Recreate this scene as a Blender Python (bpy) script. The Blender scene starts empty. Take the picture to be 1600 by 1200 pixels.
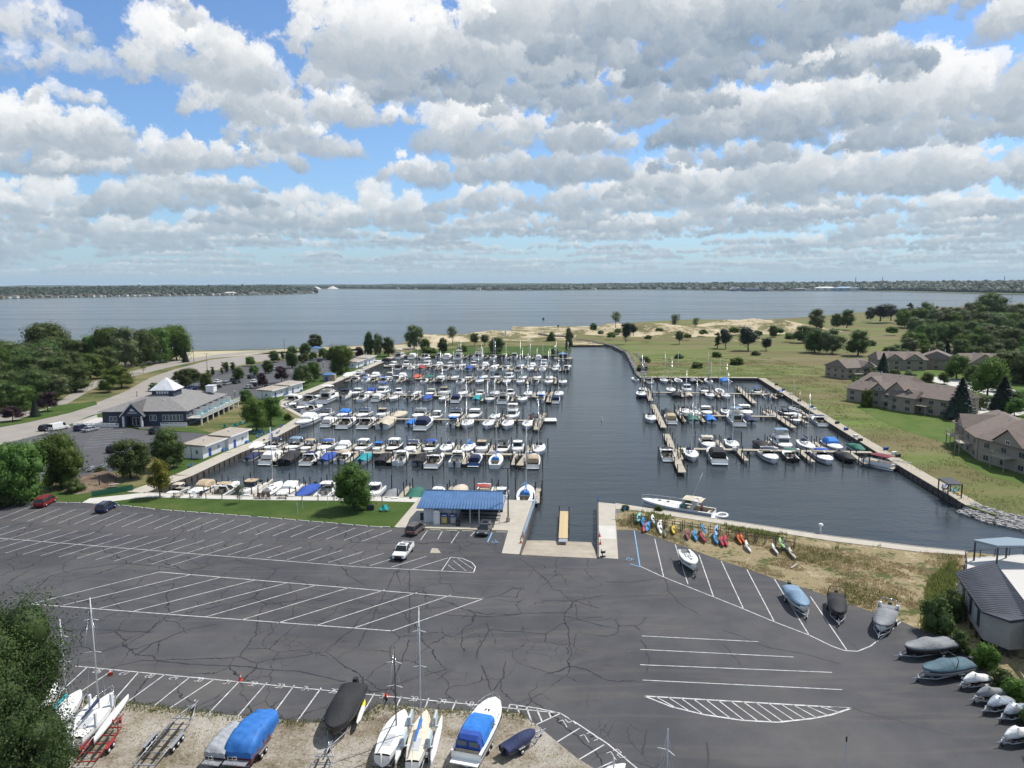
import bpy, math, random
import numpy as np
from mathutils import Vector, Matrix
PI=math.pi; R_=math.radians
rnd=random.Random(7)
C=bpy.context.scene.collection
scene=bpy.context.scene
# ------------------------------------------------------------------ camera
F_PX=1148.0; PITCH=R_(7.75); ROLL=R_(0.25); CAM_H=42.0
def cam_axes():
    cp,sp=math.cos(PITCH),math.sin(PITCH)
    d=np.array([0,cp,-sp]); r=np.array([1.,0,0]); u=np.array([0,sp,cp])
    c,s=math.cos(ROLL),math.sin(ROLL)
    return d, r*c-u*s, u*c+r*s
_d,_r,_u=cam_axes()
cam=bpy.data.objects.new('camera',bpy.data.cameras.new('camera')); C.objects.link(cam)
cam.data.sensor_width=36; cam.data.lens=F_PX/1600*36
cam.data.clip_start=0.5; cam.data.clip_end=90000
cam.matrix_world=Matrix(((_r[0],_u[0],-_d[0],0),(_r[1],_u[1],-_d[1],0),(_r[2],_u[2],-_d[2],CAM_H),(0,0,0,1)))
scene.camera=cam
# ------------------------------------------------------------------ exposure
scene.view_settings.view_transform='Standard'; scene.view_settings.look='None'
scene.view_settings.gamma=1; scene.view_settings.use_curve_mapping=False
scene.view_settings.exposure=0.04
try:
    scene.cycles.volume_bounces=0; scene.cycles.max_bounces=6; scene.cycles.transparent_max_bounces=8
    scene.cycles.use_denoising=True; scene.cycles.volume_step_rate=10; scene.cycles.volume_max_steps=8
    scene.cycles.sample_clamp_indirect=4
except Exception: pass
# ------------------------------------------------------------------ sun
SUN_AZ=R_(58.5); SUN_EL=R_(57)          # azimuth clockwise from the view direction (+Y)
sun_dir=Vector((math.sin(SUN_AZ)*math.cos(SUN_EL),math.cos(SUN_AZ)*math.cos(SUN_EL),math.sin(SUN_EL)))
sl=bpy.data.lights.new('sun','SUN'); sl.energy=5.0; sl.angle=R_(0.53); sl.color=(1.0,0.955,0.89)
so=bpy.data.objects.new('sun',sl); C.objects.link(so); so.rotation_euler=sun_dir.to_track_quat('Z','Y').to_euler()
# ------------------------------------------------------------------ sky: clear air from the Sky Texture, cumulus clouds over it
def px_dir(px,py):
    v=_d+(px-800)/F_PX*_r-(py-600)/F_PX*_u
    v/=np.linalg.norm(v)
    return math.atan2(v[0],v[1]), math.asin(v[2])
def fft_noise(h,w,beta,seed,k0=1.0):
    rng=np.random.default_rng(seed)
    kx=np.fft.fftfreq(h)*h; ky=np.fft.rfftfreq(w)*w*(h/w)
    k=np.sqrt(kx[:,None]**2+ky[None,:]**2)
    amp=np.where(k>0,(k+k0)**(-beta/2),0)
    f=np.fft.irfft2(amp*np.exp(2j*np.pi*rng.random(k.shape)),s=(h,w)).astype(np.float32)
    return f/f.std()
#  px, py(base), half width, height, softness/density, darkness
CLOUDS=[
(60,70,70,60,.45,.1),(120,120,50,60,.3,.1),(25,120,40,40,.3,.1),(110,165,55,28,.35,.1),(185,215,24,26,.6,.1),
(290,40,25,35,.5,.1),(240,8,60,20,.5,.1),(430,65,20,14,.25,0),
(290,130,90,100,.95,.12),(370,145,60,80,.8,.12),(370,190,95,70,.85,.2),(430,150,30,40,.25,0),
(420,225,70,50,.8,.2),(480,200,90,60,.8,.15),(540,195,50,60,.8,.12),(480,245,110,50,.8,.2),(400,268,80,50,.9,.25),(320,270,100,55,.9,.25),(270,262,70,50,.95,.25),(160,275,120,30,.7,.3),
(40,215,70,45,.9,.1),(90,240,95,70,1,.25),(20,272,90,90,1,.45),(80,272,110,45,.9,.45),
(80,345,110,60,1,.3),(270,330,135,55,1,.55),(350,300,70,22,.7,.3),(30,360,80,40,.9,.4),
(420,360,110,42,1,.25),(500,358,170,60,1,.35),(620,350,70,40,1,.3),(190,380,110,40,.9,.4),(260,375,120,38,.9,.35),(120,390,90,35,.8,.4),
(640,105,80,90,.95,.1),(540,110,90,110,1,.12),(560,150,110,70,.9,.25),(620,170,70,50,.6,.25),(620,200,26,30,.7,.1),(720,130,220,120,1,.15),
(760,110,140,110,1,.15),(930,60,200,90,1,.3),(850,140,200,80,1,.85),(750,165,170,60,1,.7),(1050,90,210,100,1,.75),(1240,60,220,90,1,.7),(1400,50,150,90,1,.45),(1480,20,70,40,.8,.3),
(1020,150,150,60,.95,.5),(1200,130,220,70,1,.85),(1000,185,150,50,1,.6),(1100,200,140,60,1,.4),(850,175,100,40,.95,.25),(1300,110,120,40,.8,.25),
(740,240,95,90,1,.15),(830,240,130,70,1,.4),(640,285,48,45,1,.15),(780,292,130,65,1,.45),(860,285,130,60,1,.5),(930,240,70,50,.9,.2),
(1150,230,130,60,1,.75),(1200,210,160,60,1,.6),(1130,262,110,40,1,.6),(1250,200,120,70,.9,.25),
(1360,200,140,95,1,.2),(1440,195,100,80,1,.2),(1560,190,110,110,1,.25),(1500,225,150,50,1,.55),(1420,232,110,35,1,.6),
(1590,50,40,50,.9,.2),(1600,60,50,60,.9,.2),
(1060,330,90,85,1,.3),(1150,320,110,60,1,.3),(1040,300,70,40,1,.3),(1000,310,60,30,.9,.4),
(1270,305,120,80,1,.35),(1360,295,110,75,1,.2),(1290,310,110,40,1,.5),(1450,295,80,50,.9,.3),(1560,300,130,70,1,.35),(1500,298,90,30,1,.6),
(880,330,160,45,1,.35),(770,335,110,40,1,.4),(960,335,110,40,1,.5),(820,365,170,32,1,.5),(1000,360,80,25,.95,.3),
(1180,350,150,40,1,.5),(1300,345,110,35,1,.5),(1200,357,110,20,1,.7),(1450,360,130,45,1,.35),(1570,365,100,48,1,.35),(1500,330,70,20,.8,.2),
]
def build_clouds(az0,az1,el0,el1,ppd,clouds,seed=3,warp=1.0):
    """clouds: list of az, el(base), half width, height (radians), dens, dark, haze. premultiplied rgb + alpha, rows from el0 up"""
    W=int((az1-az0)*ppd); H=int((el1-el0)*ppd); R=math.radians
    s=ppd/R(1)                     # px per radian
    rng=np.random.default_rng(seed)
    # tileable noises, big enough for the canvas
    nf=fft_noise(1024,2048,2.3,seed+1,6.0)     # fine
    nb=np.abs(fft_noise(1024,2048,2.9,seed+2,10.0)); nb=1-nb   # billow
    rgb=np.zeros((H,W,3),np.float32); A=np.zeros((H,W),np.float32)
    lum=np.zeros((H,W),np.float32); hzm=np.zeros((H,W),np.float32)
    for (ca,ce,hw,ht,dens,dark,hz) in clouds:
        x0=(ca-R(az0))*s; y0=(ce-R(el0))*s; hwp=hw*s; htp=ht*s
        if x0+hwp*1.5<0 or x0-hwp*1.5>W or y0-htp>H: continue
        area=hwp*htp
        rm=max(1.1,0.37*htp)
        n=int(min(520,16+3.4*hwp/rm*3.2))
        ux=rng.uniform(-1,1,n); 
        ph=rng.uniform(0,6.28,4)
        tilt=rng.uniform(-.10,.22) if htp>12 else 0
        prof=(1-np.abs(ux)**2.2)**.7*(0.72+0.2*np.sin(ux*4.3+ph[0])+0.16*np.sin(ux*9.1+ph[1])+.08*np.sin(ux*19+ph[2]))
        uy=rng.random(n)**0.8*prof
        rr=rm*(0.30+0.95*rng.random(n)**1.7)*(0.55+0.6*(prof-uy*.5))
        order=np.argsort(-uy+rng.normal(0,.09,n))
        for i in order:
            r=max(rr[i],1.0); cx=x0+ux[i]*hwp; cy=y0+uy[i]*htp+r*0.30+tilt*ux[i]*hwp*.5
            ex=r*1.35
            xa=max(int(cx-ex*1.25),0); xb=min(int(cx+ex*1.25)+2,W); ya=max(int(cy-ex),0); yb=min(int(cy+ex)+2,H)
            if xb<=xa or yb<=ya: continue
            X=(np.arange(xa,xb)-cx)/(r*1.22); Y=(np.arange(ya,yb)-cy)/r
            Y=np.where(Y<0,Y*1.35,Y)
            d2=Y[:,None]**2+X[None,:]**2
            iy=(np.arange(ya,yb)+37)%1024; ix=(np.arange(xa,xb)+91)%2048
            fn=nf[iy][:,ix]; bn=nb[iy][:,ix]
            e=1-d2+0.26*bn*min(1,r/4)+0.07*fn
            a=np.clip(e*1.5,0,1); a=a*a*(3-2*a)*dens
            soft=np.clip(1-uy[i]*1.2,0,1)
            nz=(0.75*Y[:,None]+0.42*X[None,:])
            base=0.39+0.61*min(uy[i]/0.60,1)**.9     # grey base to white top
            l=1.05*base*(1-0.80*dark*(1-0.35*uy[i]))+0.24*nz*(0.5+.5*base)+0.05*bn+0.006*fn+rng.normal(0,.024)
            a=a*(0.86 if uy[i]>.1 else 0.6)
            sl=np.s_[ya:yb,xa:xb]
            lum[sl]=lum[sl]*(1-a)+a*l
            hzm[sl]=hzm[sl]*(1-a)+a*hz
            A[sl]=A[sl]*(1-a)+a
    # wind-torn edges: resample everything through a small noise warp
    wx=fft_noise(1024,2048,2.6,seed+5,8.0); wy=fft_noise(1024,2048,2.6,seed+6,8.0)
    yy,xx=np.meshgrid(np.arange(H),np.arange(W),indexing='ij')
    elr=R(el0)+yy/s
    amp=warp*np.clip(elr/0.18,0.12,1)*ppd/14.6
    gx=xx+amp*1.7*wx[yy%1024,xx%2048]; gy=yy+amp*1.7*wy[yy%1024,xx%2048]
    def rs(m):
        x=np.clip(gx,0,W-1.001); y=np.clip(gy,0,H-1.001); xi=x.astype(int); yi=y.astype(int); fx=x-xi; fy=y-yi
        return (m[yi,xi]*(1-fx)+m[yi,xi+1]*fx)*(1-fy)+(m[yi+1,xi]*(1-fx)+m[yi+1,xi+1]*fx)*fy
    lum,hzm,A=rs(lum),rs(hzm),rs(A)
    m=np.clip(lum/np.maximum(A,1e-3),0,1.25)[...,None]
    sh=np.array([0.20,0.285,0.395]); md=np.array([.50,.56,.62]); li=np.array([0.97,0.97,0.97])
    m2=np.clip(m,0,1)
    col=np.where(m2<.5,sh+(md-sh)*m2*2,md+(li-md)*(m2*2-1))
    h=(hzm/np.maximum(A,1e-3))[...,None]
    col=col*(1-h)+np.array([0.42,0.56,0.66])*h
    prem=col*A[...,None]
    # veil of far air behind the clouds, thickest at the horizon
    va=(0.92*np.exp(-np.clip(elr,0,2)/0.062))[...,None]
    tz=np.clip(elr/0.2,0,1)[...,None]; vc=np.array([0.345,0.49,0.64])*(1-tz)+np.array([.17,.38,.72])*tz
    prem=prem+(1-A[...,None])*va*vc; A=1-(1-A)*(1-va[...,0])
    return prem.astype(np.float32),A.astype(np.float32)
def cloud_list(front=True,seed=11):
    rng=np.random.default_rng(seed); out=[]
    def haze(e): return min(.75,math.exp(-e/0.06)*.8)
    if True:
        # rows of small far cumulus down to the horizon
        e=0.010
        while e<0.10:
            hw=0.012+e*0.75; ht=0.0025+e*0.20
            n=int(2*math.pi*1.35/(2*hw))
            for i in range(n):
                az=rng.uniform(-math.pi,math.pi)
                k=rng.uniform(.5,1.4)
                out.append((az,e+rng.normal(0,.06)*e,hw*k,ht*rng.uniform(.6,1.5),rng.uniform(.55,1)*min(1,.45+e*9),rng.uniform(.25,.75),haze(e)))
            e*=1.20
    for (px,py,hw,ht,dn,dk) in CLOUDS:
        a,e=px_dir(px,py)
        k=.80 if px<600 and py<340 else .93
        out.append((a,e,hw*k/F_PX,ht*.98/F_PX,dn,dk,haze(e)))
    # the rest of the sky, beyond the frame
    for i in range(240):
        az=rng.uniform(-math.pi,math.pi); e=math.asin(rng.uniform(0.1,1))
        if abs(az)<math.radians(41) and e<math.radians(30): continue
        c=max(.25,math.cos(e))
        k=(0.05+0.16*math.sin(e))*rng.uniform(.7,1.5)
        out.append((az,e,k/c,k*.75,1,rng.uniform(.2,.7),haze(e)))
    out.sort(key=lambda t:t[1]-0.0*t[3])
    return out

def make_cloud_image(name,rgb,a):
    h,w=a.shape
    im=bpy.data.images.new(name,w,h,alpha=True,float_buffer=True)
    im.colorspace_settings.name='Linear Rec.709'
    im.alpha_mode='CHANNEL_PACKED'
    buf=np.concatenate([rgb,a[...,None]],2).astype(np.float32)
    im.pixels.foreach_set(buf.ravel()); im.update(); im.pack()
    return im
cl_list=cloud_list()
FA0,FA1,FE0,FE1=-46,46,-1,33
im_front=make_cloud_image('clouds_ahead',*build_clouds(FA0,FA1,FE0,FE1,14.6,cl_list))
im_all=make_cloud_image('clouds_all_round',*build_clouds(-180,180,-1,90,5.0,cl_list))
world=bpy.data.worlds.new("World"); scene.world=world; world.use_nodes=True
nt=world.node_tree; N=nt.nodes; Lk=nt.links; N.clear()
def nn(t,**k):
    n=N.new(t)
    for a,b in k.items(): setattr(n,a,b)
    return n
def mth(op,a,b=None,c=None):
    n=nn('ShaderNodeMath',operation=op)
    for i,x in enumerate((a,b,c)):
        if x is None: continue
        if isinstance(x,(int,float)): n.inputs[i].default_value=x
        else: Lk.new(x,n.inputs[i])
    return n.outputs[0]
tc=nn('ShaderNodeTexCoord'); sp=nn('ShaderNodeSeparateXYZ'); Lk.new(tc.outputs['Generated'],sp.inputs[0])
azn=mth('MULTIPLY',mth('ARCTAN2',sp.outputs[0],sp.outputs[1]),180/PI)
eln=mth('MULTIPLY',mth('ARCSINE',sp.outputs[2]),180/PI)
def img_node(im,a0,a1,e0,e1,ext):
    cx=nn('ShaderNodeCombineXYZ')
    Lk.new(mth('DIVIDE',mth('SUBTRACT',azn,a0),a1-a0),cx.inputs[0]); Lk.new(mth('DIVIDE',mth('SUBTRACT',eln,e0),e1-e0),cx.inputs[1])
    t=nn('ShaderNodeTexImage',image=im,interpolation='Linear',extension=ext); Lk.new(cx.outputs[0],t.inputs[0]); return t
tf=img_node(im_front,FA0,FA1,FE0,FE1,'EXTEND'); ta=img_node(im_all,-180,180,-1,90,'EXTEND')
# inside the finely drawn window?
wa=mth('SUBTRACT',43.0,mth('ABSOLUTE',azn)); wa=mth('MULTIPLY',wa,0.5); 
we=mth('MULTIPLY',mth('SUBTRACT',31.5,eln),0.5)
win=mth('MINIMUM',mth('MAXIMUM',mth('MINIMUM',wa,we),0.0),1.0)
mixc=nn('ShaderNodeMix',data_type='RGBA'); Lk.new(win,mixc.inputs[0]); Lk.new(ta.outputs[0],mixc.inputs[6]); Lk.new(tf.outputs[0],mixc.inputs[7])
mixa=mth('ADD',mth('MULTIPLY',tf.outputs[1],win),mth('MULTIPLY',ta.outputs[1],mth('SUBTRACT',1.0,win)))
sky=nn('ShaderNodeTexSky',sky_type='NISHITA',sun_disc=False); sky.sun_elevation=SUN_EL; sky.sun_rotation=SUN_AZ; sky.altitude=50; sky.air_density=1.0; sky.dust_density=0.35; sky.ozone_density=2.5
SKY_K=0.13
skc=nn('ShaderNodeMix',data_type='RGBA',blend_type='MULTIPLY'); skc.inputs[0].default_value=1; Lk.new(sky.outputs[0],skc.inputs[6]); Lk.new(skc.inputs[7],skc.inputs[7]) if False else None
skc.inputs[7].default_value=(.80,.95,1.12,1)   # the camera's white balance for clear sky
one=mth('SUBTRACT',1.0,mixa)
m1=nn('ShaderNodeVectorMath',operation='SCALE'); Lk.new(skc.outputs[2],m1.inputs[0]); Lk.new(one,m1.inputs[3])
m2=nn('ShaderNodeVectorMath',operation='SCALE'); Lk.new(mixc.outputs[2],m2.inputs[0]); m2.inputs[3].default_value=1/SKY_K
ad=nn('ShaderNodeVectorMath',operation='ADD'); Lk.new(m1.outputs[0],ad.inputs[0]); Lk.new(m2.outputs[0],ad.inputs[1])
bg=nn('ShaderNodeBackground'); bg.inputs[1].default_value=SKY_K; Lk.new(ad.outputs[0],bg.inputs[0])
wo=nn('ShaderNodeOutputWorld'); Lk.new(bg.outputs[0],wo.inputs[0])
# ------------------------------------------------------------------ helpers
WZ=-1.3                                    # water level; ground is 0
def P(px,py,z=0.0):                        # where the sight line of a photograph pixel meets the level z
    v=_d+(px-800)/F_PX*_r-(py-600)/F_PX*_u
    t=(z-CAM_H)/v[2]; return (float(v[0]*t),float(v[1]*t))
def PP(pts,z=0.0): return [P(a,b,z) for a,b in pts]
def srgb(r,g,b): return tuple(((c/255)/12.92 if c/255<=.04045 else ((c/255+.055)/1.055)**2.4) for c in (r,g,b))
class MB:
    def __init__(s): s.v=[]; s.f=[]; s.m=[]; s.sm=[]
    def add(s,vs,fs,mi=0,smooth=False):
        b=len(s.v); s.v+= [tuple(p) for p in vs]
        for f in fs: s.f.append(tuple(i+b for i in f)); s.m.append(mi); s.sm.append(smooth)
        return s
    def box(s,cx,cy,z0,sx,sy,sz,rz=0,mi=0,top=1.0):
        c,n=math.cos(rz),math.sin(rz); vs=[]
        for z,k in ((z0,1),(z0+sz,top)):
            for a,b in ((-1,-1),(1,-1),(1,1),(-1,1)):
                x,y=a*sx/2*k,b*sy/2*k; vs.append((cx+x*c-y*n,cy+x*n+y*c,z))
        return s.add(vs,[(3,2,1,0),(4,5,6,7),(0,1,5,4),(1,2,6,5),(2,3,7,6),(3,0,4,7)],mi)
    def prism(s,pts,z0,z1,mi=0,top=True,bottom=False):
        n=len(pts)
        a=sum(pts[i][0]*pts[(i+1)%n][1]-pts[(i+1)%n][0]*pts[i][1] for i in range(n))
        if a<0: pts=pts[::-1]
        vs=[(x,y,z0) for x,y in pts]+[(x,y,z1) for x,y in pts]
        fs=[(i,(i+1)%n,n+(i+1)%n,n+i) for i in range(n)]
        if top: fs.append(tuple(range(n,2*n)))
        if bottom: fs.append(tuple(range(n-1,-1,-1)))
        return s.add(vs,fs,mi)
    def sheet(s,pts,z,mi=0):
        n=len(pts); a=sum(pts[i][0]*pts[(i+1)%n][1]-pts[(i+1)%n][0]*pts[i][1] for i in range(n))
        if a<0: pts=pts[::-1]
        return s.add([(x,y,z) for x,y in pts],[tuple(range(n))],mi)
    def cyl(s,x,y,z0,z1,r0,r1=None,n=8,mi=0,smooth=True):
        r1=r0 if r1 is None else r1
        vs=[(x+r*math.cos(2*PI*i/n),y+r*math.sin(2*PI*i/n),z) for z,r in ((z0,r0),(z1,r1)) for i in range(n)]
        s.add(vs,[(i,(i+1)%n,n+(i+1)%n,n+i) for i in range(n)],mi,smooth)
        return s.add(vs[n:],[tuple(range(n))],mi)
    def tube(s,p,q,r,n=5,mi=0,r1=None):
        p=Vector(p); q=Vector(q); d=(q-p)
        if d.length<1e-6: return s
        z=d.normalized(); x=z.orthogonal().normalized(); y=z.cross(x); r1=r if r1 is None else r1
        vs=[tuple(b+x*(k*math.cos(2*PI*i/n))+y*(k*math.sin(2*PI*i/n))) for b,k in ((p,r),(q,r1)) for i in range(n)]
        return s.add(vs,[(i,(i+1)%n,n+(i+1)%n,n+i) for i in range(n)]+[tuple(range(n-1,-1,-1)),tuple(range(n,2*n))],mi,True)
    def path(s,pts,r,n=5,mi=0):
        for a,b in zip(pts,pts[1:]): s.tube(a,b,r,n,mi)
        return s
    def loft(s,secs,closed=False,caps=(False,False),mi=0,smooth=True):
        n=len(secs[0]); vs=[p for q in secs for p in q]; fs=[]
        for j in range(len(secs)-1):
            for i in range(n if closed else n-1):
                k=(i+1)%n; fs.append((j*n+i,j*n+k,(j+1)*n+k,(j+1)*n+i))
        s.add(vs,fs,mi,smooth)
        if caps[0]: s.add(secs[0],[tuple(range(n-1,-1,-1))],mi)
        if caps[1]: s.add(secs[-1],[tuple(range(n))],mi)
        return s
    def ball(s,c,r,mi=0,nu=8,nv=5,jit=0,rr=None):
        vs=[]; rr=rr or rnd
        for j in range(nv+1):
            t=PI*j/nv
            for i in range(nu):
                a=2*PI*i/nu; k=1+(rr.uniform(-jit,jit) if jit else 0)
                vs.append((c[0]+r[0]*k*math.sin(t)*math.cos(a),c[1]+r[1]*k*math.sin(t)*math.sin(a),c[2]-r[2]*k*math.cos(t)))
        return s.add(vs,[(j*nu+i,j*nu+(i+1)%nu,(j+1)*nu+(i+1)%nu,(j+1)*nu+i) for j in range(nv) for i in range(nu)],mi,True)
    def mesh(s,name,mats):
        me=bpy.data.meshes.new(name); me.from_pydata(s.v,[],s.f)
        for m in (mats if isinstance(mats,(list,tuple)) else [mats]): me.materials.append(m)
        me.polygons.foreach_set('material_index',s.m); me.polygons.foreach_set('use_smooth',s.sm); me.update()
        return me
    def build(s,name,mats,parent=None,**kw): return put(name,s.mesh(name,mats),parent,**kw)
def put(name,me,parent=None,loc=None,rz=0,label=None,cat=None,group=None,kind=None,scale=None):
    o=bpy.data.objects.new(name,me); C.objects.link(o)
    if parent is not None: o.parent=parent
    if loc is not None: o.location=loc
    if rz: o.rotation_euler=(0,0,rz)
    if scale is not None: o.scale=scale if isinstance(scale,(tuple,list)) else (scale,)*3
    for k,v in (('label',label),('category',cat),('group',group),('kind',kind)):
        if v: o[k]=v
    return o
def thing(name,label,cat,loc,rz=0,group=None,scale=None): return put(name,None,None,loc,rz,label,cat,group,None,scale)
_mats={}
def mat(name,col,rough=0.7,metal=0,var=0.0,vs=1.0,col2=None,bump=0.0,bs=8.0,spec=None,alpha=None,coord='Object'):
    if name in _mats: return _mats[name]
    m=bpy.data.materials.new(name); m.use_nodes=True; t=m.node_tree; b=t.nodes['Principled BSDF']
    b.inputs['Base Color'].default_value=(*col,1); b.inputs['Roughness'].default_value=rough; b.inputs['Metallic'].default_value=metal
    if spec is not None: b.inputs['Specular IOR Level'].default_value=spec
    if var or col2 or bump:
        tcn=t.nodes.new('ShaderNodeTexCoord')
    if var or col2:
        n=t.nodes.new('ShaderNodeTexNoise'); n.inputs['Scale'].default_value=vs; n.inputs['Detail'].default_value=5; n.inputs['Roughness'].default_value=.62
        t.links.new(tcn.outputs[coord],n.inputs['Vector'])
        r=t.nodes.new('ShaderNodeValToRGB'); r.color_ramp.elements[0].position=.32; r.color_ramp.elements[1].position=.68
        c2=col2 or tuple(min(1,c*(1+var)) for c in col); c1=col if col2 else tuple(c*(1-var) for c in col)
        r.color_ramp.elements[0].color=(*c1,1); r.color_ramp.elements[1].color=(*c2,1)
        t.links.new(n.outputs[0],r.inputs[0]); t.links.new(r.outputs[0],b.inputs['Base Color'])
    if bump:
        n2=t.nodes.new('ShaderNodeTexNoise'); n2.inputs['Scale'].default_value=bs; n2.inputs['Detail'].default_value=3; t.links.new(tcn.outputs[coord],n2.inputs['Vector'])
        bp=t.nodes.new('ShaderNodeBump'); bp.inputs['Distance'].default_value=bump; t.links.new(n2.outputs[0],bp.inputs['Height']); t.links.new(bp.outputs[0],b.inputs['Normal'])
    _mats[name]=m; return m
class NT:                                   # short-hand for longer node materials
    def __init__(s,name):
        s.m=bpy.data.materials.new(name); s.m.use_nodes=True; s.t=s.m.node_tree; s.b=s.t.nodes['Principled BSDF']; s.tc=s.t.nodes.new('ShaderNodeTexCoord').outputs['Object']
    def n(s,t,**k):
        x=s.t.nodes.new(t)
        for a,b in k.items(): setattr(x,a,b)
        return x
    def l(s,a,b): s.t.links.new(a,b)
    def noise(s,sc,det=4,ro=.6,vec=None,dist=0):
        x=s.n('ShaderNodeTexNoise'); x.inputs['Scale'].default_value=sc; x.inputs['Detail'].default_value=det; x.inputs['Roughness'].default_value=ro; x.inputs['Distortion'].default_value=dist
        s.l(vec or s.tc,x.inputs['Vector']); return x.outputs[0]
    def ramp(s,fac,stops,interp='LINEAR'):
        x=s.n('ShaderNodeValToRGB'); x.color_ramp.interpolation=interp; e=x.color_ramp.elements
        while len(e)<len(stops): e.new(.5)
        for i,(p,c) in enumerate(stops):
            e[i].position=p; e[i].color=(*c,1) if isinstance(c,(tuple,list)) else (c,c,c,1)
        s.l(fac,x.inputs[0]); return x.outputs[0]
    def math(s,op,a,b=None,clamp=False):
        x=s.n('ShaderNodeMath',operation=op,use_clamp=clamp)
        for i,v in enumerate((a,b)):
            if v is None: continue
            if isinstance(v,(int,float)): x.inputs[i].default_value=v
            else: s.l(v,x.inputs[i])
        return x.outputs[0]
    def mix(s,f,a,b,mode='MIX'):
        x=s.n('ShaderNodeMix',data_type='RGBA',blend_type=mode)
        for i,v in ((0,f),(6,a),(7,b)):
            if isinstance(v,(int,float)): x.inputs[i].default_value=v
            elif isinstance(v,tuple): x.inputs[i].default_value=(*v,1)
            else: s.l(v,x.inputs[i])
        return x.outputs[2]
    def scalevec(s,sx,sy,sz=1,rz=0):
        x=s.n('ShaderNodeMapping'); x.inputs['Scale'].default_value=(sx,sy,sz); x.inputs['Rotation'].default_value=(0,0,rz); s.l(s.tc,x.inputs[0]); return x.outputs[0]
    def bump(s,h,dist,strength=1.0):
        x=s.n('ShaderNodeBump'); x.inputs['Distance'].default_value=dist; x.inputs['Strength'].default_value=strength; s.l(h,x.inputs['Height']); s.l(x.outputs[0],s.b.inputs['Normal'])
    def done(s,col=None,rough=None,spec=None):
        if col is not None:
            if isinstance(col,tuple): s.b.inputs['Base Color'].default_value=(*col,1)
            else: s.l(col,s.b.inputs['Base Color'])
        if rough is not None:
            if isinstance(rough,(int,float)): s.b.inputs['Roughness'].default_value=rough
            else: s.l(rough,s.b.inputs['Roughness'])
        if spec is not None: s.b.inputs['Specular IOR Level'].default_value=spec
        return s.m
# ------------------------------------------------------------------ materials of the setting
def m_water():
    k=NT('water')
    # object space is metres; ripples get longer further out on the lake
    a=k.noise(1.1,3,.6,k.scalevec(.8,1.3,1)); b=k.noise(.16,3,.55,k.scalevec(.6,1.6,1,.25)); c=k.noise(.02,3,.5,k.scalevec(.4,1.8,1,.1))
    h=k.math('ADD',k.math('MULTIPLY',a,.16),k.math('ADD',k.math('MULTIPLY',b,.40),k.math('MULTIPLY',c,.30)))
    sy=k.n('ShaderNodeSeparateXYZ'); k.l(k.tc,sy.inputs[0]); mr=k.n('ShaderNodeMapRange'); mr.inputs[1].default_value=440; mr.inputs[2].default_value=620; mr.inputs[3].default_value=.42; mr.inputs[4].default_value=1.0; k.l(sy.outputs[1],mr.inputs[0])   # sheltered basin, open lake
    h=k.math('MULTIPLY',h,mr.outputs[0])
    k.bump(h,1.0,.85); k.b.inputs['IOR'].default_value=1.27
    gust=k.noise(.006,4,.6,k.scalevec(.35,2.0,1,.12))
    rg=k.ramp(gust,[(.35,.10),(.65,.20)])
    col=k.ramp(k.noise(.004,3,.5,k.scalevec(.5,1.6,1)),[(.35,(.026,.034,.039)),(.7,(.040,.049,.052))])
    return k.done(col,rg)
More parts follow.
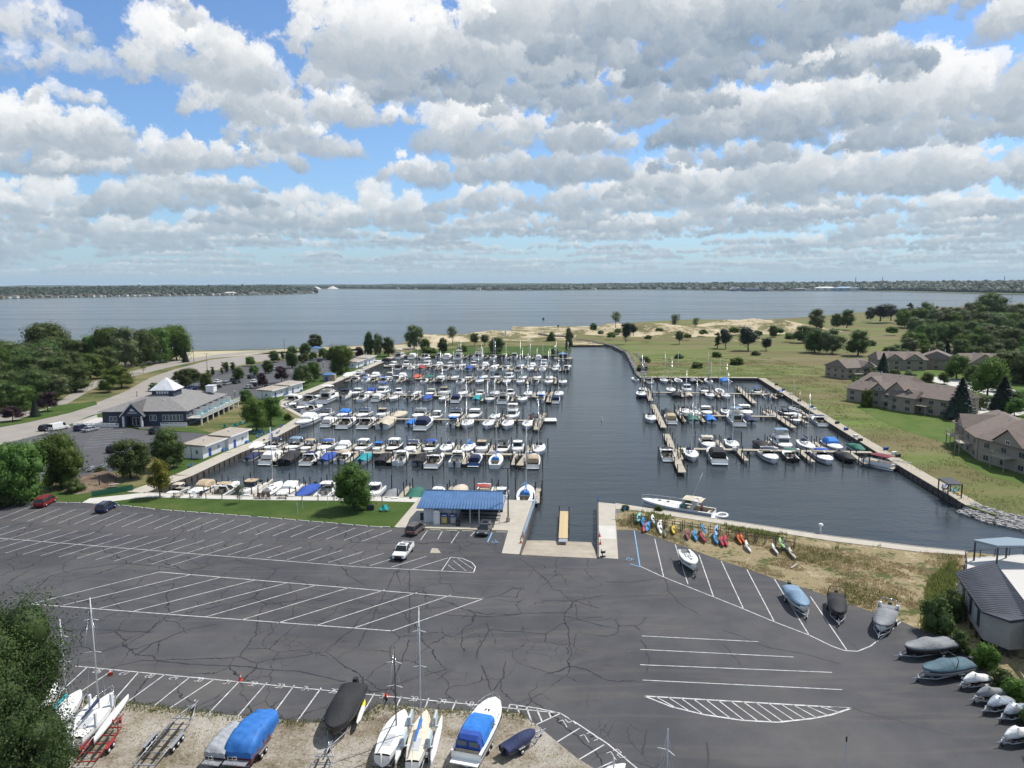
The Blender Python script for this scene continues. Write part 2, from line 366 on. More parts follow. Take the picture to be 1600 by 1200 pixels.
def m_asphalt():
    k=NT('asphalt')
    w=k.n('ShaderNodeTexNoise'); w.inputs['Scale'].default_value=.22; w.inputs['Detail'].default_value=4; k.l(k.tc,w.inputs[0])
    vm=k.n('ShaderNodeVectorMath',operation='MULTIPLY_ADD'); k.l(w.outputs[1],vm.inputs[0]); vm.inputs[1].default_value=(3.5,3.5,0); k.l(k.tc,vm.inputs[2])
    def cracks(sc,wd,vec,seedoff):
        mp=k.n('ShaderNodeMapping'); mp.inputs['Scale'].default_value=(sc,sc*.8,0); mp.inputs['Location'].default_value=(seedoff,seedoff,0); k.l(vec,mp.inputs[0])
        v=k.n('ShaderNodeTexVoronoi',feature='DISTANCE_TO_EDGE',voronoi_dimensions='2D'); v.inputs['Scale'].default_value=1; k.l(mp.outputs[0],v.inputs['Vector'])
        return k.ramp(v.outputs['Distance'],[(0,1.0),(wd*sc,1.0),(wd*sc*1.9,0.0)])
    w2=k.n('ShaderNodeVectorMath',operation='MULTIPLY_ADD'); w3=k.n('ShaderNodeTexNoise'); w3.inputs['Scale'].default_value=1.6; w3.inputs['Detail'].default_value=3; k.l(k.tc,w3.inputs[0])
    k.l(w3.outputs[1],w2.inputs[0]); w2.inputs[1].default_value=(.5,.5,0); k.l(vm.outputs[0],w2.inputs[2])
    c1=cracks(.085,.045,w2.outputs[0],3.3); c2=cracks(.21,.032,w2.outputs[0],8.1); c3=cracks(.5,.022,w2.outputs[0],5.1)
    mask1=k.ramp(k.noise(.075,2,.5),[(.36,0.0),(.44,1.0)]); mask2=k.ramp(k.noise(.09,2,.5,k.scalevec(1,1,1,1.2)),[(.44,0.0),(.52,1.0)]); mask3=k.ramp(k.noise(.13,2,.5,k.scalevec(1,1,1,2.2)),[(.57,0.0),(.62,.7)])
    cr=k.math('MAXIMUM',k.math('MULTIPLY',c1,mask1),k.math('MAXIMUM',k.math('MULTIPLY',c2,mask2),k.math('MULTIPLY',c3,mask3)))
    sx=k.n('ShaderNodeSeparateXYZ'); k.l(k.tc,sx.inputs[0])
    newer=k.ramp(k.math('ADD',k.math('MULTIPLY',sx.outputs[0],.05),k.math('MULTIPLY',k.noise(.05,2),.3)),[(.70,1.0),(.86,.06)])   # the eastern part was laid later
    cr=k.math('MULTIPLY',cr,newer)
    wear=k.ramp(k.noise(.11,5,.65,k.scalevec(1,1.8,1,.3)),[(.54,0.0),(.72,.5)])
    base=k.ramp(k.noise(.05,6,.6),[(.3,(.050,.051,.056)),(.45,(.061,.061,.067)),(.56,(.078,.077,.081)),(.68,(.094,.091,.090))])
    stain=k.ramp(k.noise(.35,5,.7),[(.30,.90),(.62,1.06)])
    base=k.mix(1.0,base,stain,'MULTIPLY')
    sp=k.ramp(k.noise(14,2,.6),[(.35,.93),(.7,1.08)]); base=k.mix(1.0,base,sp,'MULTIPLY')
    seam=k.ramp(k.noise(.02,3,.5,k.scalevec(1,9,1,-.06)),[(.46,0.0),(.50,.55),(.54,0.0)])
    base=k.mix(k.math('MULTIPLY',seam,.55),base,(.115,.105,.095))
    base=k.mix(wear,base,(.105,.098,.090)); col=k.mix(cr,base,(.016,.016,.018))
    k.bump(k.noise(30,2),.008,.6)
    return k.done(col,.86,.3)
def m_ground(name,stops,sc=.12,fine=2.5,stretch=(1,1)):
    k=NT(name)
    a=k.noise(sc,5,.62,k.scalevec(*stretch)); b=k.noise(fine,4,.7)
    f=k.math('ADD',k.math('MULTIPLY',a,.62),k.math('MULTIPLY',b,.38))
    f=k.math('ADD',k.math('MULTIPLY',k.math('SUBTRACT',f,.5),2.1),.5)
    col=k.ramp(f,stops)
    if name=='marsh_grass':
        big=k.ramp(k.noise(.011,3,.55,k.scalevec(.5,2.2,1,.1)),[(.44,0.0),(.60,.62)]); col=k.mix(big,col,(.150,.105,.062)); g2=k.ramp(k.noise(.016,2,.5,k.scalevec(.5,2.4,1,.8)),[(.56,0.0),(.66,.4)]); col=k.mix(g2,col,(.11,.19,.035))
    k.bump(k.noise(fine*1.6,4,.7),.15,.7)
    return k.done(col,.95,.15)
M_WATER=m_water(); M_ASPH=m_asphalt()
M_ASPH2=mat('worn_road_asphalt',(.27,.245,.215),.9,var=.10,vs=.15)
M_DRIVE=mat('car_park_asphalt',(.075,.075,.08),.9,var=.15,vs=.12)
M_FIELD=m_ground('field_grass',[(.30,(.045,.070,.020)),(.43,(.105,.115,.040)),(.53,(.145,.135,.055)),(.62,(.215,.185,.095)),(.72,(.12,.10,.055))],.055,1.2,(.6,1.2))
M_MARSH=m_ground('marsh_grass',[(.22,(.066,.100,.026)),(.40,(.112,.145,.040)),(.52,(.148,.160,.056)),(.64,(.165,.145,.075)),(.78,(.24,.20,.12))],.03,.9,(.5,1.6))
M_LAWN=m_ground('lawn_grass',[(.3,(.036,.068,.013)),(.5,(.052,.092,.018)),(.66,(.072,.102,.026)),(.84,(.14,.115,.05))],.12,2.5)
M_LAWN2=m_ground('bright_lawn_grass',[(.3,(.062,.105,.020)),(.5,(.080,.128,.027)),(.7,(.11,.135,.04))],.15,2.5)
M_DRY=m_ground('dry_grass_ground',[(.33,(.075,.085,.028)),(.42,(.17,.15,.075)),(.52,(.30,.245,.145)),(.6,(.20,.16,.09)),(.7,(.36,.30,.19))],.20,1.6,(1,1.6))
M_SAND=m_ground('dune_sand',[(.3,(.13,.13,.06)),(.45,(.17,.15,.075)),(.53,(.42,.35,.23)),(.7,(.50,.42,.29))],.045,.35)
M_BEACH=m_ground('beach_sand',[(.3,(.22,.20,.11)),(.5,(.40,.35,.24)),(.7,(.46,.41,.30))],.06,.6,(.4,2))
M_GRAVEL=m_ground('gravel_ground',[(.25,(.13,.105,.07)),(.42,(.235,.20,.15)),(.55,(.31,.28,.235)),(.72,(.39,.36,.32))],.22,3.2)
M_CONC=mat('walk_concrete',(.41,.375,.315),.85,var=.10,vs=.5,bump=.01,bs=6)
M_CONC2=mat('pale_walk_concrete',(.50,.48,.44),.85,var=.08,vs=.4)
M_RAMP=mat('ramp_concrete',(.33,.285,.225),.8,var=.22,vs=.35)
M_SEAW=mat('seawall_timber',(.075,.065,.058),.8,var=.35,vs=.8)
M_DECK=mat('dock_planks',(.36,.32,.25),.85,var=.12,vs=.6)
M_PAINT=mat('road_paint_white',(.30,.30,.30),.7,col2=(.66,.66,.64),vs=1.3)
M_PAINTB=mat('road_paint_blue',(.16,.36,.60),.7,var=.1,vs=1.1)
# ------------------------------------------------------------------ water, land
def struct(name,mb,m,**k): return mb.build(name,m,None,kind='structure',**k)
w=MB(); 
W0=15000
w.sheet([(-W0,-3000),(W0,-3000),(W0,W0),(-W0,W0)],WZ); struct('water',w,M_WATER)
LEFTWALL=[(225,771),(299,744),(375,708),(415,692),(467,664),(482,654),(441,632),(534,594),(622,556)]
NEARWALL=[(225,770),(400,776),(578,776),(700,779),(835,783)]
land_a=[(-180,-60),(-900,-60),(-1500,300),(-900,500)]+[P(-200,575),P(0,560),P(150,553),P(300,548),P(420,545.5),P(520,541),P(620,538),P(700,533),P(760,523),P(820,523),P(872,530),P(893,541),P(886,556),P(740,555),P(622,556)]
land_a+= [P(*p) for p in LEFTWALL[::-1][1:]]
land_a+= [P(*p) for p in NEARWALL[1:]]
land_a+= [P(822,838),P(813,866),P(935,872),P(934,838),P(934,785),P(970,788),P(1100,808),P(1300,838),P(1440,855),P(1510,862),P(1620,874),(150,100),(330,80),(330,-60)]
MID_LAND=land_a
s=MB().prism(land_a,-4,0); struct('mainland_ground',s,M_FIELD)
land_b=[P(*p) for p in [(1510,790),(1400,725),(1280,651),(1185,591),(1000,590),(992,565),(983,550),(960,539),(925,532),(897,529),(903,521),(950,507),(1000,503),(1080,499),(1180,500),(1250,496),(1330,489),(1420,483),(1500,479),(1620,476)]]
land_b+=[(2600,1500),(2600,300),(900,160),(420,130),P(1700,845),P(1600,812),P(1550,803)]
s=MB().prism(land_b,-4,0); struct('east_bank_ground',s,M_MARSH)
def layer(name,px,z,m,px_pts=True,kind='structure',thick=None):
    pts=[P(*p) for p in px] if px_pts else px
    b=MB().sheet(pts,z)
    return struct(name,b,m)
# asphalt boat-ramp car park
LOT=[(-500,770),(-120,781),(48,783),(130,785),(189,789),(250,796),(400,807),(531,818),(612,825),(672,827),(794,830.5),(784,865),(813,867),(966,874),(963,828),(990,828),(1052,848),(1127,876),(1167,889),(1210,904),(1280,927),(1326,944),(1405,970),(1440,985),(1490,1000),(1530,1040),(1600,1110),(1760,1290),(1760,1500),(-500,1500)]
layer('car_park',LOT,.02,M_ASPH)
GRAV=[(-300,1070),(60,1085),(180,1098),(240,1104),(281,1109),(320,1113),(370,1119),(420,1122),(466,1128),(496,1130),(545,1127),(564,1122),(592,1101),(634,1104),(696,1110),(779,1113),(811,1115),(836,1131),(900,1184),(950,1215),(1010,1290),(1010,1450),(-300,1450)]
layer('gravel_ground',GRAV,.035,M_GRAVEL)
layer('kayak_ground',[(940,785.5),(1100,808),(1300,838),(1440,855),(1510,862),(1560,868),(1700,980),(1650,1120),(1600,1110),(1530,1040),(1490,1000),(1440,985),(1405,970),(1326,944),(1280,927),(1210,904),(1167,889),(1127,876),(1052,848),(990,828),(963,828),(960,790)],.03,M_DRY)
layer('lawn',[(140,779),(228,771),(578,779),(620,783),(578,776.5),(656,786),(620,823),(612,825),(531,818),(400,807),(250,796),(189,789),(130,785),(60,783),(100,776)],.03,M_LAWN) if False else None
layer('lawn',[(40,783),(90,768),(150,760),(205,757),(225,772),(400,779),(648,785),(620,824),(612,825),(531,818),(400,807),(250,796),(189,789),(130,785)],.03,M_LAWN)
# concrete walks
s=MB()
s.prism([P(*p) for p in [(140,779),(225,770.3),(400,776.3),(578,776.3),(655,778.5),(650,785),(578,783),(400,781.5),(228,777),(150,787),(128,786)]],-.1,.06)
struct('marina_walk',s,M_CONC2)
s=MB().prism([P(*p) for p in [(655,778),(700,779),(835,783),(822,838),(813,867),(784,865),(794,829.5),(672,826),(616,824)]],-.1,.08); struct('ramp_walk',s,M_CONC)
s=MB().prism([P(*p) for p in [(934,785),(962,788),(961,808),(963,828),(966,874),(935,872)]],-.1,.08); struct('east_ramp_walk',s,M_CONC)
s=MB().prism([P(*p) for p in [(935,822),(961.5,822),(962.5,843),(935,842)]],.08,.085); struct('pale_walk_slab',s,M_CONC2)
s=MB().prism([P(*p) for p in [(962,788),(1100,808.3),(1300,838.3),(1440,855.3),(1512,862.3),(1508,868),(1435,863),(1300,846),(1100,815),(985,797),(962,796)]],-.1,.10); struct('seawall_cap',s,M_CONC)
# boat ramp: slopes down into the water
a,b=P(813,867,.02),P(935,872.5,.02); c_,d_=P(826,815,WZ-.9),P(934.5,815,WZ-.9)
s=MB().add([(a[0],a[1],.03),(b[0],b[1],.03),(b[0]+.15,138,-3.6),(a[0]+2.4,138,-3.6)],[(0,1,2,3)]); struct('boat_ramp',s,M_RAMP)
s=MB().sheet([P(672,864),P(689,864.5),P(684,857),P(675,856.5)],.028); struct('concrete_patch',s,M_RAMP)
s=MB()
for q in ((a,P(835,783)),(P(934.5,872.5),P(934,785))):
    (x0,y0),(x1,y1)=q; dx=.0
    s.prism([(x0-.15,y0),(x0+.15,y0),(x1+.15,y1),(x1-.15,y1)],-3.5,.12)
struct('ramp_wall',s,M_SEAW)
# seawalls round the basins: dark timber and steel faces with a cap
def seawall(name,pts,cap,wd,m=M_SEAW,z=.10,mc=None):
    ps=[P(*p) for p in pts]; s=MB(); t=MB()
    for (x0,y0),(x1,y1) in zip(ps,ps[1:]):
        L=math.hypot(x1-x0,y1-y0); nx,ny=(y1-y0)/L,-(x1-x0)/L
        s.prism([(x0+nx*.12,y0+ny*.12),(x1+nx*.12,y1+ny*.12),(x1-nx*.3,y1-ny*.3),(x0-nx*.3,y0-ny*.3)],-3.5,z-.02)
        k=0.0
        while k<L:                                     # fender piles proud of the face
            cx=x0+(x1-x0)*k/L+nx*.2; cy=y0+(y1-y0)*k/L+ny*.2
            s.box(cx,cy,-3,.22,.22,3.0,math.atan2(y1-y0,x1-x0)); k+=2.4
        t.prism([(x0+nx*.10,y0+ny*.10),(x1+nx*.10,y1+ny*.10),(x1-nx*wd,y1-ny*wd),(x0-nx*wd,y0-ny*wd)],z-.08,z)
    struct(name,s,m); return struct(cap,t,mc or M_CONC)
seawall('seawall_face',LEFTWALL[:6],'promenade_walk',4.2)
seawall('upper_seawall_face',LEFTWALL[5:7],'promenade_corner',1.5)
seawall('far_promenade_face',LEFTWALL[6:],'far_promenade_walk',4.2)
seawall('near_seawall_face',NEARWALL[::-1],'near_seawall_coping',.35)
seawall('back_seawall_face',[(622,554),(740,555),(886,556)],'back_seawall_coping',.8,mc=M_SEAW)
seawall('east_seawall_face',[(1000,590),(1185,591),(1280,651),(1400,725),(1510,790)],'east_boardwalk',3.0,mc=M_DECK)
seawall('south_seawall_face',[(1512,862),(1440,855),(1300,838),(1100,808),(962,787)],'south_seawall_coping',.3)
# roads and car parks on the far side of the basin
layer('clubhouse_car_park',[(-120,700),(0,690),(60,668),(180,641),(208,660),(225,655),(260,668),(345,680),(300,700),(250,707),(210,727),(150,745),(70,752),(-120,745)],.02,M_DRIVE)
layer('club_road',[(-150,705),(0,668),(90,650),(150,630),(195,612),(235,590),(270,578),(330,562),(420,551),(480,548),(560,545),(566,549),(470,556),(400,566),(330,580),(290,592),(240,620),(208,641),(180,655),(90,672),(0,695),(-150,740)],.03,M_ASPH2)
layer('west_road',[(-80,665),(60,655),(90,640),(150,605),(200,590),(260,575),(330,560),(420,549),(420,546.5),(330,555),(250,568),(190,585),(140,598),(70,640),(-80,650)],.04,M_ASPH2)
layer('far_car_park',[(268,610),(300,590),(350,577),(420,566),(470,560),(560,556),(545,575),(500,592),(440,610),(380,622),(330,622)],.02,M_DRIVE)
layer('west_lawn',[(0,668),(45,660),(110,645),(152,632),(150,627),(90,633),(30,655),(-60,672),(-60,690)],.045,M_LAWN)
layer('verge_grass',[(105,665),(140,650),(180,640),(225,625),(240,632),(195,655),(220,672),(300,668),(345,680),(300,676),(200,668),(180,668),(130,668)],.05,M_LAWN)
layer('beach',[(-50,566),(150,556),(300,549.5),(420,547),(520,542),(620,539),(700,536),(700,545),(560,548),(480,550.5),(400,554),(330,560),(250,568),(100,580),(-50,590)],.03,M_BEACH)
layer('promenade_lawn',[(262,745),(290,735),(350,712),(400,692),(455,664),(465,656),(425,634),(525,594),(612,557),(600,552),(560,558),(500,588),(420,618),(400,640),(396,655),(370,680),(325,690),(262,735)],.025,M_LAWN)
layer('basin_bank_grass',[(625,553.5),(740,554.5),(886,555.5),(892,543),(860,540),(740,543),(650,547)],.03,M_LAWN)
# east bank lawns and drives
layer('condo_lawn',[(1320,618),(1345,640),(1380,660),(1420,675),(1470,690),(1500,720),(1545,745),(1600,757),(1700,770),(1700,640),(1600,560),(1400,565),(1330,590)],.03,M_LAWN2)
layer('condo_drive',[(1455,588),(1490,592),(1600,612),(1700,630),(1700,660),(1600,628),(1540,616),(1500,606),(1455,596)],.05,M_CONC2)
layer('condo_car_court',[(1500,618),(1540,622),(1620,640),(1560,660),(1500,640)],.055,M_CONC2)
# ------------------------------------------------------------------ painted markings
s=MB(); sb=MB()
def stripe(b,p,q,wd=.11,z=.035):
    (x0,y0),(x1,y1)=P(*p),P(*q); L=math.hypot(x1-x0,y1-y0); nx,ny=(y1-y0)/L*wd/2,-(x1-x0)/L*wd/2
    b.sheet([(x0+nx,y0+ny),(x1+nx,y1+ny),(x1-nx,y1-ny),(x0-nx,y0-ny)],z)
def lerp(a,b,t): return (a[0]+(b[0]-a[0])*t,a[1]+(b[1]-a[1])*t)
def polyline(b,pts,wd=.13):
    for p,q in zip(pts,pts[1:]): stripe(b,p,q,wd)
def wlerp(p,q,t): # lerp in the world along the line, back to pixels is not needed: returns world
    a=P(*p); c=P(*q); return (a[0]+(c[0]-a[0])*t,a[1]+(c[1]-a[1])*t)
def wstripe(b,a,c,wd=.11,z=.035):
    L=math.hypot(c[0]-a[0],c[1]-a[1]); nx,ny=(c[1]-a[1])/L*wd/2,-(c[0]-a[0])/L*wd/2
    b.sheet([(a[0]+nx,a[1]+ny),(c[0]+nx,c[1]+ny),(c[0]-nx,c[1]-ny),(a[0]-nx,a[1]-ny)],z)
# top edge bays along the lawn
for i in range(26):
    t=i/25
    A=wlerp((-20,787),(612,829),t); B=wlerp((-75,808),(566,846),t)
    wstripe(s,A,B)
# second row, with the long line through it
stripe(s,(-40,838),(560,886),.13); stripe(s,(560,886),(740,895),.13)
for i in range(24):
    t=i/23
    A=wlerp((-35,815),(655,866),t); B=wlerp((-135,872),(600,884),t) if False else None
    M=wlerp((-40,838.5),(645,889),t); A=wlerp((14,822),(700,872),t) ; D=(M[0]-(A[0]-M[0])*1.0,M[1]-(A[1]-M[1])*1.0)
    if i<14: wstripe(s,A,D)
    else: wstripe(s,A,M)
# faded end island
polyline(s,[(704,871),(722,872.5),(737,879),(743,886),(740,894.5)],.16); stripe(s,(704,871),(690,892),.12)
for q in ((708,876,728,892),(700,883,711,891),(715,873,739,889)): stripe(s,q[:2],q[2:],.07)
# bays in front of the shelter
for a,b in (((668,829),(657,844)),((691,830),(684,843)),((717,831),(705,849)),((742,831),(735,838))): stripe(s,a,b,.12)
stripe(sb,(769,832),(762,847),.22)
# long angled trailer bays, upper block
T=[(249,894),(755,936.5)]; Bt=[(48,944),(611,986)]
stripe(s,*T,.15); stripe(s,*Bt,.15)
xs=[(249,894,48,944),(299,898,99,946),(346,902,155,951),(397,907,209,955),(449,911,263,959),(496,914,322,964),(547,918,377,969),(601,922,433,974),(652,926,493,978),(705,930,552,982),(755,936,613,986)]
for a,b,c,d in xs: stripe(s,(a,b),(c,d),.14)
# bottom numbered bays
stripe(s,(118,1041),(1010-140,1114),.14)
tick=[(136,1043,96,1080),(178,1046,119,1086),(217,1050,175,1098),(258,1054,195,1100),(297,1058,240,1104),(336,1061,262,1109),(375,1064,327,1114),(417,1067,371,1120),(460,1071,421,1124),(502,1075,464,1128),(545,1078,500,1131),(585,1084,563,1121),(627,1088,620,1104),(670,1091,664,1107),(713,1095,706,1110),(757,1098,752,1112),(797,1101,792,1114)]
for a,b,c,d in tick: stripe(s,(a,b),(c,d),.13)
for a,b,c,d in ((806,1101,812,1115),(822,1104,831,1129),(839,1109,847,1128),(857,1112,861,1122)): stripe(s,(a,b),(c,d),.15)
polyline(s,[(797,1101),(840,1107),(876,1115),(905,1133),(950,1163),(1000,1205)],.14)
for a,b,c,d in ((876,1115,835,1134),(906,1138,870,1160),(944,1164,905,1187)): stripe(s,(a,b),(c,d),.13)
# east side bays
polyline(s,[(1000,885),(1037,902),(1115,933),(1160,951),(1210,972),(1265,993),(1300,1010),(1320,1017),(1340,1018),(1360,1010),(1385,991),(1407,972)],.15)
for a,b,c,d in ((1023,842,1037,902),(1055,851,1075,913),(1092,867,1115,933),(1127,877,1161,950),(1167,890,1210,972),(1210,905,1265,994),(1266,932,1323,1016)): stripe(s,(a,b),(c,d),.13)
polyline(sb,[(991,829),(1000,886),(984,881)],.16)
for a,b,c,d in ((1003,994,1185,1003),(1000,1015,1240,1027),(1000,1039,1300,1051),(1004,1063,1316,1078)): stripe(s,(a,b),(c,d),.12)
# hatched lens island
top=[(1007,1088),(1330,1107)]; bot=[(1007,1088),(1050,1105),(1100,1117),(1160,1126),(1215,1129),(1270,1123),(1300,1117),(1330,1107)]
stripe(s,*top,.2); polyline(s,bot,.2)
for i in range(15):
    x0=1025+i*19.5; y0=1088+(x0-1007)*19/323
    x1=x0+30+min(i,14-i)*2; 
    yb=np.interp(x1,[p[0] for p in bot],[p[1] for p in bot]); stripe(s,(x0,y0),(min(x1,1326),yb-0.5),.12)
# lines in the clubhouse car park
for i in range(9):
    stripe(s,(30+i*24,700+0*i),(62+i*24,688),.14,.05) if False else None
for i in range(8):
    A=wlerp((130,700),(150,672),i/7); B=wlerp((175,697),(200,668),i/7); wstripe(s,A,B,.14,.045)
    A=wlerp((10,715),(40,685),i/7); B=wlerp((50,712),(80,682),i/7); wstripe(s,A,B,.14,.045)
# wheelchair symbols in the blue bays
def wheelchair(px,py,an,k=1.0):
    x,y=P(px,py); c,n=math.cos(an),math.sin(an)
    T_=lambda u,v:(x+(u*c-v*n)*k,y+(u*n+v*c)*k)
    arc=[T_(-.1+.38*math.cos(a),-.25+.38*math.sin(a)) for a in [R_(d) for d in range(120,400,28)]]
    for L_ in (arc,[T_(-.05,.45),T_(-.02,.0),T_(.30,-.02),T_(.48,-.45),T_(.62,-.40)],[T_(-.03,.22),T_(.22,.20)],[T_(-.09,.62),T_(-.01,.62)]):
        for a_,b_ in zip(L_,L_[1:]): wstripe(sb,a_,b_,.09,.036)
wheelchair(774,846,-.1,1.1); wheelchair(983,873,.2,1.1)
s.build('parking_lines',M_PAINT,None,kind='structure'); sb.build('blue_parking_lines',M_PAINTB,None,kind='structure')
# bay numbers painted at the mouths of the bays
DIG={'0':[(0,0),(1,0),(1,2),(0,2),(0,0)],'1':[(.5,0),(.5,2)],'2':[(0,2),(1,2),(1,1),(0,1),(0,0),(1,0)],'3':[(0,2),(1,2),(1,1),(0,1),(1,1),(1,0),(0,0)],'4':[(0,2),(0,1),(1,1),(1,2),(1,0)],'5':[(1,2),(0,2),(0,1),(1,1),(1,0),(0,0)],'6':[(1,2),(0,2),(0,0),(1,0),(1,1),(0,1)],'7':[(0,2),(1,2),(.4,0)],'8':[(0,1),(1,1),(1,2),(0,2),(0,0),(1,0),(1,1)],'9':[(1,0),(1,2),(0,2),(0,1),(1,1)]}
s=MB()
def number(txt,px,py,h=.55,ang=-.18):
    x,y=P(px,py); c,n=math.cos(ang),math.sin(ang)
    for i,ch in enumerate(txt):
        q=[((a*.42+i*.62-.5)*h/.75,(b*.5-.5)*h/.75) for a,b in DIG[ch]]
        q=[(x+u*c-v*n,y+u*n+v*c) for u,v in q]
        for a,b in zip(q,q[1:]): wstripe(s,a,b,.075,.036)
for i,(px,py) in enumerate(((153,1049),(194,1052),(234,1056),(272,1059),(311,1062),(356,1066),(395,1069),(437,1072),(478,1076),(521,1080),(560,1084),(600,1088),(646,1092),(690,1096),(733,1100))): number(str(26+i),px,py)
number('74',886,1130,.9,.5); number('73',920,1153,.9,.5); number('72',962,1180,.9,.5)
s.build('bay_numbers',M_PAINT,None,kind='structure')
# black crack sealer poured in wandering lines
s=MB(); rs0=random.Random(14)
def seam_line(pts,wd=.17):
    for p,q in zip(pts,pts[1:]):
        A=P(*p);B_=P(*q); n=max(2,int(math.hypot(A[0]-B_[0],A[1]-B_[1])/.8)); prev=A
        for i in range(1,n+1):
            c=(A[0]+(B_[0]-A[0])*i/n+rs0.uniform(-.12,.12),A[1]+(B_[1]-A[1])*i/n+rs0.uniform(-.12,.12)); wstripe(s,prev,c,wd*rs0.uniform(.6,1.2),.030); prev=c
for L_ in ([(1025,887),(1030,897),(1040,905),(1045,925),(1062,943),(1093,961)],[(945,909),(985,910),(1010,907),(1037,903)],[(1130,985),(1160,995),(1200,1012),(1260,1023),(1315,1038)],[(960,968),(967,977),(966,989),(951,994)],[(966,978),(992,978),(1000,984)],[(1010,965),(1003,974),(992,978)],
 [(1000,1000),(1009,1010),(1014,1030),(1012,1050)],[(1130,1007),(1158,1040)],[(1284,951),(1292,975),(1308,987),(1345,1019)],[(1330,1106),(1365,1117),(1400,1125),(1430,1135),(1490,1150)],[(1004,1180),(1008,1160),(1012,1140)],[(1104,1160),(1106,1200)],
 [(757,935),(783,930),(800,920),(814,918),(808,934),(780,932)],[(850,938),(900,939),(935,950)],[(761,974),(765,984),(803,987),(852,991),(878,975),(898,968)],[(765,984),(750,1010),(743,1030)],[(853,991),(850,1003)],[(900,948),(902,968),(940,964)],[(690,961),(760,964),(812,960)],
 [(885,1012),(889,1022)],[(790,1033),(786,1060),(770,1078)],[(752,1040),(760,1060),(768,1080)],[(40,934),(80,900),(120,890),(190,880),(250,885),(300,893)],[(60,1008),(100,985),(150,984),(240,988)],[(210,1025),(240,1005),(290,985),(340,975)],[(170,1045),(220,1032),(300,1038),(400,1043)]): seam_line(L_)
for A_,B_ in (((640,990),(640,890)),((560,1010),(620,890)),((640,1000),(590,1130)),((400,1045),(470,1050)),((470,1050),(540,1066))): seam_line([A_,B_],.15)
s.build('crack_sealer',mat('tar_sealer',(.014,.014,.016),.6),None,kind='structure')
s=MB()
for L_ in ([(690,1003),(760,1008),(845,1015)],[(600,905),(740,912),(930,923)],[(560,1050),(620,1045),(700,1000),(770,980)]): 
    for p,q in zip(L_,L_[1:]): stripe(s,p,q,.16,.024)
s.build('worn_strip',mat('worn_asphalt_strip',(.058,.057,.060),.9,col2=(.105,.096,.088),vs=.9),None,kind='structure')
# ------------------------------------------------------------------ materials of the boats
def paint(n,c,r=.35): return mat(n,c,r,var=.04,vs=.9)
M_GEL=paint('white_gelcoat',(.78,.78,.76),.25); M_DECKW=mat('white_nonskid',(.70,.70,.67),.6,var=.06,vs=2)
M_CREAM=mat('cream_deck',(.62,.56,.44),.6,var=.08,vs=2); M_COCK=mat('cockpit_floor',(.42,.36,.28),.8,var=.2,vs=2)
M_TEAKR=mat('maroon_cushions',(.16,.03,.03),.7,var=.2,vs=3)
M_GLASS=mat('dark_glass',(.015,.02,.025),.06); M_STEEL=mat('polished_steel',(.65,.66,.68),.22,metal=1)
M_ALU=mat('aluminium_mast',(.60,.60,.60),.45,metal=.2); M_BLACKM=mat('black_metal',(.02,.02,.022),.45)
M_DARKMAST=mat('dark_mast',(.05,.05,.05),.4); M_RUB=mat('black_rubber',(.018,.018,.018),.8)
M_WOODP=mat('pile_timber',(.060,.050,.042),.9,var=.35,vs=2)
M_VARN=mat('varnished_wood',(.30,.13,.05),.4,var=.2,vs=3)
CANV={'n':('navy',(.012,.022,.075)),'b':('bright blue',(.02,.17,.55)),'u':('royal blue',(.02,.07,.33)),'k':('black',(.016,.016,.018)),'t':('tan',(.42,.33,.22)),'g':('green',(.015,.12,.085)),
 'T':('teal',(.01,.26,.30)),'w':('white',(.70,.70,.68)),'y':('grey',(.20,.21,.22)),'r':('red',(.30,.035,.025)),'m':('maroon',(.16,.018,.03)),'o':('orange',(.50,.09,.03)),'s':('pale blue',(.17,.26,.36)),'q':('teal grey',(.065,.12,.15)),'e':('beige',(.50,.44,.34))}
HULLC={'w':('white',(.78,.78,.76)),'n':('navy',(.012,.02,.07)),'k':('black',(.02,.02,.022)),'r':('red',(.25,.03,.02)),'b':('blue',(.03,.10,.30)),'y':('grey',(.30,.31,.32)),'e':('cream',(.62,.55,.42)),'g':('green',(.02,.10,.06)),'m':('maroon',(.14,.02,.03))}
def canv(c): n,v=CANV[c]; return mat(n.replace(' ','_')+'_canvas',v,.8,var=.2,vs=1.3,bump=.06,bs=2.6)
def hullm(c): n,v=HULLC[c]; return mat(n+'_hull_paint',v,.22,var=.03,vs=.7)
def bthw(t,full,pw=2.4,st=.94):
    if t<.5: return st+(1-st)*min(1,t/.35)
    q=(t-.5)/.5; return max(0.0,(1-q**pw))**(.62*full)
def hull_shape(L,B,fb,rise=.4,full=1.0,st=.94,ns=13,pw=2.4,draft=.45):
    """returns station list t, and functions hb(t), sz(t)"""
    ts=[i/(ns-1) for i in range(ns)]
    ts=[1-(1-t)**1.25 for t in ts]
    hb=lambda t: B/2*bthw(t,full,pw,st)
    sz=lambda t: fb*(1+rise*t*t)
    yy=lambda t: (t-.5)*L
    return ts,hb,sz,yy
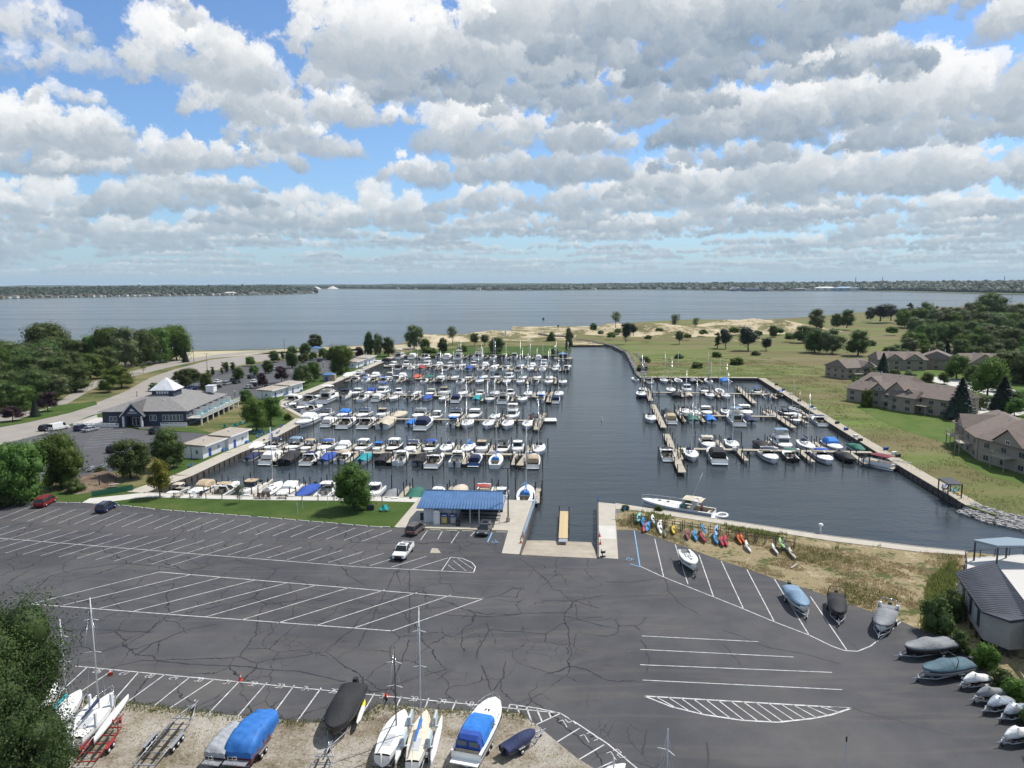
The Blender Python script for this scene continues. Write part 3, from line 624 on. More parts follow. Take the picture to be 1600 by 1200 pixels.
def b_hull(L,B,fb,H,stripe=None,**k):
    dr=k.get('draft',.45); ts,hb,sz,yy=hull_shape(L,B,fb,**k); m=MB(); secs=[]
    for t in ts:
        h=max(hb(t),.012); s=sz(t); y=yy(t); rk=max(0,t-.6)*.9
        ch=h*(.93-.35*max(0,t-.55)/.45); 
        zc=.02+.35*max(0,t-.6)
        yk=y-rk*.35*L*.12
        secs.append([(-h,y,s),(-h*1.0,y,s*.55),(-ch,yk,zc),(0,yk,-dr*(1-max(0,t-.75)*3)),(ch,yk,zc),(h*1.0,y,s*.55),(h,y,s)])
    m.loft(secs,smooth=True)
    m.add(secs[0],[tuple(range(7))],0)
    if stripe is not None:                      # coloured boot stripe just proud of the topsides
        for sg in (-1,1):
            a=[];
            for t in ts[:-1]:
                h=hb(t)+.012; s=sz(t); a.append([(sg*h,yy(t),s*.80),(sg*h,yy(t),s*.62)] if sg<0 else [(sg*h,yy(t),s*.62),(sg*h,yy(t),s*.80)])
            m.loft(a,mi=1)
    return m
def b_gunwale(L,B,fb,w=.16,**k):
    ts,hb,sz,yy=hull_shape(L,B,fb,**k); m=MB()
    for sg in (-1,1):
        a=[[(sg*(hb(t)+.02),yy(t),sz(t)+.02),(sg*max(hb(t)-w,.0),yy(t),sz(t)+.03)][::sg] for t in ts]
        m.loft(a,smooth=False)
    return m
def b_deck(L,B,fb,t0,crown=.12,**k):
    ts,hb,sz,yy=hull_shape(L,B,fb,**k); m=MB(); tt=[t0]+[t for t in ts if t>t0+.02]
    a=[]
    for t in tt:
        h=max(hb(t)-.03,.01); s=sz(t)+.01; c=crown*math.sin(min(1,(1-t)/(1-t0))*PI/2)
        a.append([(h,yy(t),s),(h*.72,yy(t),s+c*.75),(0,yy(t),s+c),(-h*.72,yy(t),s+c*.75),(-h,yy(t),s)])
    m.loft(a); return m
def b_cockpit(L,B,fb,t0,t1,w,zf,seats=True,**k):
    ts,hb,sz,yy=hull_shape(L,B,fb,**k); m=MB(); h0=hb(t0)-w; h1=hb(t1)-w; s=sz(t1)
    y0,y1=yy(t0),yy(t1)
    m.add([(-h0,y0,zf),(h0,y0,zf),(h1,y1,zf),(-h1,y1,zf),(-h0,y0,sz(t0)+.02),(h0,y0,sz(t0)+.02),(h1,y1,s+.02),(-h1,y1,s+.02)],[(0,1,2,3),(0,4,5,1),(1,5,6,2),(2,6,7,3),(3,7,4,0)],0)
    if seats:
        m.box(0,y0+.35,zf,h0*1.7,.5,.42,mi=1); m.box(-h1*.55,y1-.9,zf,h1*.6,.55,.62,mi=1); m.box(h1*.55,y1-.9,zf,h1*.6,.55,.62,mi=1)
    return m
def b_canopy(w0,w1,y0,y1,z0,z1,taper=.82,open_=False):
    """soft top: rounded box, closed sides or bimini on bows"""
    m=MB()
    if open_:
        n=6; a=[]
        for i in range(n):
            y=y0+(y1-y0)*i/(n-1); c=.10*math.sin(PI*i/(n-1)); w=w0+(w1-w0)*i/(n-1)
            a.append([(-w,y,z1-.10),(-w*.6,y,z1+c),(w*.6,y,z1+c),(w,y,z1-.10)][::-1])
        m.loft(a); a2=[[(p[0],p[1],p[2]-.05) for p in q] for q in a]; m.loft([q[::-1] for q in a2])
        m.add([p for q in (a[0],a2[0]) for p in q],[(0,1,5,4),(1,2,6,5),(2,3,7,6)])
        m.add([p for q in (a[-1],a2[-1]) for p in q],[(0,1,5,4),(1,2,6,5),(2,3,7,6)])
        return m
    a=[]
    for y,w,zt in ((y0,w0,z0+.75*(z1-z0)),(y0+.25*(y1-y0),w0,z1),(y0+.7*(y1-y0),(w0+w1)/2,z1+.04),(y1,w1,z0+.66*(z1-z0))):
        a.append([(w,y,z0),(w*(taper+.1),y,z0+(zt-z0)*.7),(w*taper*.85,y,zt),(-w*taper*.85,y,zt),(-w*(taper+.1),y,z0+(zt-z0)*.7),(-w,y,z0)])
    m.loft(a,smooth=False); m.add(a[0],[(0,1,2,3,4,5)]); m.add(a[-1],[(5,4,3,2,1,0)])
    return m
def b_wind(w,y0,y1,z0,z1):
    m=MB(); a=[(w,y0-.9,z0),(w*.96,y0-.1,z0),(w*.55,y0+.35,z0),(-w*.55,y0+.35,z0),(-w*.96,y0-.1,z0),(-w,y0-.9,z0)]
    b=[(w*.92,y1-.9,z0+.12),(w*.86,y1-.35,z1),(w*.48,y1-.1,z1),(-w*.48,y1-.1,z1),(-w*.86,y1-.35,z1),(-w*.92,y1-.9,z0+.12)]
    m.loft([a,b],smooth=False); m.loft([b,a],smooth=False)
    return m
def b_frames(w,y0,y1,z0,z1):
    m=MB()
    for y in (y0,(y0+y1)/2,y1):
        for sg in (-1,1): m.tube((sg*w,(y0+y1)/2+(y-(y0+y1)/2)*.3,z0),(sg*w*.98,y,z1-.1),.022,4)
    return m
def b_rail(L,B,fb,t0,hh=.55,r=.02,**k):
    ts,hb,sz,yy=hull_shape(L,B,fb,**k); m=MB()
    tt=[t0+(0.985-t0)*i/6 for i in range(7)]
    for sg in (-1,1):
        pts=[(sg*max(hb(t)-.06,0),yy(t),sz(t)+hh) for t in tt]
        m.path(pts,r,4)
        for t in tt[::2]: m.tube((sg*max(hb(t)-.06,0),yy(t),sz(t)),(sg*max(hb(t)-.06,0),yy(t),sz(t)+hh),r*.8,4)
    m.tube((-max(hb(tt[-1])-.06,0),yy(tt[-1]),sz(1)+hh),(0,yy(1)+.05,sz(1)+hh),r,4)
    m.tube((max(hb(tt[-1])-.06,0),yy(tt[-1]),sz(1)+hh),(0,yy(1)+.05,sz(1)+hh),r,4)
    return m
def b_outboard(y,z):
    m=MB(); m.box(0,y-.32,z+.35,.46,.62,.62,top=.78,mi=0); m.box(0,y-.30,z-.55,.18,.34,.95,mi=0); m.box(0,y-.05,z+.0,.30,.22,.5,mi=0); return m
_bm={}
def proto(key,fn):
    if key not in _bm: _bm[key]=fn()
    return _bm[key]
# each builder returns [(part name, mesh, [(sub part name, mesh)])]
def boat_parts(kind,hc,cc,L):
    H=hullm(hc); K=canv(cc); P_=[]; a=P_.append
    if kind=='S':                                      # sailing yacht, sail on the boom
        B=L*.33; fb=1.0; k=dict(rise=.28,full=1.15,st=.70,pw=2.0,draft=.7)
        a(('hull',b_hull(L,B,fb,H,1,**k).mesh('hull',[H,mat('navy_stripe',(.015,.03,.12),.3)]),[]))
        d=b_deck(L,B,fb,.30,.10,**k)
        hb=lambda t:B/2*bthw(t,1.15,2.0,.70)
        for sg in (-1,1):                              # side decks of the cockpit
            d.add([(sg*hb(0),-L/2,fb),(sg*hb(.3),-.2*L,fb+.03),(sg*hb(.3)*.55,-.2*L,fb+.05),(sg*hb(0)*.6,-L/2,fb+.02)][::sg],[(0,1,2,3)])
        d.add([(-hb(0)*.62,-L/2,fb),(hb(0)*.62,-L/2,fb),(hb(0)*.62,-L*.46,fb+.02),(-hb(0)*.62,-L*.46,fb+.02)],[(0,1,2,3)])
        a(('deck',d.mesh('deck',M_DECKW),[]))
        c=MB(); c.add([(-B*.24,-L*.46,.45),(B*.24,-L*.46,.45),(B*.27,-L*.2,.45),(-B*.27,-L*.2,.45),(-B*.24,-L*.46,fb+.02),(B*.24,-L*.46,fb+.02),(B*.27,-L*.2,fb+.05),(-B*.27,-L*.2,fb+.05)],[(0,1,2,3),(0,4,5,1),(1,5,6,2),(2,6,7,3),(3,7,4,0)])
        c.box(0,-L*.38,.45,.12,.12,.75,mi=1)
        a(('cockpit',c.mesh('cockpit',[M_COCK,M_STEEL]),[]))
        cb=MB(); s=[]
        for y,w,z in ((-L*.20,B*.30,.50),(-L*.05,B*.31,.50),(L*.12,B*.24,.42),(L*.24,B*.12,.22),(L*.27,B*.10,.02)):
            s.append([(w,y,fb),(w*.9,y,fb+z*.9),(w*.5,y,fb+z),(-w*.5,y,fb+z),(-w*.9,y,fb+z*.9),(-w,y,fb)])
        cb.loft(s); cb.add(s[0],[(0,1,2,3,4,5)])
        win=MB()
        for sg in (-1,1): win.add([(sg*(B*.30-.01)+sg*.02,-L*.15,fb+.18),(sg*(B*.30)+sg*.02,L*.06,fb+.18),(sg*(B*.285)+sg*.01,L*.05,fb+.36),(sg*(B*.285)+sg*.015,-L*.15,fb+.38)][::sg],[(0,1,2,3)])
        hat=MB(); hat.box(0,L*.05,fb+.50,.5,.5,.03); hat.box(0,-L*.165,fb+.48,.6,.7,.05)
        a(('cabin',cb.mesh('cabin',M_GEL),[('cabin_window',win.mesh('cabin_window',M_GLASS)),('hatch',hat.mesh('hatch',M_GLASS))]))
        mh=L*1.32; mm=MB(); my=L*.10; mm.tube((0,my,fb+.3),(0,my-.15,mh),.085,6,r1=.06)
        sp=MB(); 
        for z in (mh*.42,mh*.70) if L>9.5 else (mh*.55,): sp.tube((-B*.30,my-.1,z-.06),(B*.30,my-.1,z-.06),.03,4)
        a(('mast',mm.mesh('mast',M_DARKMAST if hc=='k' else M_ALU),[('spreader',sp.mesh('spreader',M_ALU))]))
        bo=MB(); bo.tube((0,my,fb+1.35),(0,-L*.33,fb+1.30),.06,6)
        sc=MB(); secs=[]
        for i in range(7):
            t=i/6; y=my-.1+(-L*.31-my)*t; r=.24*(1-.55*t); z=fb+1.50+.12*(1-t)
            secs.append([(r*.55*math.cos(q),y,z+r*math.sin(q)) for q in [j*PI/3 for j in range(6)]])
        sc.loft(secs,closed=True,caps=(True,True))
        a(('boom',bo.mesh('boom',M_ALU),[('sail_cover',sc.mesh('sail_cover',K))]))
        rg=MB(); rg.tube((0,L*.49,fb*1.28),(0,my-.14,mh*.97),.022,3); rg.tube((0,-L*.49,fb),(0,my-.15,mh),.014,3)
        for sg in (-1,1): rg.tube((sg*B*.46,my-.3,fb),(0,my-.12,mh*.95),.012,3)
        a(('rigging',rg.mesh('rigging',M_STEEL),[]))
        a(('pulpit',b_rail(L,B,fb,.80,.55,.022,**k).mesh('pulpit',M_STEEL),[]))
        if cc in 'nbugkt':
            dg=b_canopy(B*.27,B*.24,-L*.235,-L*.13,fb+.35,fb+.98); a(('sprayhood',dg.mesh('sprayhood',K),[]))
    elif kind in 'CK':                                   # express cruiser with canvas (K: dark glass arch, open cockpit)
        B=L*.335; fb=1.05; k=dict(rise=.30,full=.95,st=.95,pw=2.3)
        a(('hull',b_hull(L,B,fb,H,1,**k).mesh('hull',[H,mat('navy_stripe',(.015,.03,.12),.3)]),[]))
        a(('gunwale',b_gunwale(L,B,fb,.22,**k).mesh('gunwale',M_GEL),[]))
        a(('foredeck',b_deck(L,B,fb,.52,.36,**k).mesh('foredeck',M_DECKW),[('hatch',MB().box(0,L*.20,fb*1.1+.30,.5,.5,.05).mesh('hatch',M_GLASS))]))
        a(('cockpit',b_cockpit(L,B,fb,.05,.52,.20,.42,**k).mesh('cockpit',[M_COCK,M_CREAM]),[]))
        w=MB(); w.box(0,-L*.5-.35,.22,B*.88,.75,.10); a(('swim_platform',w.mesh('swim_platform',M_GEL),[]))
        a(('windshield',b_wind(B*.44,L*.05,L*.05-.55,fb+.12,fb+.85).mesh('windshield',M_GLASS),[]))
        win=MB()
        for sg in (-1,1): win.add([(sg*(B*.5+.005),L*.02,fb*.98),(sg*(B*.492),L*.2,fb*1.01),(sg*(B*.495),L*.19,fb*.86),(sg*(B*.5+.005),L*.03,fb*.84)][::-sg],[(0,1,2,3)])
        a(('side_window',win.mesh('side_window',M_GLASS),[]))
        if kind=='C':
            a(('canopy',b_canopy(B*.44,B*.42,-L*.36,L*.05,fb+.05,fb+1.35).mesh('canopy',K),[]))
        else:
            ar=MB()
            for sg in (-1,1): ar.add([(sg*B*.46,-L*.22,fb),(sg*B*.46,-L*.16,fb),(sg*B*.40,-L*.24,fb+1.3),(sg*B*.40,-L*.29,fb+1.3)],[(0,1,2,3),(3,2,1,0)])
            ar.box(0,-L*.265,fb+1.3,B*.82,L*.055,.10); ar.cyl(0,-L*.265,fb+1.4,fb+1.55,.25,.22,8)
            a(('radar_arch',ar.mesh('radar_arch',M_GEL),[]))
            a(('bimini',b_canopy(B*.42,B*.40,-L*.20,L*.02,fb+1.1,fb+1.55,open_=True).mesh('bimini',K),[('bimini_frame',b_frames(B*.42,-L*.20,L*.02,fb,fb+1.5).mesh('bimini_frame',M_STEEL))]))
        a(('bow_rail',b_rail(L,B,fb,.56,.5,.022,**k).mesh('bow_rail',M_STEEL),[]))
    elif kind=='F':                                      # flybridge motor yacht
        B=L*.33; fb=1.35; k=dict(rise=.32,full=.9,st=.96,pw=2.4)
        a(('hull',b_hull(L,B,fb,H,1,**k).mesh('hull',[H,mat('navy_stripe',(.015,.03,.12),.3)]),[]))
        a(('gunwale',b_gunwale(L,B,fb,.35,**k).mesh('gunwale',M_GEL),[]))
        a(('foredeck',b_deck(L,B,fb,.50,.25,**k).mesh('foredeck',M_DECKW),[]))
        a(('cockpit',b_cockpit(L,B,fb,.02,.28,.12,.6,False,**k).mesh('cockpit',[M_COCK,M_CREAM]),[]))
        h=MB(); s=[]
        for y,w,z in ((-L*.24,B*.43,1.55),(L*.02,B*.43,1.6),(L*.10,B*.40,1.5),(L*.20,B*.30,.55),(L*.26,B*.2,.15)):
            s.append([(w,y,fb-.05),(w*.94,y,fb+z*.9),(w*.8,y,fb+z),(-w*.8,y,fb+z),(-w*.94,y,fb+z*.9),(-w,y,fb-.05)])
        h.loft(s,smooth=False); h.add(s[0],[(0,1,2,3,4,5)])
        win=MB()
        for sg in (-1,1): win.add([(sg*(B*.425),-L*.20,fb+.62),(sg*(B*.42),L*.06,fb+.62),(sg*(B*.412),L*.05,fb+1.22),(sg*(B*.417),-L*.20,fb+1.22)][::sg],[(0,1,2,3)])
        win.add([(-B*.34,L*.125,fb+1.40),(B*.34,L*.125,fb+1.40),(B*.30,L*.195,fb+.72),(-B*.30,L*.195,fb+.72)][::-1],[(0,1,2,3)])
        win.box(0,-L*.24-.02,fb+.1,B*.55,.04,1.25)
        a(('cabin',h.mesh('cabin',M_GEL),[('cabin_window',win.mesh('cabin_window',M_GLASS))]))
        f=MB(); f.box(0,-L*.08,fb+1.62,B*.84,L*.38,.10); 
        f.loft([[(B*.40,-L*.20,fb+1.7),(B*.40,L*.04,fb+1.7),(B*.28,L*.12,fb+1.7),(-B*.28,L*.12,fb+1.7),(-B*.40,L*.04,fb+1.7),(-B*.40,-L*.20,fb+1.7)],[(B*.41,-L*.22,fb+2.15),(B*.40,L*.01,fb+2.3),(B*.27,L*.08,fb+2.3),(-B*.27,L*.08,fb+2.3),(-B*.40,L*.01,fb+2.3),(-B*.41,-L*.22,fb+2.15)]],smooth=False)
        f.box(0,-L*.02,fb+1.7,B*.5,.6,.6,mi=1); f.box(0,-L*.14,fb+1.7,B*.6,.6,.5,mi=1)
        a(('flybridge',f.mesh('flybridge',[M_GEL,M_CREAM]),[]))
        a(('bimini',b_canopy(B*.40,B*.38,-L*.22,L*.02,fb+3,fb+3.65,open_=True).mesh('bimini',K),[('bimini_frame',b_frames(B*.40,-L*.2,0,fb+1.7,fb+3.6).mesh('bimini_frame',M_STEEL))]))
        w=MB(); w.box(0,-L*.5-.35,.25,B*.9,.8,.10); a(('swim_platform',w.mesh('swim_platform',M_GEL),[]))
        a(('bow_rail',b_rail(L,B,fb,.52,.6,.025,**k).mesh('bow_rail',M_STEEL),[]))
    elif kind=='H':                                      # fishing boat with hard top and outboard
        B=L*.33; fb=.95; k=dict(rise=.45,full=.95,st=.96)
        a(('hull',b_hull(L,B,fb,H,None,**k).mesh('hull',H),[])); a(('gunwale',b_gunwale(L,B,fb,.22,**k).mesh('gunwale',M_GEL),[]))
        a(('foredeck',b_deck(L,B,fb,.55,.30,**k).mesh('foredeck',M_DECKW),[]))
        a(('cockpit',b_cockpit(L,B,fb,.06,.55,.18,.35,**k).mesh('cockpit',[M_DECKW,M_CREAM]),[]))
        h=MB(); h.loft([[(B*.40,-L*.08,fb),(B*.40,L*.10,fb),(B*.26,L*.17,fb+.1),(-B*.26,L*.17,fb+.1),(-B*.40,L*.10,fb),(-B*.40,-L*.08,fb)],[(B*.38,-L*.08,fb+.5),(B*.38,L*.09,fb+.5),(B*.24,L*.15,fb+.5),(-B*.24,L*.15,fb+.5),(-B*.38,L*.09,fb+.5),(-B*.38,-L*.08,fb+.5)]],smooth=False)
        g=MB(); g.loft([[(B*.37,-L*.08,fb+.5),(B*.37,L*.08,fb+.5),(B*.23,L*.145,fb+.5),(-B*.23,L*.145,fb+.5),(-B*.37,L*.08,fb+.5),(-B*.37,-L*.08,fb+.5)],[(B*.34,-L*.07,fb+1.25),(B*.34,L*.05,fb+1.25),(B*.20,L*.08,fb+1.25),(-B*.20,L*.08,fb+1.25),(-B*.34,L*.05,fb+1.25),(-B*.34,-L*.07,fb+1.25)]],smooth=False)
        a(('wheelhouse',h.mesh('wheelhouse',M_GEL),[('wheelhouse_window',g.mesh('wheelhouse_window',M_GLASS))]))
        tp=MB(); tp.prism([(-B*.37,-L*.16),(B*.37,-L*.16),(B*.37,L*.05),(B*.22,L*.10),(-B*.22,L*.10),(-B*.37,L*.05)],fb+1.26,fb+1.36,bottom=True); tp.cyl(0,-.1*L,fb+1.36,fb+1.5,.22,.2,8)
        a(('hard_top',tp.mesh('hard_top',canv(cc) if cc in 'nbutg' else M_GEL),[]))
        a(('outboard_motor',b_outboard(-L*.5,.35).mesh('outboard_motor',M_BLACKM if cc!='w' else M_GEL),[]))
        a(('bow_rail',b_rail(L,B,fb,.58,.5,.022,**k).mesh('bow_rail',M_STEEL),[]))
    elif kind in 'VR':                                   # runabout, under a full cover (V) or open with bimini (R)
        B=L*.36; fb=.75; k=dict(rise=.30,full=.85,st=.95)
        a(('hull',b_hull(L,B,fb,H,1,**k).mesh('hull',[H,mat('dark_stripe',(.03,.03,.035),.3)]),[]))
        if kind=='V':
            ts,hb,sz,yy=hull_shape(L,B,fb,**k); m=MB(); s=[]
            for t in ts:
                h=max(hb(t)+.04,.03); z=sz(t); up=.62*math.exp(-((t-.52)/.20)**2)+.16*(1-t)+.10
                up*=min(1,(1.02-t)/.12)
                s.append([(h,yy(t),z-.18),(h,yy(t),z+.02),(h*.5,yy(t),z+up*.8),(0,yy(t),z+up),(-h*.5,yy(t),z+up*.8),(-h,yy(t),z+.02),(-h,yy(t),z-.18)])
            m.loft(s); m.add(s[0],[tuple(range(7))])
            a(('mooring_cover',m.mesh('mooring_cover',K),[]))
        else:
            a(('gunwale',b_gunwale(L,B,fb,.18,**k).mesh('gunwale',M_GEL),[]))
            a(('foredeck',b_deck(L,B,fb,.62,.14,**k).mesh('foredeck',M_DECKW),[]))
            a(('cockpit',b_cockpit(L,B,fb,.08,.62,.16,.25,**k).mesh('cockpit',[M_COCK,M_CREAM]),[]))
            a(('windshield',b_wind(B*.42,L*.10,L*.10-.4,fb+.08,fb+.5).mesh('windshield',M_GLASS),[]))
            a(('bimini',b_canopy(B*.42,B*.40,-L*.24,L*.06,fb+1.0,fb+1.35,open_=True).mesh('bimini',K),[('bimini_frame',b_frames(B*.42,-L*.24,L*.06,fb,fb+1.3).mesh('bimini_frame',M_STEEL))]))
        a(('outboard_motor',b_outboard(-L*.5,.25).mesh('outboard_motor',M_BLACKM),[]))
    elif kind=='P':                                      # pontoon boat
        B=2.6; m=MB()
        for sg in (-1,1):
            s=[]
            for t,r in ((0,.30),(.05,.36),(.85,.36),(.95,.25),(1,.05)):
                s.append([(sg*.9+r*math.cos(q),(t-.5)*L,.15+r*math.sin(q)+(.2 if t>.9 else 0)) for q in [j*PI/4 for j in range(8)]])
            m.loft(s,closed=True,caps=(True,True))
        a(('pontoons',m.mesh('pontoon',mat('brushed_aluminium',(.5,.5,.51),.35,metal=.8)),[]))
        a(('deck',MB().box(0,0,.52,B,L*.96,.10).mesh('deck',M_CREAM),[]))
        f=MB()
        for x,y,sx,sy in ((-B/2+.04,0,.05,L*.86),(B/2-.04,0,.05,L*.86),(0,L*.43,B,.05),(0,-L*.43,B,.05)): f.box(x,y,.64,sx,sy,.62)
        a(('fence_panels',f.mesh('fence_panel',H),[]))
        st=MB()
        for x,y,sx,sy in ((-.9,L*.2,.6,2.2),(.9,L*.25,.6,1.6),(-.9,-L*.2,.6,1.6),(.2,-L*.35,1.6,.6)): st.box(x,y,.62,sx,sy,.45)
        a(('seats',st.mesh('seat',M_CREAM),[]))
        a(('bimini',b_canopy(1.25,1.25,-L*.36,L*.18,2.2,2.65,open_=True).mesh('bimini',K),[('bimini_frame',b_frames(1.22,-L*.34,L*.16,.7,2.6).mesh('bimini_frame',M_STEEL))]))
        a(('outboard_motor',b_outboard(-L*.48,.3).mesh('outboard_motor',M_BLACKM),[]))
    return P_
SMALLSETS={'side_window','bimini_frame','cabin_window','wheelhouse_window','seats','pontoons','fence_panels','rigging','spreader','hatch','bow_rail','pulpit','canvas_window','window_glass'}
def place_parts(root,parts):
    for n,me,subs in parts:
        o=put(n,me,root,kind='stuff' if n in SMALLSETS else None)
        for sn,sm in subs: put(sn,sm,o,kind='stuff' if sn in SMALLSETS else None)
KN={'S':('sailboat','sailboat'),'C':('motor_cruiser','motorboat'),'K':('motor_cruiser','motorboat'),'F':('motor_yacht','motor yacht'),'H':('fishing_boat','fishing boat'),'V':('covered_runabout','motorboat'),'R':('runabout','motorboat'),'P':('pontoon_boat','pontoon boat')}
def boat_look(kind,hc,cc):
    h=HULLC[hc][0]; c=CANV[cc][0]
    return {'S':f'{h} sailboat with {c} sail cover','C':f'{h} cruiser with {c} canvas','K':f'{h} arch-topped cruiser with {c} bimini','F':f'{h} flybridge yacht with {c} top','H':f'{h} fishing boat, {"white" if cc not in "nbutg" else c} hardtop','V':f'{h} runabout under {c} cover','R':f'{h} open runabout with {c} bimini','P':f'{h} pontoon boat with {c} awning'}[kind]
G_EAST='boats berthed in the east marina basin'
def boat(kind,hc,cc,x,y,z,rz,label,group,L=9.0,pitch=0):
    base={'S':10.0,'C':9.5,'K':10.5,'F':13.0,'H':7.5,'V':6.6,'R':6.4,'P':7.2}[kind]
    parts=proto((kind,hc,cc),lambda:boat_parts(kind,hc,cc,base))
    n,cat=KN[kind]
    t=thing(n,label,cat,(x,y,z),rz,group,L/base*(1.15 if group and 'east' in group else 1.12 if group and 'west' in group else 1.07))
    if pitch: t.rotation_euler=(pitch,0,rz)
    place_parts(t,parts); return t
# ------------------------------------------------------------------ docks: a walkway with finger piers and piles
DZ=-.40
ORD=['first','second','third','fourth','fifth','sixth','seventh','eighth','ninth','tenth','eleventh','twelfth','thirteenth','fourteenth','fifteenth','sixteenth','seventeenth','eighteenth','nineteenth','twentieth']+[f'{i}{"st" if i%10==1 else "nd" if i%10==2 else "rd" if i%10==3 else "th"}' for i in range(21,60)]
M_PED=mat('white_pedestal',(.68,.68,.66),.5)
dockbox=MB().box(0,0,0,1.5,.65,.62,top=.94).mesh('dock_box',M_GEL); 
pile_me=MB().cyl(0,0,-2.6,1.75,.13,.12,7).mesh('mooring_pile',M_WOODP)
fp_me=MB().cyl(0,0,-2.2,1.15,.13,.12,6).mesh('piling',M_WOODP)
pile_n={}
def dock(name,desc,p0,p1,front,back,flen=9.5,w=1.9,seed=1,land='left',fing=None,skipf=()):
    """p0,p1 pixels of the walkway ends. front/back: lists of boats as (px, py, kind+hull+canvas, length, bow)."""
    (x0,y0),(x1,y1)=P(*p0,DZ),P(*p1,DZ); L=math.hypot(x1-x0,y1-y0); an=math.atan2(y1-y0,x1-x0); ux,uy=math.cos(an),math.sin(an); rr=random.Random(seed)
    root=thing('dock',desc,'dock',(x0,y0,0),an,'long docks reaching into the basin')
    m=MB(); m.box(L/2,0,DZ-.16,L,w,.16); d=m.build('walkway',M_DECK,root)
    s=MB()
    for k in range(int(L/6)+1):
        s.box(min(L-.2,k*6.0+.2),0,-2.6,.25,w*.9,2.6+DZ-.165)
    s.box(L/2,w/2-.04,DZ-.30,L,.10,.135); s.box(L/2,-w/2+.04,DZ-.30,L,.10,.135)
    s.build('frame',M_WOODP,root)
    return root,(x0,y0,an,L,ux,uy,w)
def side(dk,desc,boats,sgn,flen,seed,dockname,finger_between=True,group=None,bow=0,free=True,cast=None):
    root,(x0,y0,an,L,ux,uy,w)=dk; rr=random.Random(seed)
    loc=[]
    for b in boats:
        px,py,code,ln=b[:4]
        X,Y=P(px,py,WZ+.5); u=(X-x0)*ux+(Y-y0)*uy; loc.append((u,b))
    loc.sort(key=lambda t:t[0])
    n=len(loc)
    for i,(u,b) in enumerate(loc):
        px,py,code,ln=b[:4]; kind,hc,cc=code
        off=sgn*(w/2+.7+ln/2)
        bx,by=x0+ux*u-uy*off,y0+uy*u+ux*off
        toward=an+(0 if sgn<0 else PI)           # bow to the walkway
        if len(b)>4 and b[4]=='o': toward+=PI
        toward+=rr.uniform(-.025,.025)
        lab=boat_look(kind,hc,cc)+f', {ORD[i]} from {"boardwalk" if "east" in desc else "promenade"}, {desc}'
        boat(kind,hc,cc,bx,by,WZ+.02,toward,lab,group,ln)
    # finger piers between every second boat, piles in the other gaps and at the slip mouths
    edges=[]
    for i in range(n+1):
        if i==0: e=loc[0][0]-2.4
        elif i==n: e=loc[-1][0]+2.4
        else: e=(loc[i-1][0]+loc[i][0])/2
        edges.append(e)
    for i,e in enumerate(edges):
        if i%2==0:
            fl=flen*(1+rr.uniform(-.04,.04)); m=MB(); yc=sgn*(w/2+fl/2)
            if e<.6 or e>L+1.5: 
                if e<0: continue
                e=min(e,L-.6)
            m.box(e,yc,DZ-.14,1.15,fl,.14); f=m.build('finger_pier',M_DECK,root)
            for k in range(4):
                for s2 in (-1,1):
                    if (k+s2)%2==0 and k<3: continue
                    o=put('piling',fp_me,root,(e+s2*.68,sgn*(w/2+fl*(.22+.26*k)),0)); o.scale=(1,1,rr.uniform(.85,1.25))
            if rr.random()<.8:
                bx=x0+ux*(e+rr.choice((-.5,.5))*1.2)-uy*sgn*(w/2-.3); by=y0+uy*(e)+ux*sgn*(w/2-.3)
                DOCKBOX.append((bx,by,an+(rr.random()<.3)*PI/2,dockname,desc,i))
        elif free:
            for k,dd in enumerate((.72,1.06)):
                if k==0 and rr.random()<.6: continue
                pl=(e+rr.uniform(-.2,.2)); q=sgn*(w/2+flen*dd+rr.uniform(-.3,.3))
                o=put('mooring_pile',pile_me,None,(x0+ux*pl-uy*q,y0+uy*pl+ux*q,0),label=f'{"outer" if k else "inner"} timber pile, {ORD[(i-1)//2]} from {"boardwalk" if "east" in desc else "promenade"}, {desc}',cat='mooring pile',group='mooring piles standing in the basin')
                o.scale=(1,1,rr.uniform(.9,1.12))
                o.rotation_euler=(rr.uniform(-.02,.02),rr.uniform(-.02,.02),0)
DOCKBOX=[]
D1=dock('dock','first west dock, closest to the white lawn walk',(396,704.5),(822,710),[],[])
D2=dock('dock','second long timber dock of the west basin, with a small float at its outer end',(515,653),(846,657),[],[])
D3=dock('dock','third long timber dock of the west basin',(560,617),(857,620),[],[])
D4=dock('dock','fourth long timber dock of the west basin',(540,590.5),(876,594),[],[])
D5=dock('dock','fifth west dock, last before the grassy far seawall',(600,572),(884,575),[],[])
def B(s):
    out=[]
    for it in s.split(';'):
        q=it.split()
        if q: out.append((float(q[0]),float(q[1]),q[2],float(q[3]))+tuple(q[4:]))
    return out
G='boats berthed in the west marina basin'
side(D1,'near side of first west dock',B('398 712 Vwn 6;430 714 Cww 9;455 716 Vkk 9;541 713 Rwt 7;571 716 VwT 7;600 718 Vkk 7.5;627 719 Hww 8;657 720 Vyk 8;681 720 Kwk 10;715 720 Hwk 8.5;743 721 Cbn 8;775 722 Swb 9.5;833 724 Cwt 9;491 715 Kwn 9;516 714 Vwu 7.5').copy(),-1,9.5,11,'d1',group=G)
side(D1,'far side of first west dock',B('411 694 Vww 8;437 694 Rwn 8;473 692 Rws 8.5;496 692 Rwt 7.5;520 693 Kwu 9;546 693 Cww 8;572 697 Rww 8;600 695 Hwb 7;623 694 Rkw 8.5;651 694 Kwn 9;679 695 Rwu 8;704 694 Swn 9.5;736 694 Swb 9.5;757 695 Hwt 8.5;788 697 Rwk 8;811 697 Hww 8.5;842 702 Swk 9.5'),1,9,12,'d1',group=G)
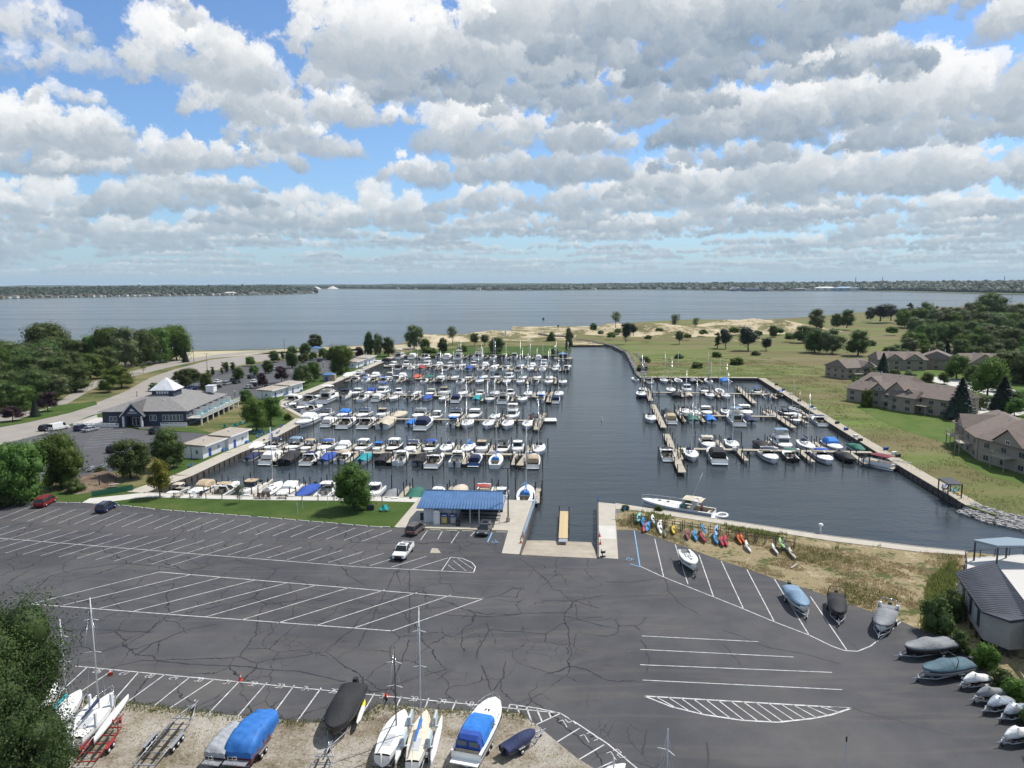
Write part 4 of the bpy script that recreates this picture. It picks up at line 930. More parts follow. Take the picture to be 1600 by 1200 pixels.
side(D2,'near side of second west dock',B('517 660 Cww 9;545 661 Kwn 11;575 662 Kwk 11;605 663 Vwe 11;640 664 Vwb 7;664 664 Cwn 12;707 664 Hwb 8;731 663 Swe 10 o;763 665 Swy 10 o;793 665 Swm 10 o;825 666 Swr 10 o;486 658 Cww 12 o'),-1,10,13,'d2',group=G)
side(D2,'far side of second west dock',B('516 645 Kwn 9;549 643 Cwb 9;579 643 Kwn 10;607 644 Hwt 9;631 645 Vwe 9;662 645 Kwy 10.5;690 645 Rww 7;718 644 Kwn 10.5;746 645 Kww 10.5;778 646 Swg 9;804 645 Fww 11;834 648 Vkk 7.5'),1,10,14,'d2',group=G)
side(D3,'near side of third west dock',B('566 624 Swk 10;590 624 Cww 9;614 624 Swe 9 o;640 624 Rwn 8;665 625 Vwu 8 o;690 626 Swy 8.5 o;713 625 Cwn 9.5;744 626 VwT 8;765 626 Kwn 9.5 o;789 622 Fwk 11;816 626 Swk 9.5 o;845 626 Hwb 7.5;868 627 Cwn 8.5'),-1,10,15,'d3',group=G)
side(D3,'far side of third west dock',B('572 608 Kww 9;592 608 Cwu 9;610 608 Fwu 11;634 609 Hww 8;660 609 Swy 9;681 610 Kwe 9;705 607 Hwt 9.5;731 609 Swk 10;756 610 Kwe 8;778 610 Swy 10;802 610 Hwk 8;829 610 Swy 10;849 610 Swe 10;874 612 Sww 10.5'),1,10,16,'d3',group=G)
side(D4,'near side of fourth west dock',B('549 597 Rwe 8;573 595 Swb 9;597 597 Kwb 9;618 596 Hwr 9;639 597 Vyk 8;662 597 Swk 8.5;688 596 Rkw 8;718 598 Swn 9;748 598 Swb 9.5 o;770 597 Hwe 8;791 598 Swy 9.5 o;813 598 Swn 9.5 o;836 598 Rwe 8;857 599 Swk 10 o;879 600 Swg 10 o'),-1,10,17,'d4',group=G)
side(D4,'far side of fourth west dock',B('552 586 Vww 10;573 585 Fwk 10;596 585 Cww 9.5;617 586 Rwe 8;636 586 Cww 9;660 586 Vwo 8.5;675 587 Vwg 8.5;696 587 Sww 9;716 587 Swn 9;738 587 Kwk 9;759 588 Swy 10;780 588 Hwn 9;799 587 Fwt 11;820 588 Swg 10;842 588 Swn 10;861 589 Swy 10'),1,10,18,'d4',group=G)
side(D5,'near side of fifth west dock',B('621 577 Cwk 9;640 577 Swe 9;658 577 Vwr 9;677 577 Rwn 8.5;696 577 Kwe 9;716 577 Swn 9;733 577 Vwu 9;752 577 Swk 9.5;771 578 Cww 9;790 578 Swn 9.5;810 578 Kwn 9;829 578 Sww 9.5 o;848 578 Swy 9;867 579 Swy 9 o;885 578 Hkw 8.5'),-1,11,19,'d5',group=G)
side(D5,'far side of fifth west dock',B('620 569 Kww 9.5;641 569 Hww 9;660 569 Swy 9;675 568 Fww 11;692 569 Cww 9;709 569 Kww 9;729 568 Swk 10;746 569 Hwk 9;763 569 Cww 9.5;780 569 Swn 9.5;797 570 Kwk 9;817 570 Swy 10;835 570 Cww 9;853 569 Fww 10;872 570 Swe 9.5;889 571 Swy 9.5'),1,11,20,'d5',group=G)
# far wall berths
def wall_berths(desc,boats,p0,p1,sgn,flen,seed,group,end='promenade'):
    (x0,y0),(x1,y1)=P(*p0,0),P(*p1,0); an=math.atan2(y1-y0,x1-x0); L=math.hypot(x1-x0,y1-y0)
    root=thing('finger_docks',f'short finger piers {desc}','dock',(x0,y0,0),an,'rows of finger piers')
    dk=(root,(x0,y0,an,L,math.cos(an),math.sin(an),.4)); 
    if end=='channel': root['_e']=1
    side(dk,desc,boats,sgn,flen,seed,desc,group=group)
wall_berths('along the grassy far seawall',B('632 556 Fww 13;650 557 Cww 11;669 557 Kwk 11;688 558 Hwk 9;704 557 Cww 11;722 557 Fww 12;739 557 Rwk 8;755 556 Fwy 14;773 558 Swn 10;790 558 Rwe 8;807 557 Hwk 10;827 558 Sww 9.5;843 558 Cww 9'),(622,554.5),(886,556.5),-1,11,31,G)
wall_berths('along the white lawn walk',B('278 768 Rwe 6;313 768 Cwt 8.5;353 768 Kwt 9 o;393 768 Hwt 8.5;424 768 Swe 9.5 o;451 769 Cww 8.5;482 769 Vwu 8;513 770 Hww 8.5 o;587 771 Hww 8;614 772 Vyy 6.5 o;650 773 Vwg 7.5 o;686 774 Hww 7 o;716 775 Vwe 9 o;754 775 Kwr 9;784 777 Hww 7;821 779 Swb 10 o'),(262,771.3),(835,783),1,10.5,32,G)
# boats along the promenade wall
for i,(px,py,c,L,rz,ds) in enumerate([(462,640,'Kww',10,-1.2,'lying in front of the promenade lawn'),(490,640,'Kwn',10,-.25,'behind the large white cruiser at the promenade'),(459,627,'Kww',12,-.15,'beside the promenade near the second boathouse'),(487,626,'Kwk',12,-.15,'between two white motor yachts at the promenade'),(514,624,'Fww',14,-.12,'with its broad stern to the camera at the promenade'),(540,620,'Hwn',10,-.1,'next to the broad flybridge yacht at the promenade'),(552,588,'Vww',10,1.3,'lying along the promenade beyond the kiosk'),(600,567,'Cwk',11,1.25,'at the promenade near the farthest boathouse'),(570,590,'Kwn',10,-.1,'between the kiosk and the farthest boathouse')]):
    X,Y=P(px,py,WZ+.5); boat(c[0],c[1],c[2],X,Y,WZ,rz,boat_look(*c)+', '+ds,G,L)
# ---- east basin
E1=dock('dock','third east dock, closest to the back wall',(1226,616),(1012,612.5),[],[])
E2=dock('dock','middle timber dock of the east basin',(1281,651.5),(1060,648.5),[],[])
E3=dock('dock','first east dock, closest to the slipway',(1362,706.5),(1060,700.5),[],[])
G2='boats berthed in the east marina basin'
side(E1,'far side of third east dock',B('1175 608 Rwu 7;1120 608 Swy 9 o;1098 609 Kwn 8.5;1070 606 Hww 9;1046 606 Swy 9.5;1004 605 Swn 9'),-1,9,41,'e1',group=G2)
side(E1,'near side of third east dock',B('1200 622 Rwk 6;1134 620 Swy 9 o;1109 619 Swk 9 o;1076 619 Vre 6.5;1056 620 Vkk 7.5;1002 617 Snk 11 o'),1,9.5,42,'e1',group=G2)
side(E2,'far side of second east dock',B('1244 647 Sww 6;1218 641 Rkk 8;1157 640 Kww 11;1128 639 Swn 9.5;1097 639 Kww 9.5;1083 641 Sww 8;1066 639 Swk 10;1038 639 Vwk 7'),-1,9.5,43,'e2',group=G2)
side(E2,'near side of second east dock',B('1244 660 Rww 7.5 o;1171 658 Vwn 7.5;1147 657 Fws 11.5;1110 657 Vwb 7.5;1083 657 Vwg 8;1048 657 Cwt 9.5;1017 656 Swn 9.5 o'),1,10,44,'e2',group=G2)
side(E3,'far side of first east dock',B('1335 699 Vwg 7;1292 693 Cwb 9.5;1252 692 Swn 10;1214 690 Fws 11;1184 692 Vkk 8;1139 691 Swn 9.5;1102 690 Kwe 9.5'),-1,10.5,45,'e3',group=G2)
side(E3,'near side of first east dock',B('1342 730 Vkk 7.5 o;1297 725 Kwu 9.5 o;1252 730 Rkg 7;1209 722 Kwn 9.5 o;1124 722 Cwk 11;1083 718 Swn 9.5 o;1044 716 Kwk 9'),1,11,46,'e3',group=G2)
wall_berths('along the east basin back wall',B('1128 594 Vwb 9;1103 594 Swk 9;1082 595 Vky 7;1057 594 Syy 9;1036 594 Sww 9 o;1014 595 Kwk 8.5'),(1185,591.5),(1000,590.5),1,9,47,G2)
for i,(px,py,c,L,rz,ds) in enumerate([(992,593,'Swg',7,.1,'at the channel corner of the east basin'),(1279,659,'Kwn',9.5,-.15,'against the boardwalk by the middle east dock'),(1219,618,'Rku',6.5,-.5,'against the boardwalk by the farthest east dock'),(1374,727,'Pwm',7.5,.5,'at the boardwalk beyond the nearest east dock'),(1240,640,'Swy',7,.2,'small one inside the angle of the middle east dock')]):
    X,Y=P(px,py,WZ+.5); boat(c[0],c[1],c[2],X,Y,WZ,rz,boat_look(*c)+', '+ds,G2,L)
for i,(x,y,a,dn,ds,k) in enumerate(DOCKBOX):
    put('dock_box',dockbox,None,(x,y,DZ+.005),a,label=f'white dock box at {ORD[k//2]} finger pier, {ds}',cat='dock box',group='white dock boxes')
# end piers seen across the dock ends (T shapes)
def end_pier(desc,a,b,w=1.8,n=6):
    (x0,y0),(x1,y1)=P(*a,DZ),P(*b,DZ); L=math.hypot(x1-x0,y1-y0); an=math.atan2(y1-y0,x1-x0)
    root=thing('end_pier',desc,'pier',(x0,y0,0),an,'piers crossing the outer ends of docks')
    MB().box(L/2,0,DZ-.18,L,w,.20).build('walkway',M_DECK,root)
    for k in range(n+1):
        for s in (-1,1): put('piling',fp_me,root,(L*k/n,s*(w/2+.15),0),scale=(1,1,1.3))
end_pier('timber pier across the outer end of the nearest west dock',(812,727),(837,694))
end_pier('timber pier across the outer end of the second west dock',(838,671),(851,645))
end_pier('timber pier across the outer end of the third west dock',(857,628),(864,612))
end_pier('timber pier crossing the channel end of the nearest east dock',(1066,738),(1041,678))
end_pier('timber pier crossing the channel end of the middle east dock',(1037,668),(1020,632))
end_pier('timber pier across the channel end of the farthest east dock',(1017,626),(1008,605))
end_pier('long timber finger with railing in the farthest east dock',(1179,630),(1152,604))
end_pier('long timber finger crossing the middle east dock',(1240,668),(1200,640))
X,Y=P(859,655,DZ); t=thing('floating_platform','small pale float just beyond the outer end of the second west dock','float',(X,Y,-.8)); MB().box(0,0,0,4.2,5,.35).build('deck',M_DECKW,t); MB().box(0,0,-.5,3.8,4.6,.5).build('float_body',M_WOODP,t)
# ------------------------------------------------------------------ trees and plants
def leafmat(name,c1,c2,sc=.5,trans=.38):
    k=NT(name); oi=k.n('ShaderNodeObjectInfo')
    a=k.noise(sc,3,.6); b=k.noise(7,2,.6); f=k.math('ADD',k.math('MULTIPLY',a,.6),k.math('MULTIPLY',b,.4))
    col=k.ramp(f,[(.34,c1),(.62,c2)])
    hs=k.n('ShaderNodeHueSaturation'); k.l(col,hs.inputs['Color'])
    k.l(k.math('ADD',k.math('MULTIPLY',oi.outputs['Random'],.05),.475),hs.inputs['Hue']); k.l(k.math('ADD',k.math('MULTIPLY',oi.outputs['Random'],.5),.75),hs.inputs['Value'])
    tr=k.n('ShaderNodeBsdfTranslucent'); k.l(hs.outputs[0],tr.inputs[0]); mx=k.n('ShaderNodeMixShader'); mx.inputs[0].default_value=trans
    out=k.t.nodes['Material Output']; k.l(k.b.outputs[0],mx.inputs[1]); k.l(tr.outputs[0],mx.inputs[2]); k.l(mx.outputs[0],out.inputs[0])
    k.l(hs.outputs[0],k.b.inputs['Base Color']); k.b.inputs['Roughness'].default_value=.6; k.b.inputs['Specular IOR Level'].default_value=.25
    return k.m
M_LEAF=leafmat('maple_leaves',(.040,.080,.015),(.130,.205,.036)); M_LEAFD=leafmat('dark_leaves',(.040,.070,.020),(.115,.165,.045))
M_LEAFG=leafmat('grey_green_leaves',(.070,.100,.038),(.180,.215,.095)); M_LEAFY=leafmat('yellow_green_leaves',(.10,.11,.010),(.22,.21,.03))
M_LEAFL=leafmat('light_green_leaves',(.05,.095,.012),(.13,.19,.030)); M_LEAFM=leafmat('maroon_leaves',(.020,.010,.014),(.055,.022,.028),trans=.1)
M_NEED=leafmat('spruce_needles',(.010,.024,.014),(.030,.050,.030),trans=.1); M_TWIG=leafmat('dry_blossom_twigs',(.10,.075,.06),(.22,.17,.14))
M_BARK=mat('bark',(.075,.058,.045),.95,var=.3,vs=4); M_BARKG=mat('grey_bark',(.16,.14,.12),.95,var=.3,vs=4)
def quads_mesh(name,cen,nor,size,material,extra=None,rs=None,aspect=.6):
    """one small four-sided leaf clump per centre, facing nor"""
    rs=rs or np.random.default_rng(1); n=len(cen)
    t=rs.normal(size=(n,3)); u=np.cross(nor,t); u/=np.linalg.norm(u,axis=1,keepdims=True)+1e-9; v=np.cross(nor,u); v/=np.linalg.norm(v,axis=1,keepdims=True)+1e-9
    s=size[:,None]*.5
    fold=nor*s*.35
    V=np.stack([cen-u*s,cen-v*s*aspect+fold,cen+u*s,cen+v*s*aspect+fold],1).reshape(-1,3)
    nv=len(V); ex_v=[];ex_f=[]
    me=bpy.data.meshes.new(name)
    if extra: ex_v=np.array(extra.v); ex_f=extra.f
    allv=np.concatenate([V,ex_v]) if len(ex_v) else V
    loops=np.arange(nv,dtype=np.int32); starts=np.arange(0,nv,4,dtype=np.int32); tot=np.full(n,4,np.int32)
    if len(ex_v):
        el=np.array([i+nv for f in ex_f for i in f],np.int32); et=np.array([len(f) for f in ex_f],np.int32)
        es=np.concatenate([[0],np.cumsum(et)[:-1]]).astype(np.int32)+nv
        loops=np.concatenate([loops,el]); starts=np.concatenate([starts,es]); tot=np.concatenate([tot,et])
    me.vertices.add(len(allv)); me.vertices.foreach_set('co',allv.astype(np.float32).ravel())
    me.loops.add(len(loops)); me.loops.foreach_set('vertex_index',loops)
    me.polygons.add(len(starts)); me.polygons.foreach_set('loop_start',starts); me.polygons.foreach_set('loop_total',tot)
    me.materials.append(material); me.update(calc_edges=True); return me
def crown(name,m,seed,h=9.0,w=7.0,base=.22,nl=16,nleaf=5200,ls=.34,fill=.60,shape='round',core=True):
    rs=np.random.default_rng(seed); rr=random.Random(seed)
    lob=[]; nl=int(nl*1.6)
    for i in range(nl):
        q=rs.random(); a=rs.random()*2*np.pi; zz=base+(1-base)*(.12+.76*q)
        env={'round':math.sin(math.pi*min(1,max(.06,(zz-base)/(1-base)*.92+.06)))**.62,'cone':1.15*(1-(zz-base)/(1-base))**.75+.06,'vase':.35+.75*(zz-base)/(1-base)*(1.35-(zz-base)/(1-base)),'col':.8}[shape]
        rad=w/2*env*rs.uniform(.35,.72); r=w*rs.uniform(.12,.21)*(1 if shape!='col' else .8)
        lob.append((rad*math.cos(a),rad*math.sin(a),zz*h,r,r*rs.uniform(.8,1.15)))
    lob.append((0,0,h*.9 if shape!='vase' else h*.8,w*.17,h*.10)); lob.append((0,0,h*(base+.5*(1-base)),w*.26,h*.26*(1-base)))
    lob=np.array(lob); wt=lob[:,3]**2; wt/=wt.sum()
    idx=rs.choice(len(lob),nleaf,p=wt); d=rs.normal(size=(nleaf,3)); d/=np.linalg.norm(d,axis=1,keepdims=True)
    rad=rs.uniform(.62,1.22,nleaf)*(1+.18*np.sin(d[:,0]*5+idx)*np.cos(d[:,1]*6+idx*2))
    L=lob[idx]; cen=np.stack([L[:,0]+d[:,0]*L[:,3]*rad,L[:,1]+d[:,1]*L[:,3]*rad,L[:,2]+d[:,2]*L[:,4]*rad],1)
    nor=d+rs.normal(size=d.shape)*.45; nor[:,2]+=.25; nor/=np.linalg.norm(nor,axis=1,keepdims=True)
    ex=MB()
    if core:
        for x,y,z,r,rz in lob: ex.ball((x,y,z),(r*fill,r*fill,rz*fill),nu=7,nv=5,jit=.12,rr=rr)
    return quads_mesh(name,cen,nor,ls*rs.uniform(.6,1.3,nleaf),m,ex if core else None,rs)
def trunk_mesh(h,r,seed,limbs=5,m=None,lean=.02,w=5.0):
    rr=random.Random(seed); b=MB(); p=Vector((0,0,-.1)); pts=[p]
    for i in range(4): p=p+Vector((rr.uniform(-lean,lean)*h,rr.uniform(-lean,lean)*h,h*.70/4)); pts.append(p)
    for i,(a,c) in enumerate(zip(pts,pts[1:])): b.tube(a,c,r*(1-.17*i),7,r1=r*(1-.17*(i+1)))
    for i in range(limbs):
        a=2*PI*i/limbs+rr.uniform(-.4,.4); s=pts[1]+(pts[-1]-pts[1])*rr.uniform(.05,.9); e=s+Vector((math.cos(a)*w*.33,math.sin(a)*w*.33,h*rr.uniform(.14,.28)))
        b.tube(s,e,r*.42,5,r1=r*.14)
    return b.mesh('trunk',m or M_BARK)
def spruce_mesh(seed,h=12.0,w=7.0,n=5200,m=None,ls=.42):
    rs=np.random.default_rng(seed); t=rs.random(n)**.72; z=h*(.05+.95*(1-t)) ; 
    z=h*(.06+.94*rs.random(n)**1.5); rmax=w/2*(1-(z/h))**.9+.08
    lay=.80+.20*np.sin(z*2*np.pi/(h*.072)); a=rs.random(n)*2*np.pi; sec=.86+.14*np.sin(a*9+z*3)
    r=rmax*lay*sec*rs.uniform(.35,1,n)**.45
    cen=np.stack([r*np.cos(a),r*np.sin(a),z-r*.18],1)
    nor=np.stack([np.cos(a)*.55,np.sin(a)*.55,np.full(n,.75)],1)+rs.normal(size=(n,3))*.35; nor/=np.linalg.norm(nor,axis=1,keepdims=True)
    ex=MB(); ex.cyl(0,0,h*.07,h*.9,w*.33,.1,9)
    return quads_mesh('crown',cen,nor,ls*rs.uniform(.6,1.3,n),m or M_NEED,ex,rs)
TREEP={}
def tree_protos():
    T={}
    def add(k,h,w,cr,tr): T[k]=(h,w,cr,tr)
    add('maple0',9,8,crown('crown',M_LEAF,1,9,8,.06,20,6500,.34),trunk_mesh(9,.22,1,w=8))
    add('maple1',9,7.4,crown('crown',M_LEAF,2,9,7.4,.05,18,6000,.34),trunk_mesh(9,.22,2,w=7))
    add('dark0',10,9,crown('crown',M_LEAFD,3,10,9,.04,22,6500,.38),trunk_mesh(10,.25,3,w=9))
    add('dark1',10,8,crown('crown',M_LEAFD,4,10,8,.04,20,6000,.38),trunk_mesh(10,.25,4,w=8))
    add('broad0',11,12,crown('crown',M_LEAF,5,11,12,.03,28,7500,.42),trunk_mesh(11,.3,5,w=11))
    add('broad1',11,11,crown('crown',M_LEAFD,6,11,11,.03,26,7500,.42),trunk_mesh(11,.3,6,w=11))
    add('grey0',10,8,crown('crown',M_LEAFG,7,10,8,.05,17,4600,.36,.66),trunk_mesh(10,.2,7,w=8,m=M_BARKG))
    add('grey1',10,7,crown('crown',M_LEAFG,8,10,7,.2,14,4200,.36,.62,'vase'),trunk_mesh(10,.2,8,w=7,m=M_BARKG))
    add('light0',9,8,crown('crown',M_LEAFL,9,9,8,.08,17,5600,.34),trunk_mesh(9,.2,9,w=8))
    add('maroon',7,6,crown('crown',M_LEAFM,10,7,6,.15,12,3600,.32),trunk_mesh(7,.16,10,w=5))
    add('yellow',7,5,crown('crown',M_LEAFY,11,7,5,.22,14,3000,.30,.6),trunk_mesh(7,.14,11,w=5))
    add('sparse',6,5.6,crown('crown',M_LEAFG,12,6,5.6,.32,9,900,.30,.5,'vase',False),trunk_mesh(6,.10,12,7,M_BARKG,w=6))
    add('thin',9,6,crown('crown',M_LEAFG,13,9,6,.3,9,1500,.40,.5,'vase',False),trunk_mesh(9,.16,13,7,M_BARKG,w=6))
    add('spruce',12,7,spruce_mesh(14),trunk_mesh(12,.18,14,0)); add('spruce1',12,6,spruce_mesh(15,12,6,4600),trunk_mesh(12,.18,15,0))
    add('column',8,2,crown('crown',M_LEAFD,16,8,2.2,.05,12,2200,.3,.8,'col'),trunk_mesh(8,.12,16,0))
    add('pine',10,8,crown('crown',M_NEED,17,10,8,.25,13,4200,.36,.6,'vase'),trunk_mesh(10,.2,17,w=7))
    add('bush',2.2,3,crown('crown',M_LEAFD,18,2.2,3,.0,10,2200,.20,.8),trunk_mesh(2.2,.05,18,3,w=2))
    add('bushl',2.2,3,crown('crown',M_LEAFL,19,2.2,3,.0,10,2200,.20,.8),trunk_mesh(2.2,.05,19,3,w=2))
    return T
TREEP=tree_protos()
TK={'maple0':('tree','rounded green tree'),'maple1':('tree','dense green tree'),'dark0':('tree','dark green tree'),'dark1':('tree','dark leafy tree'),'broad0':('tree','broad green tree'),'broad1':('tree','broad dark tree'),'grey0':('tree','grey-green tree'),'grey1':('tree','loose grey-green tree'),
 'light0':('tree','light green tree'),'maroon':('tree','maroon-leaved tree'),'yellow':('tree','yellow-green tree'),'sparse':('tree','sparse young tree'),'thin':('tree','thin open tree'),'spruce':('spruce','dark spruce'),'spruce1':('spruce','slim dark spruce'),'column':('tree','narrow columnar evergreen'),'pine':('pine','dark pine'),'bush':('bush','dark green bush'),'bushl':('bush','light green bush')}
def grow(k,px,py,top,hw,where,z=0.0,group=None,xy=None,hgt=None,wid=None):
    h0,w0,cr,tr=TREEP[k]
    if xy is None:
        x,y=P(px,py,z); zc=y*_d[1]+(z-CAM_H)*_d[2]
        if group=='trees of the east bank': hw*=1.14
        hgt=(py-top)/F_PX*zc*1.02; wid=2.2*hw/F_PX*zc
    else: x,y=xy
    nm={'spruce':'spruce_tree','pine':'pine_tree','bush':'bush','tree':'tree'}[TK[k][0]]
    t=thing(nm,f'{TK[k][1]} {where}',TK[k][0],(x,y,z),rnd.uniform(0,6.28),group,(wid/w0,wid/w0,hgt/h0))
    put('crown',cr,t); put('trunk',tr,t); return t
# dunes ---------------------------------------------------------------
def dune(name,m,cx,cy,sx,sy,hts,n=48,base=-.35,kind='structure',rz=0):
    """grid of sand hills; hts: list of (x,y,rx,ry,h)"""
    xs=np.linspace(cx-sx,cx+sx,n*2); ys=np.linspace(cy-sy,cy+sy,n); X,Y=np.meshgrid(xs,ys); Z=np.full_like(X,base)
    for x,y,rx,ry,h in hts: Z+=h*np.exp(-(((X-x)/rx)**2+((Y-y)/ry)**2))
    rs=np.random.default_rng(int(abs(cx)+abs(cy)))
    for k in range(14):
        f=rs.uniform(.03,.16,2); ph=rs.uniform(0,6.28,2); Z+=np.clip(Z-base,0,2)*.13*np.sin(X*f[0]*2+ph[0])*np.sin(Y*f[1]*2+ph[1])
    e=np.minimum(np.minimum((X-xs[0])/(sx*.25),(xs[-1]-X)/(sx*.25)),np.minimum((Y-ys[0])/(sy*.25),(ys[-1]-Y)/(sy*.25))); Z=np.where(e<1,base+(Z-base)*np.clip(e,0,1),Z)
    b=MB(); b.v=[(a,c,d) for a,c,d in zip(X.ravel(),Y.ravel(),Z.ravel())]
    w=2*n
    for j in range(n-1):
        for i in range(w-1):
            b.f.append((j*w+i,j*w+i+1,(j+1)*w+i+1,(j+1)*w+i)); b.m.append(0); b.sm.append(True)
    return struct(name,b,m)
def at(px,py,z=0): return P(px,py,z)
h=[]
for px,py,rx,ry,z in ((960,516,20,14,6.5),(1000,521,26,18,6.5),(1040,523,30,16,5.2),(1085,520,34,22,4.8),(925,521,22,8,3.0),(1130,516,40,26,5.4),(1180,516,34,22,5.2),(1240,517,34,24,4.8),(1290,510,50,40,3.8),(1150,532,18,10,1.5)):
    x,y=P(px,py); h.append((x,y,rx,ry,z))
dune('east_dunes',M_SAND,150,630,150,110,h,60)
h=[]
for px,py,rx,ry,z in ((690,532,14,16,3.6),(740,529,16,16,4.0),(780,527,16,18,4.8),(815,528,14,14,3.4),(845,531,14,12,2.2),(650,536,12,14,2.0)):
    x,y=P(px,py); h.append((x,y,rx,ry,z))
dune('west_dunes',M_SAND,-8,570,72,60,h,40)
# trees on the near lawn and round the basin --------------------------
g='trees round the lawn'
for a in (('maple0',553,796,722,33,'standing alone in the lawn beside the basin'),('sparse',375,786,755,13,'in the lawn behind the picnic tables'),('yellow',250,777,717,19,'at the corner of the lawn by the promenade'),
 ('dark1',205,748,686,30,'above the earth bank, beside another like it'),('dark0',263,732,670,28,'between the clubhouse car park and the white boathouse'),
 ('broad0',96,762,677,36,'over the earth bank by the parked trailers'),('broad0',30,786,692,46,'overhanging the edge of the big car park'),('broad1',-24,790,700,44,'at the far corner of the big car park'),('bush',118,768,748,16,'under the trees by the earth bank'),('bush',155,742,730,10,'at the end of the trailer row'),('bush',-5,792,762,25,'under the trees at the car park corner')):
    grow(*a,group=g)
for a in (('light0',401,674,622,22,'on the promenade lawn below the clubhouse deck'),('maple1',424,664,620,19,'on the promenade lawn behind the adirondack chairs'),('dark0',384,630,609,11,'beside the clubhouse terrace wall'),('bushl',451,656,647,7,'on the promenade lawn by the walk'),('bush',430,633,622,6,'beside the second white boathouse'),
 ('dark1',473,605,570,15,'behind the second white boathouse'),('maple1',491,596,565,12,'beside the blue-roofed kiosk'),('broad0',532,584,540,24,'large one between kiosk and third boathouse'),('maroon',562,559,542,8,'beyond the third boathouse'),('dark0',577,557,519,9,'first of three beyond the third boathouse'),('grey0',590,557,521,9,'second of three beyond the third boathouse'),('dark1',607,557,527,11,'third of three beyond the third boathouse'),
 ('maroon',440,598,572,11,'in the far car park nearer the basin'),('maroon',410,606,583,10,'in the far car park behind parked cars'),('maple1',373,596,574,9,'in the far car park island by a dark car'),('light0',391,572,557,8,'at the road side of the far car park'),('dark1',429,566,548,10,'by the tall lamp in the far car park'),('column',442,563,549,4,'beside the tall lamp in the far car park'),('dark0',419,583,563,10,'middle of the far car park'),('maple1',397,586,571,8,'second island of the far car park'),
 ('dark0',457,575,541,11,'tall one in the far car park'),('dark1',474,567,553,9,'low one behind the tall car park tree'),('dark0',477,556,536,10,'on the beach side of the far car park'),('dark1',493,547,522,11,'on the beach beside the blue-roofed hut'),('maple1',489,563,550,8,'by the far aisle of the car park'),('maple1',505,561,544,8,'at the far end of the car park'),('dark0',515,562,548,8,'between car park end and big tree'),
 ('dark0',290,606,576,12,'over parked cars behind the clubhouse cupola'),('dark0',302,597,576,13,'by the crossing behind the clubhouse'),('maple1',322,612,583,11,'over the silver cars behind the clubhouse'),('dark1',278,596,580,10,'just beyond the white cupola roof'),('column',325,590,578,4,'first of the hedge columns by the road'),('column',333,588,577,4,'second of the hedge columns by the road'),('column',347,585,574,3,'third of the hedge columns by the road'),('column',355,583,568,4,'fourth of the hedge columns by the road'),('column',364,581,566,5,'fifth of the hedge columns by the road'),('grey1',352,580,565,7,'loose crown over the hedge columns'),
 ('column',332,583,573,3,'by the road opposite the sand'),('bush',240,611,598,10,'hedge end near the club road')):
    grow(*a,group='trees of the promenade and far car park')
for a in (('grey0',647,545,508,16,'tall one behind the far row of yachts'),('maple1',664,548,529,9,'low one behind the far row of yachts'),('dark0',692,551,528,9,'dark one at the foot of the dunes'),('thin',707,539,511,11,'on the dune top, leaning and open'),('grey1',742,541,520,10,'wispy one on the dune beside another'),('grey1',757,540,522,9,'wispy one on the dune, farther along'),('dark0',776,552,527,14,'round clipped-looking one behind the docks'),('bushl',722,550,540,9,'bright one under the dune'),('grey0',889,551,512,8,'at the tip where the channel turns'),('bush',862,533,519,7,'among the breakwater rocks'),('bush',868,553,544,7,'behind the last berths'),('bushl',670,551,543,14,'low one behind the far yachts')):
    grow(*a,group='trees on the spit')
for a in (('broad1',75,566,505,39,'tallest crown standing over the western wood'),('broad0',152,572,524,26,'shoreline one at the start of the eastern clump'),('broad0',172,573,512,27,'second of the shoreline clump'),('grey0',196,575,512,24,'third of the shoreline clump'),('broad1',226,570,515,24,'fourth of the shoreline clump'),('broad0',250,567,513,24,'fifth of the shoreline clump'),('broad0',276,563,509,25,'last of the shoreline clump'),('spruce1',290,566,544,7,'small one at the end of the shoreline clump'),
 ('light0',190,606,572,24,'on the road island, the taller'),('light0',170,613,586,16,'on the road island, the lower'),('sparse',224,583,566,8,'between the two roads'),('spruce',55,651,623,10,'on the lawn by the flagpole'),('maroon',75,643,612,15,'beside the spruce at the wood edge'),('maroon',20,658,634,16,'low one on the lawn by the gate'),('dark0',165,583,543,24,'dark fir-like one in the middle of the wood')):
    grow(*a,group='trees along the western shore')
wr=random.Random(5)
WOODK=['broad1','dark0','broad0','dark1','maple1','grey0','dark0']
n=0
for py,x0,x1,st in ((575,-60,130,26),(592,-70,155,26),(608,-80,140,24),(624,-80,95,24),(642,-90,52,26)):
    x=x0
    while x<x1:
        k=wr.choice(WOODK); hh=wr.uniform(38,54); n+=1
        grow(k,x+wr.uniform(-5,5),py+wr.uniform(-4,4)+2,py-hh,wr.uniform(20,28),f'in the western wood, {ORD[min(n-1,58)]} counting back to front',group='trees of the western wood')
        x+=st*wr.uniform(.8,1.2)
for i,(px,py,hw_) in enumerate(((940,522,6),(955,527,8),(965,520,7),(1012,530,7),(1030,520,8),(1075,528,7),(1100,522,8),(1148,520,9),(1185,524,8),(1215,520,9),(1235,530,10),(1120,558,9),(1060,560,8),(1010,566,9),(1004,580,10),(1290,528,10),(1360,540,9),(1395,520,10),(1410,508,12),(1150,570,12),(1090,575,10))):
    grow('bushl' if i%3 else 'bush',px,py,py-hw_*.9,hw_,f'among the dunes and marsh, {ORD[i]} counted from the channel mouth',z=2.0 if py<532 else 0,group='scrub on the east dunes')
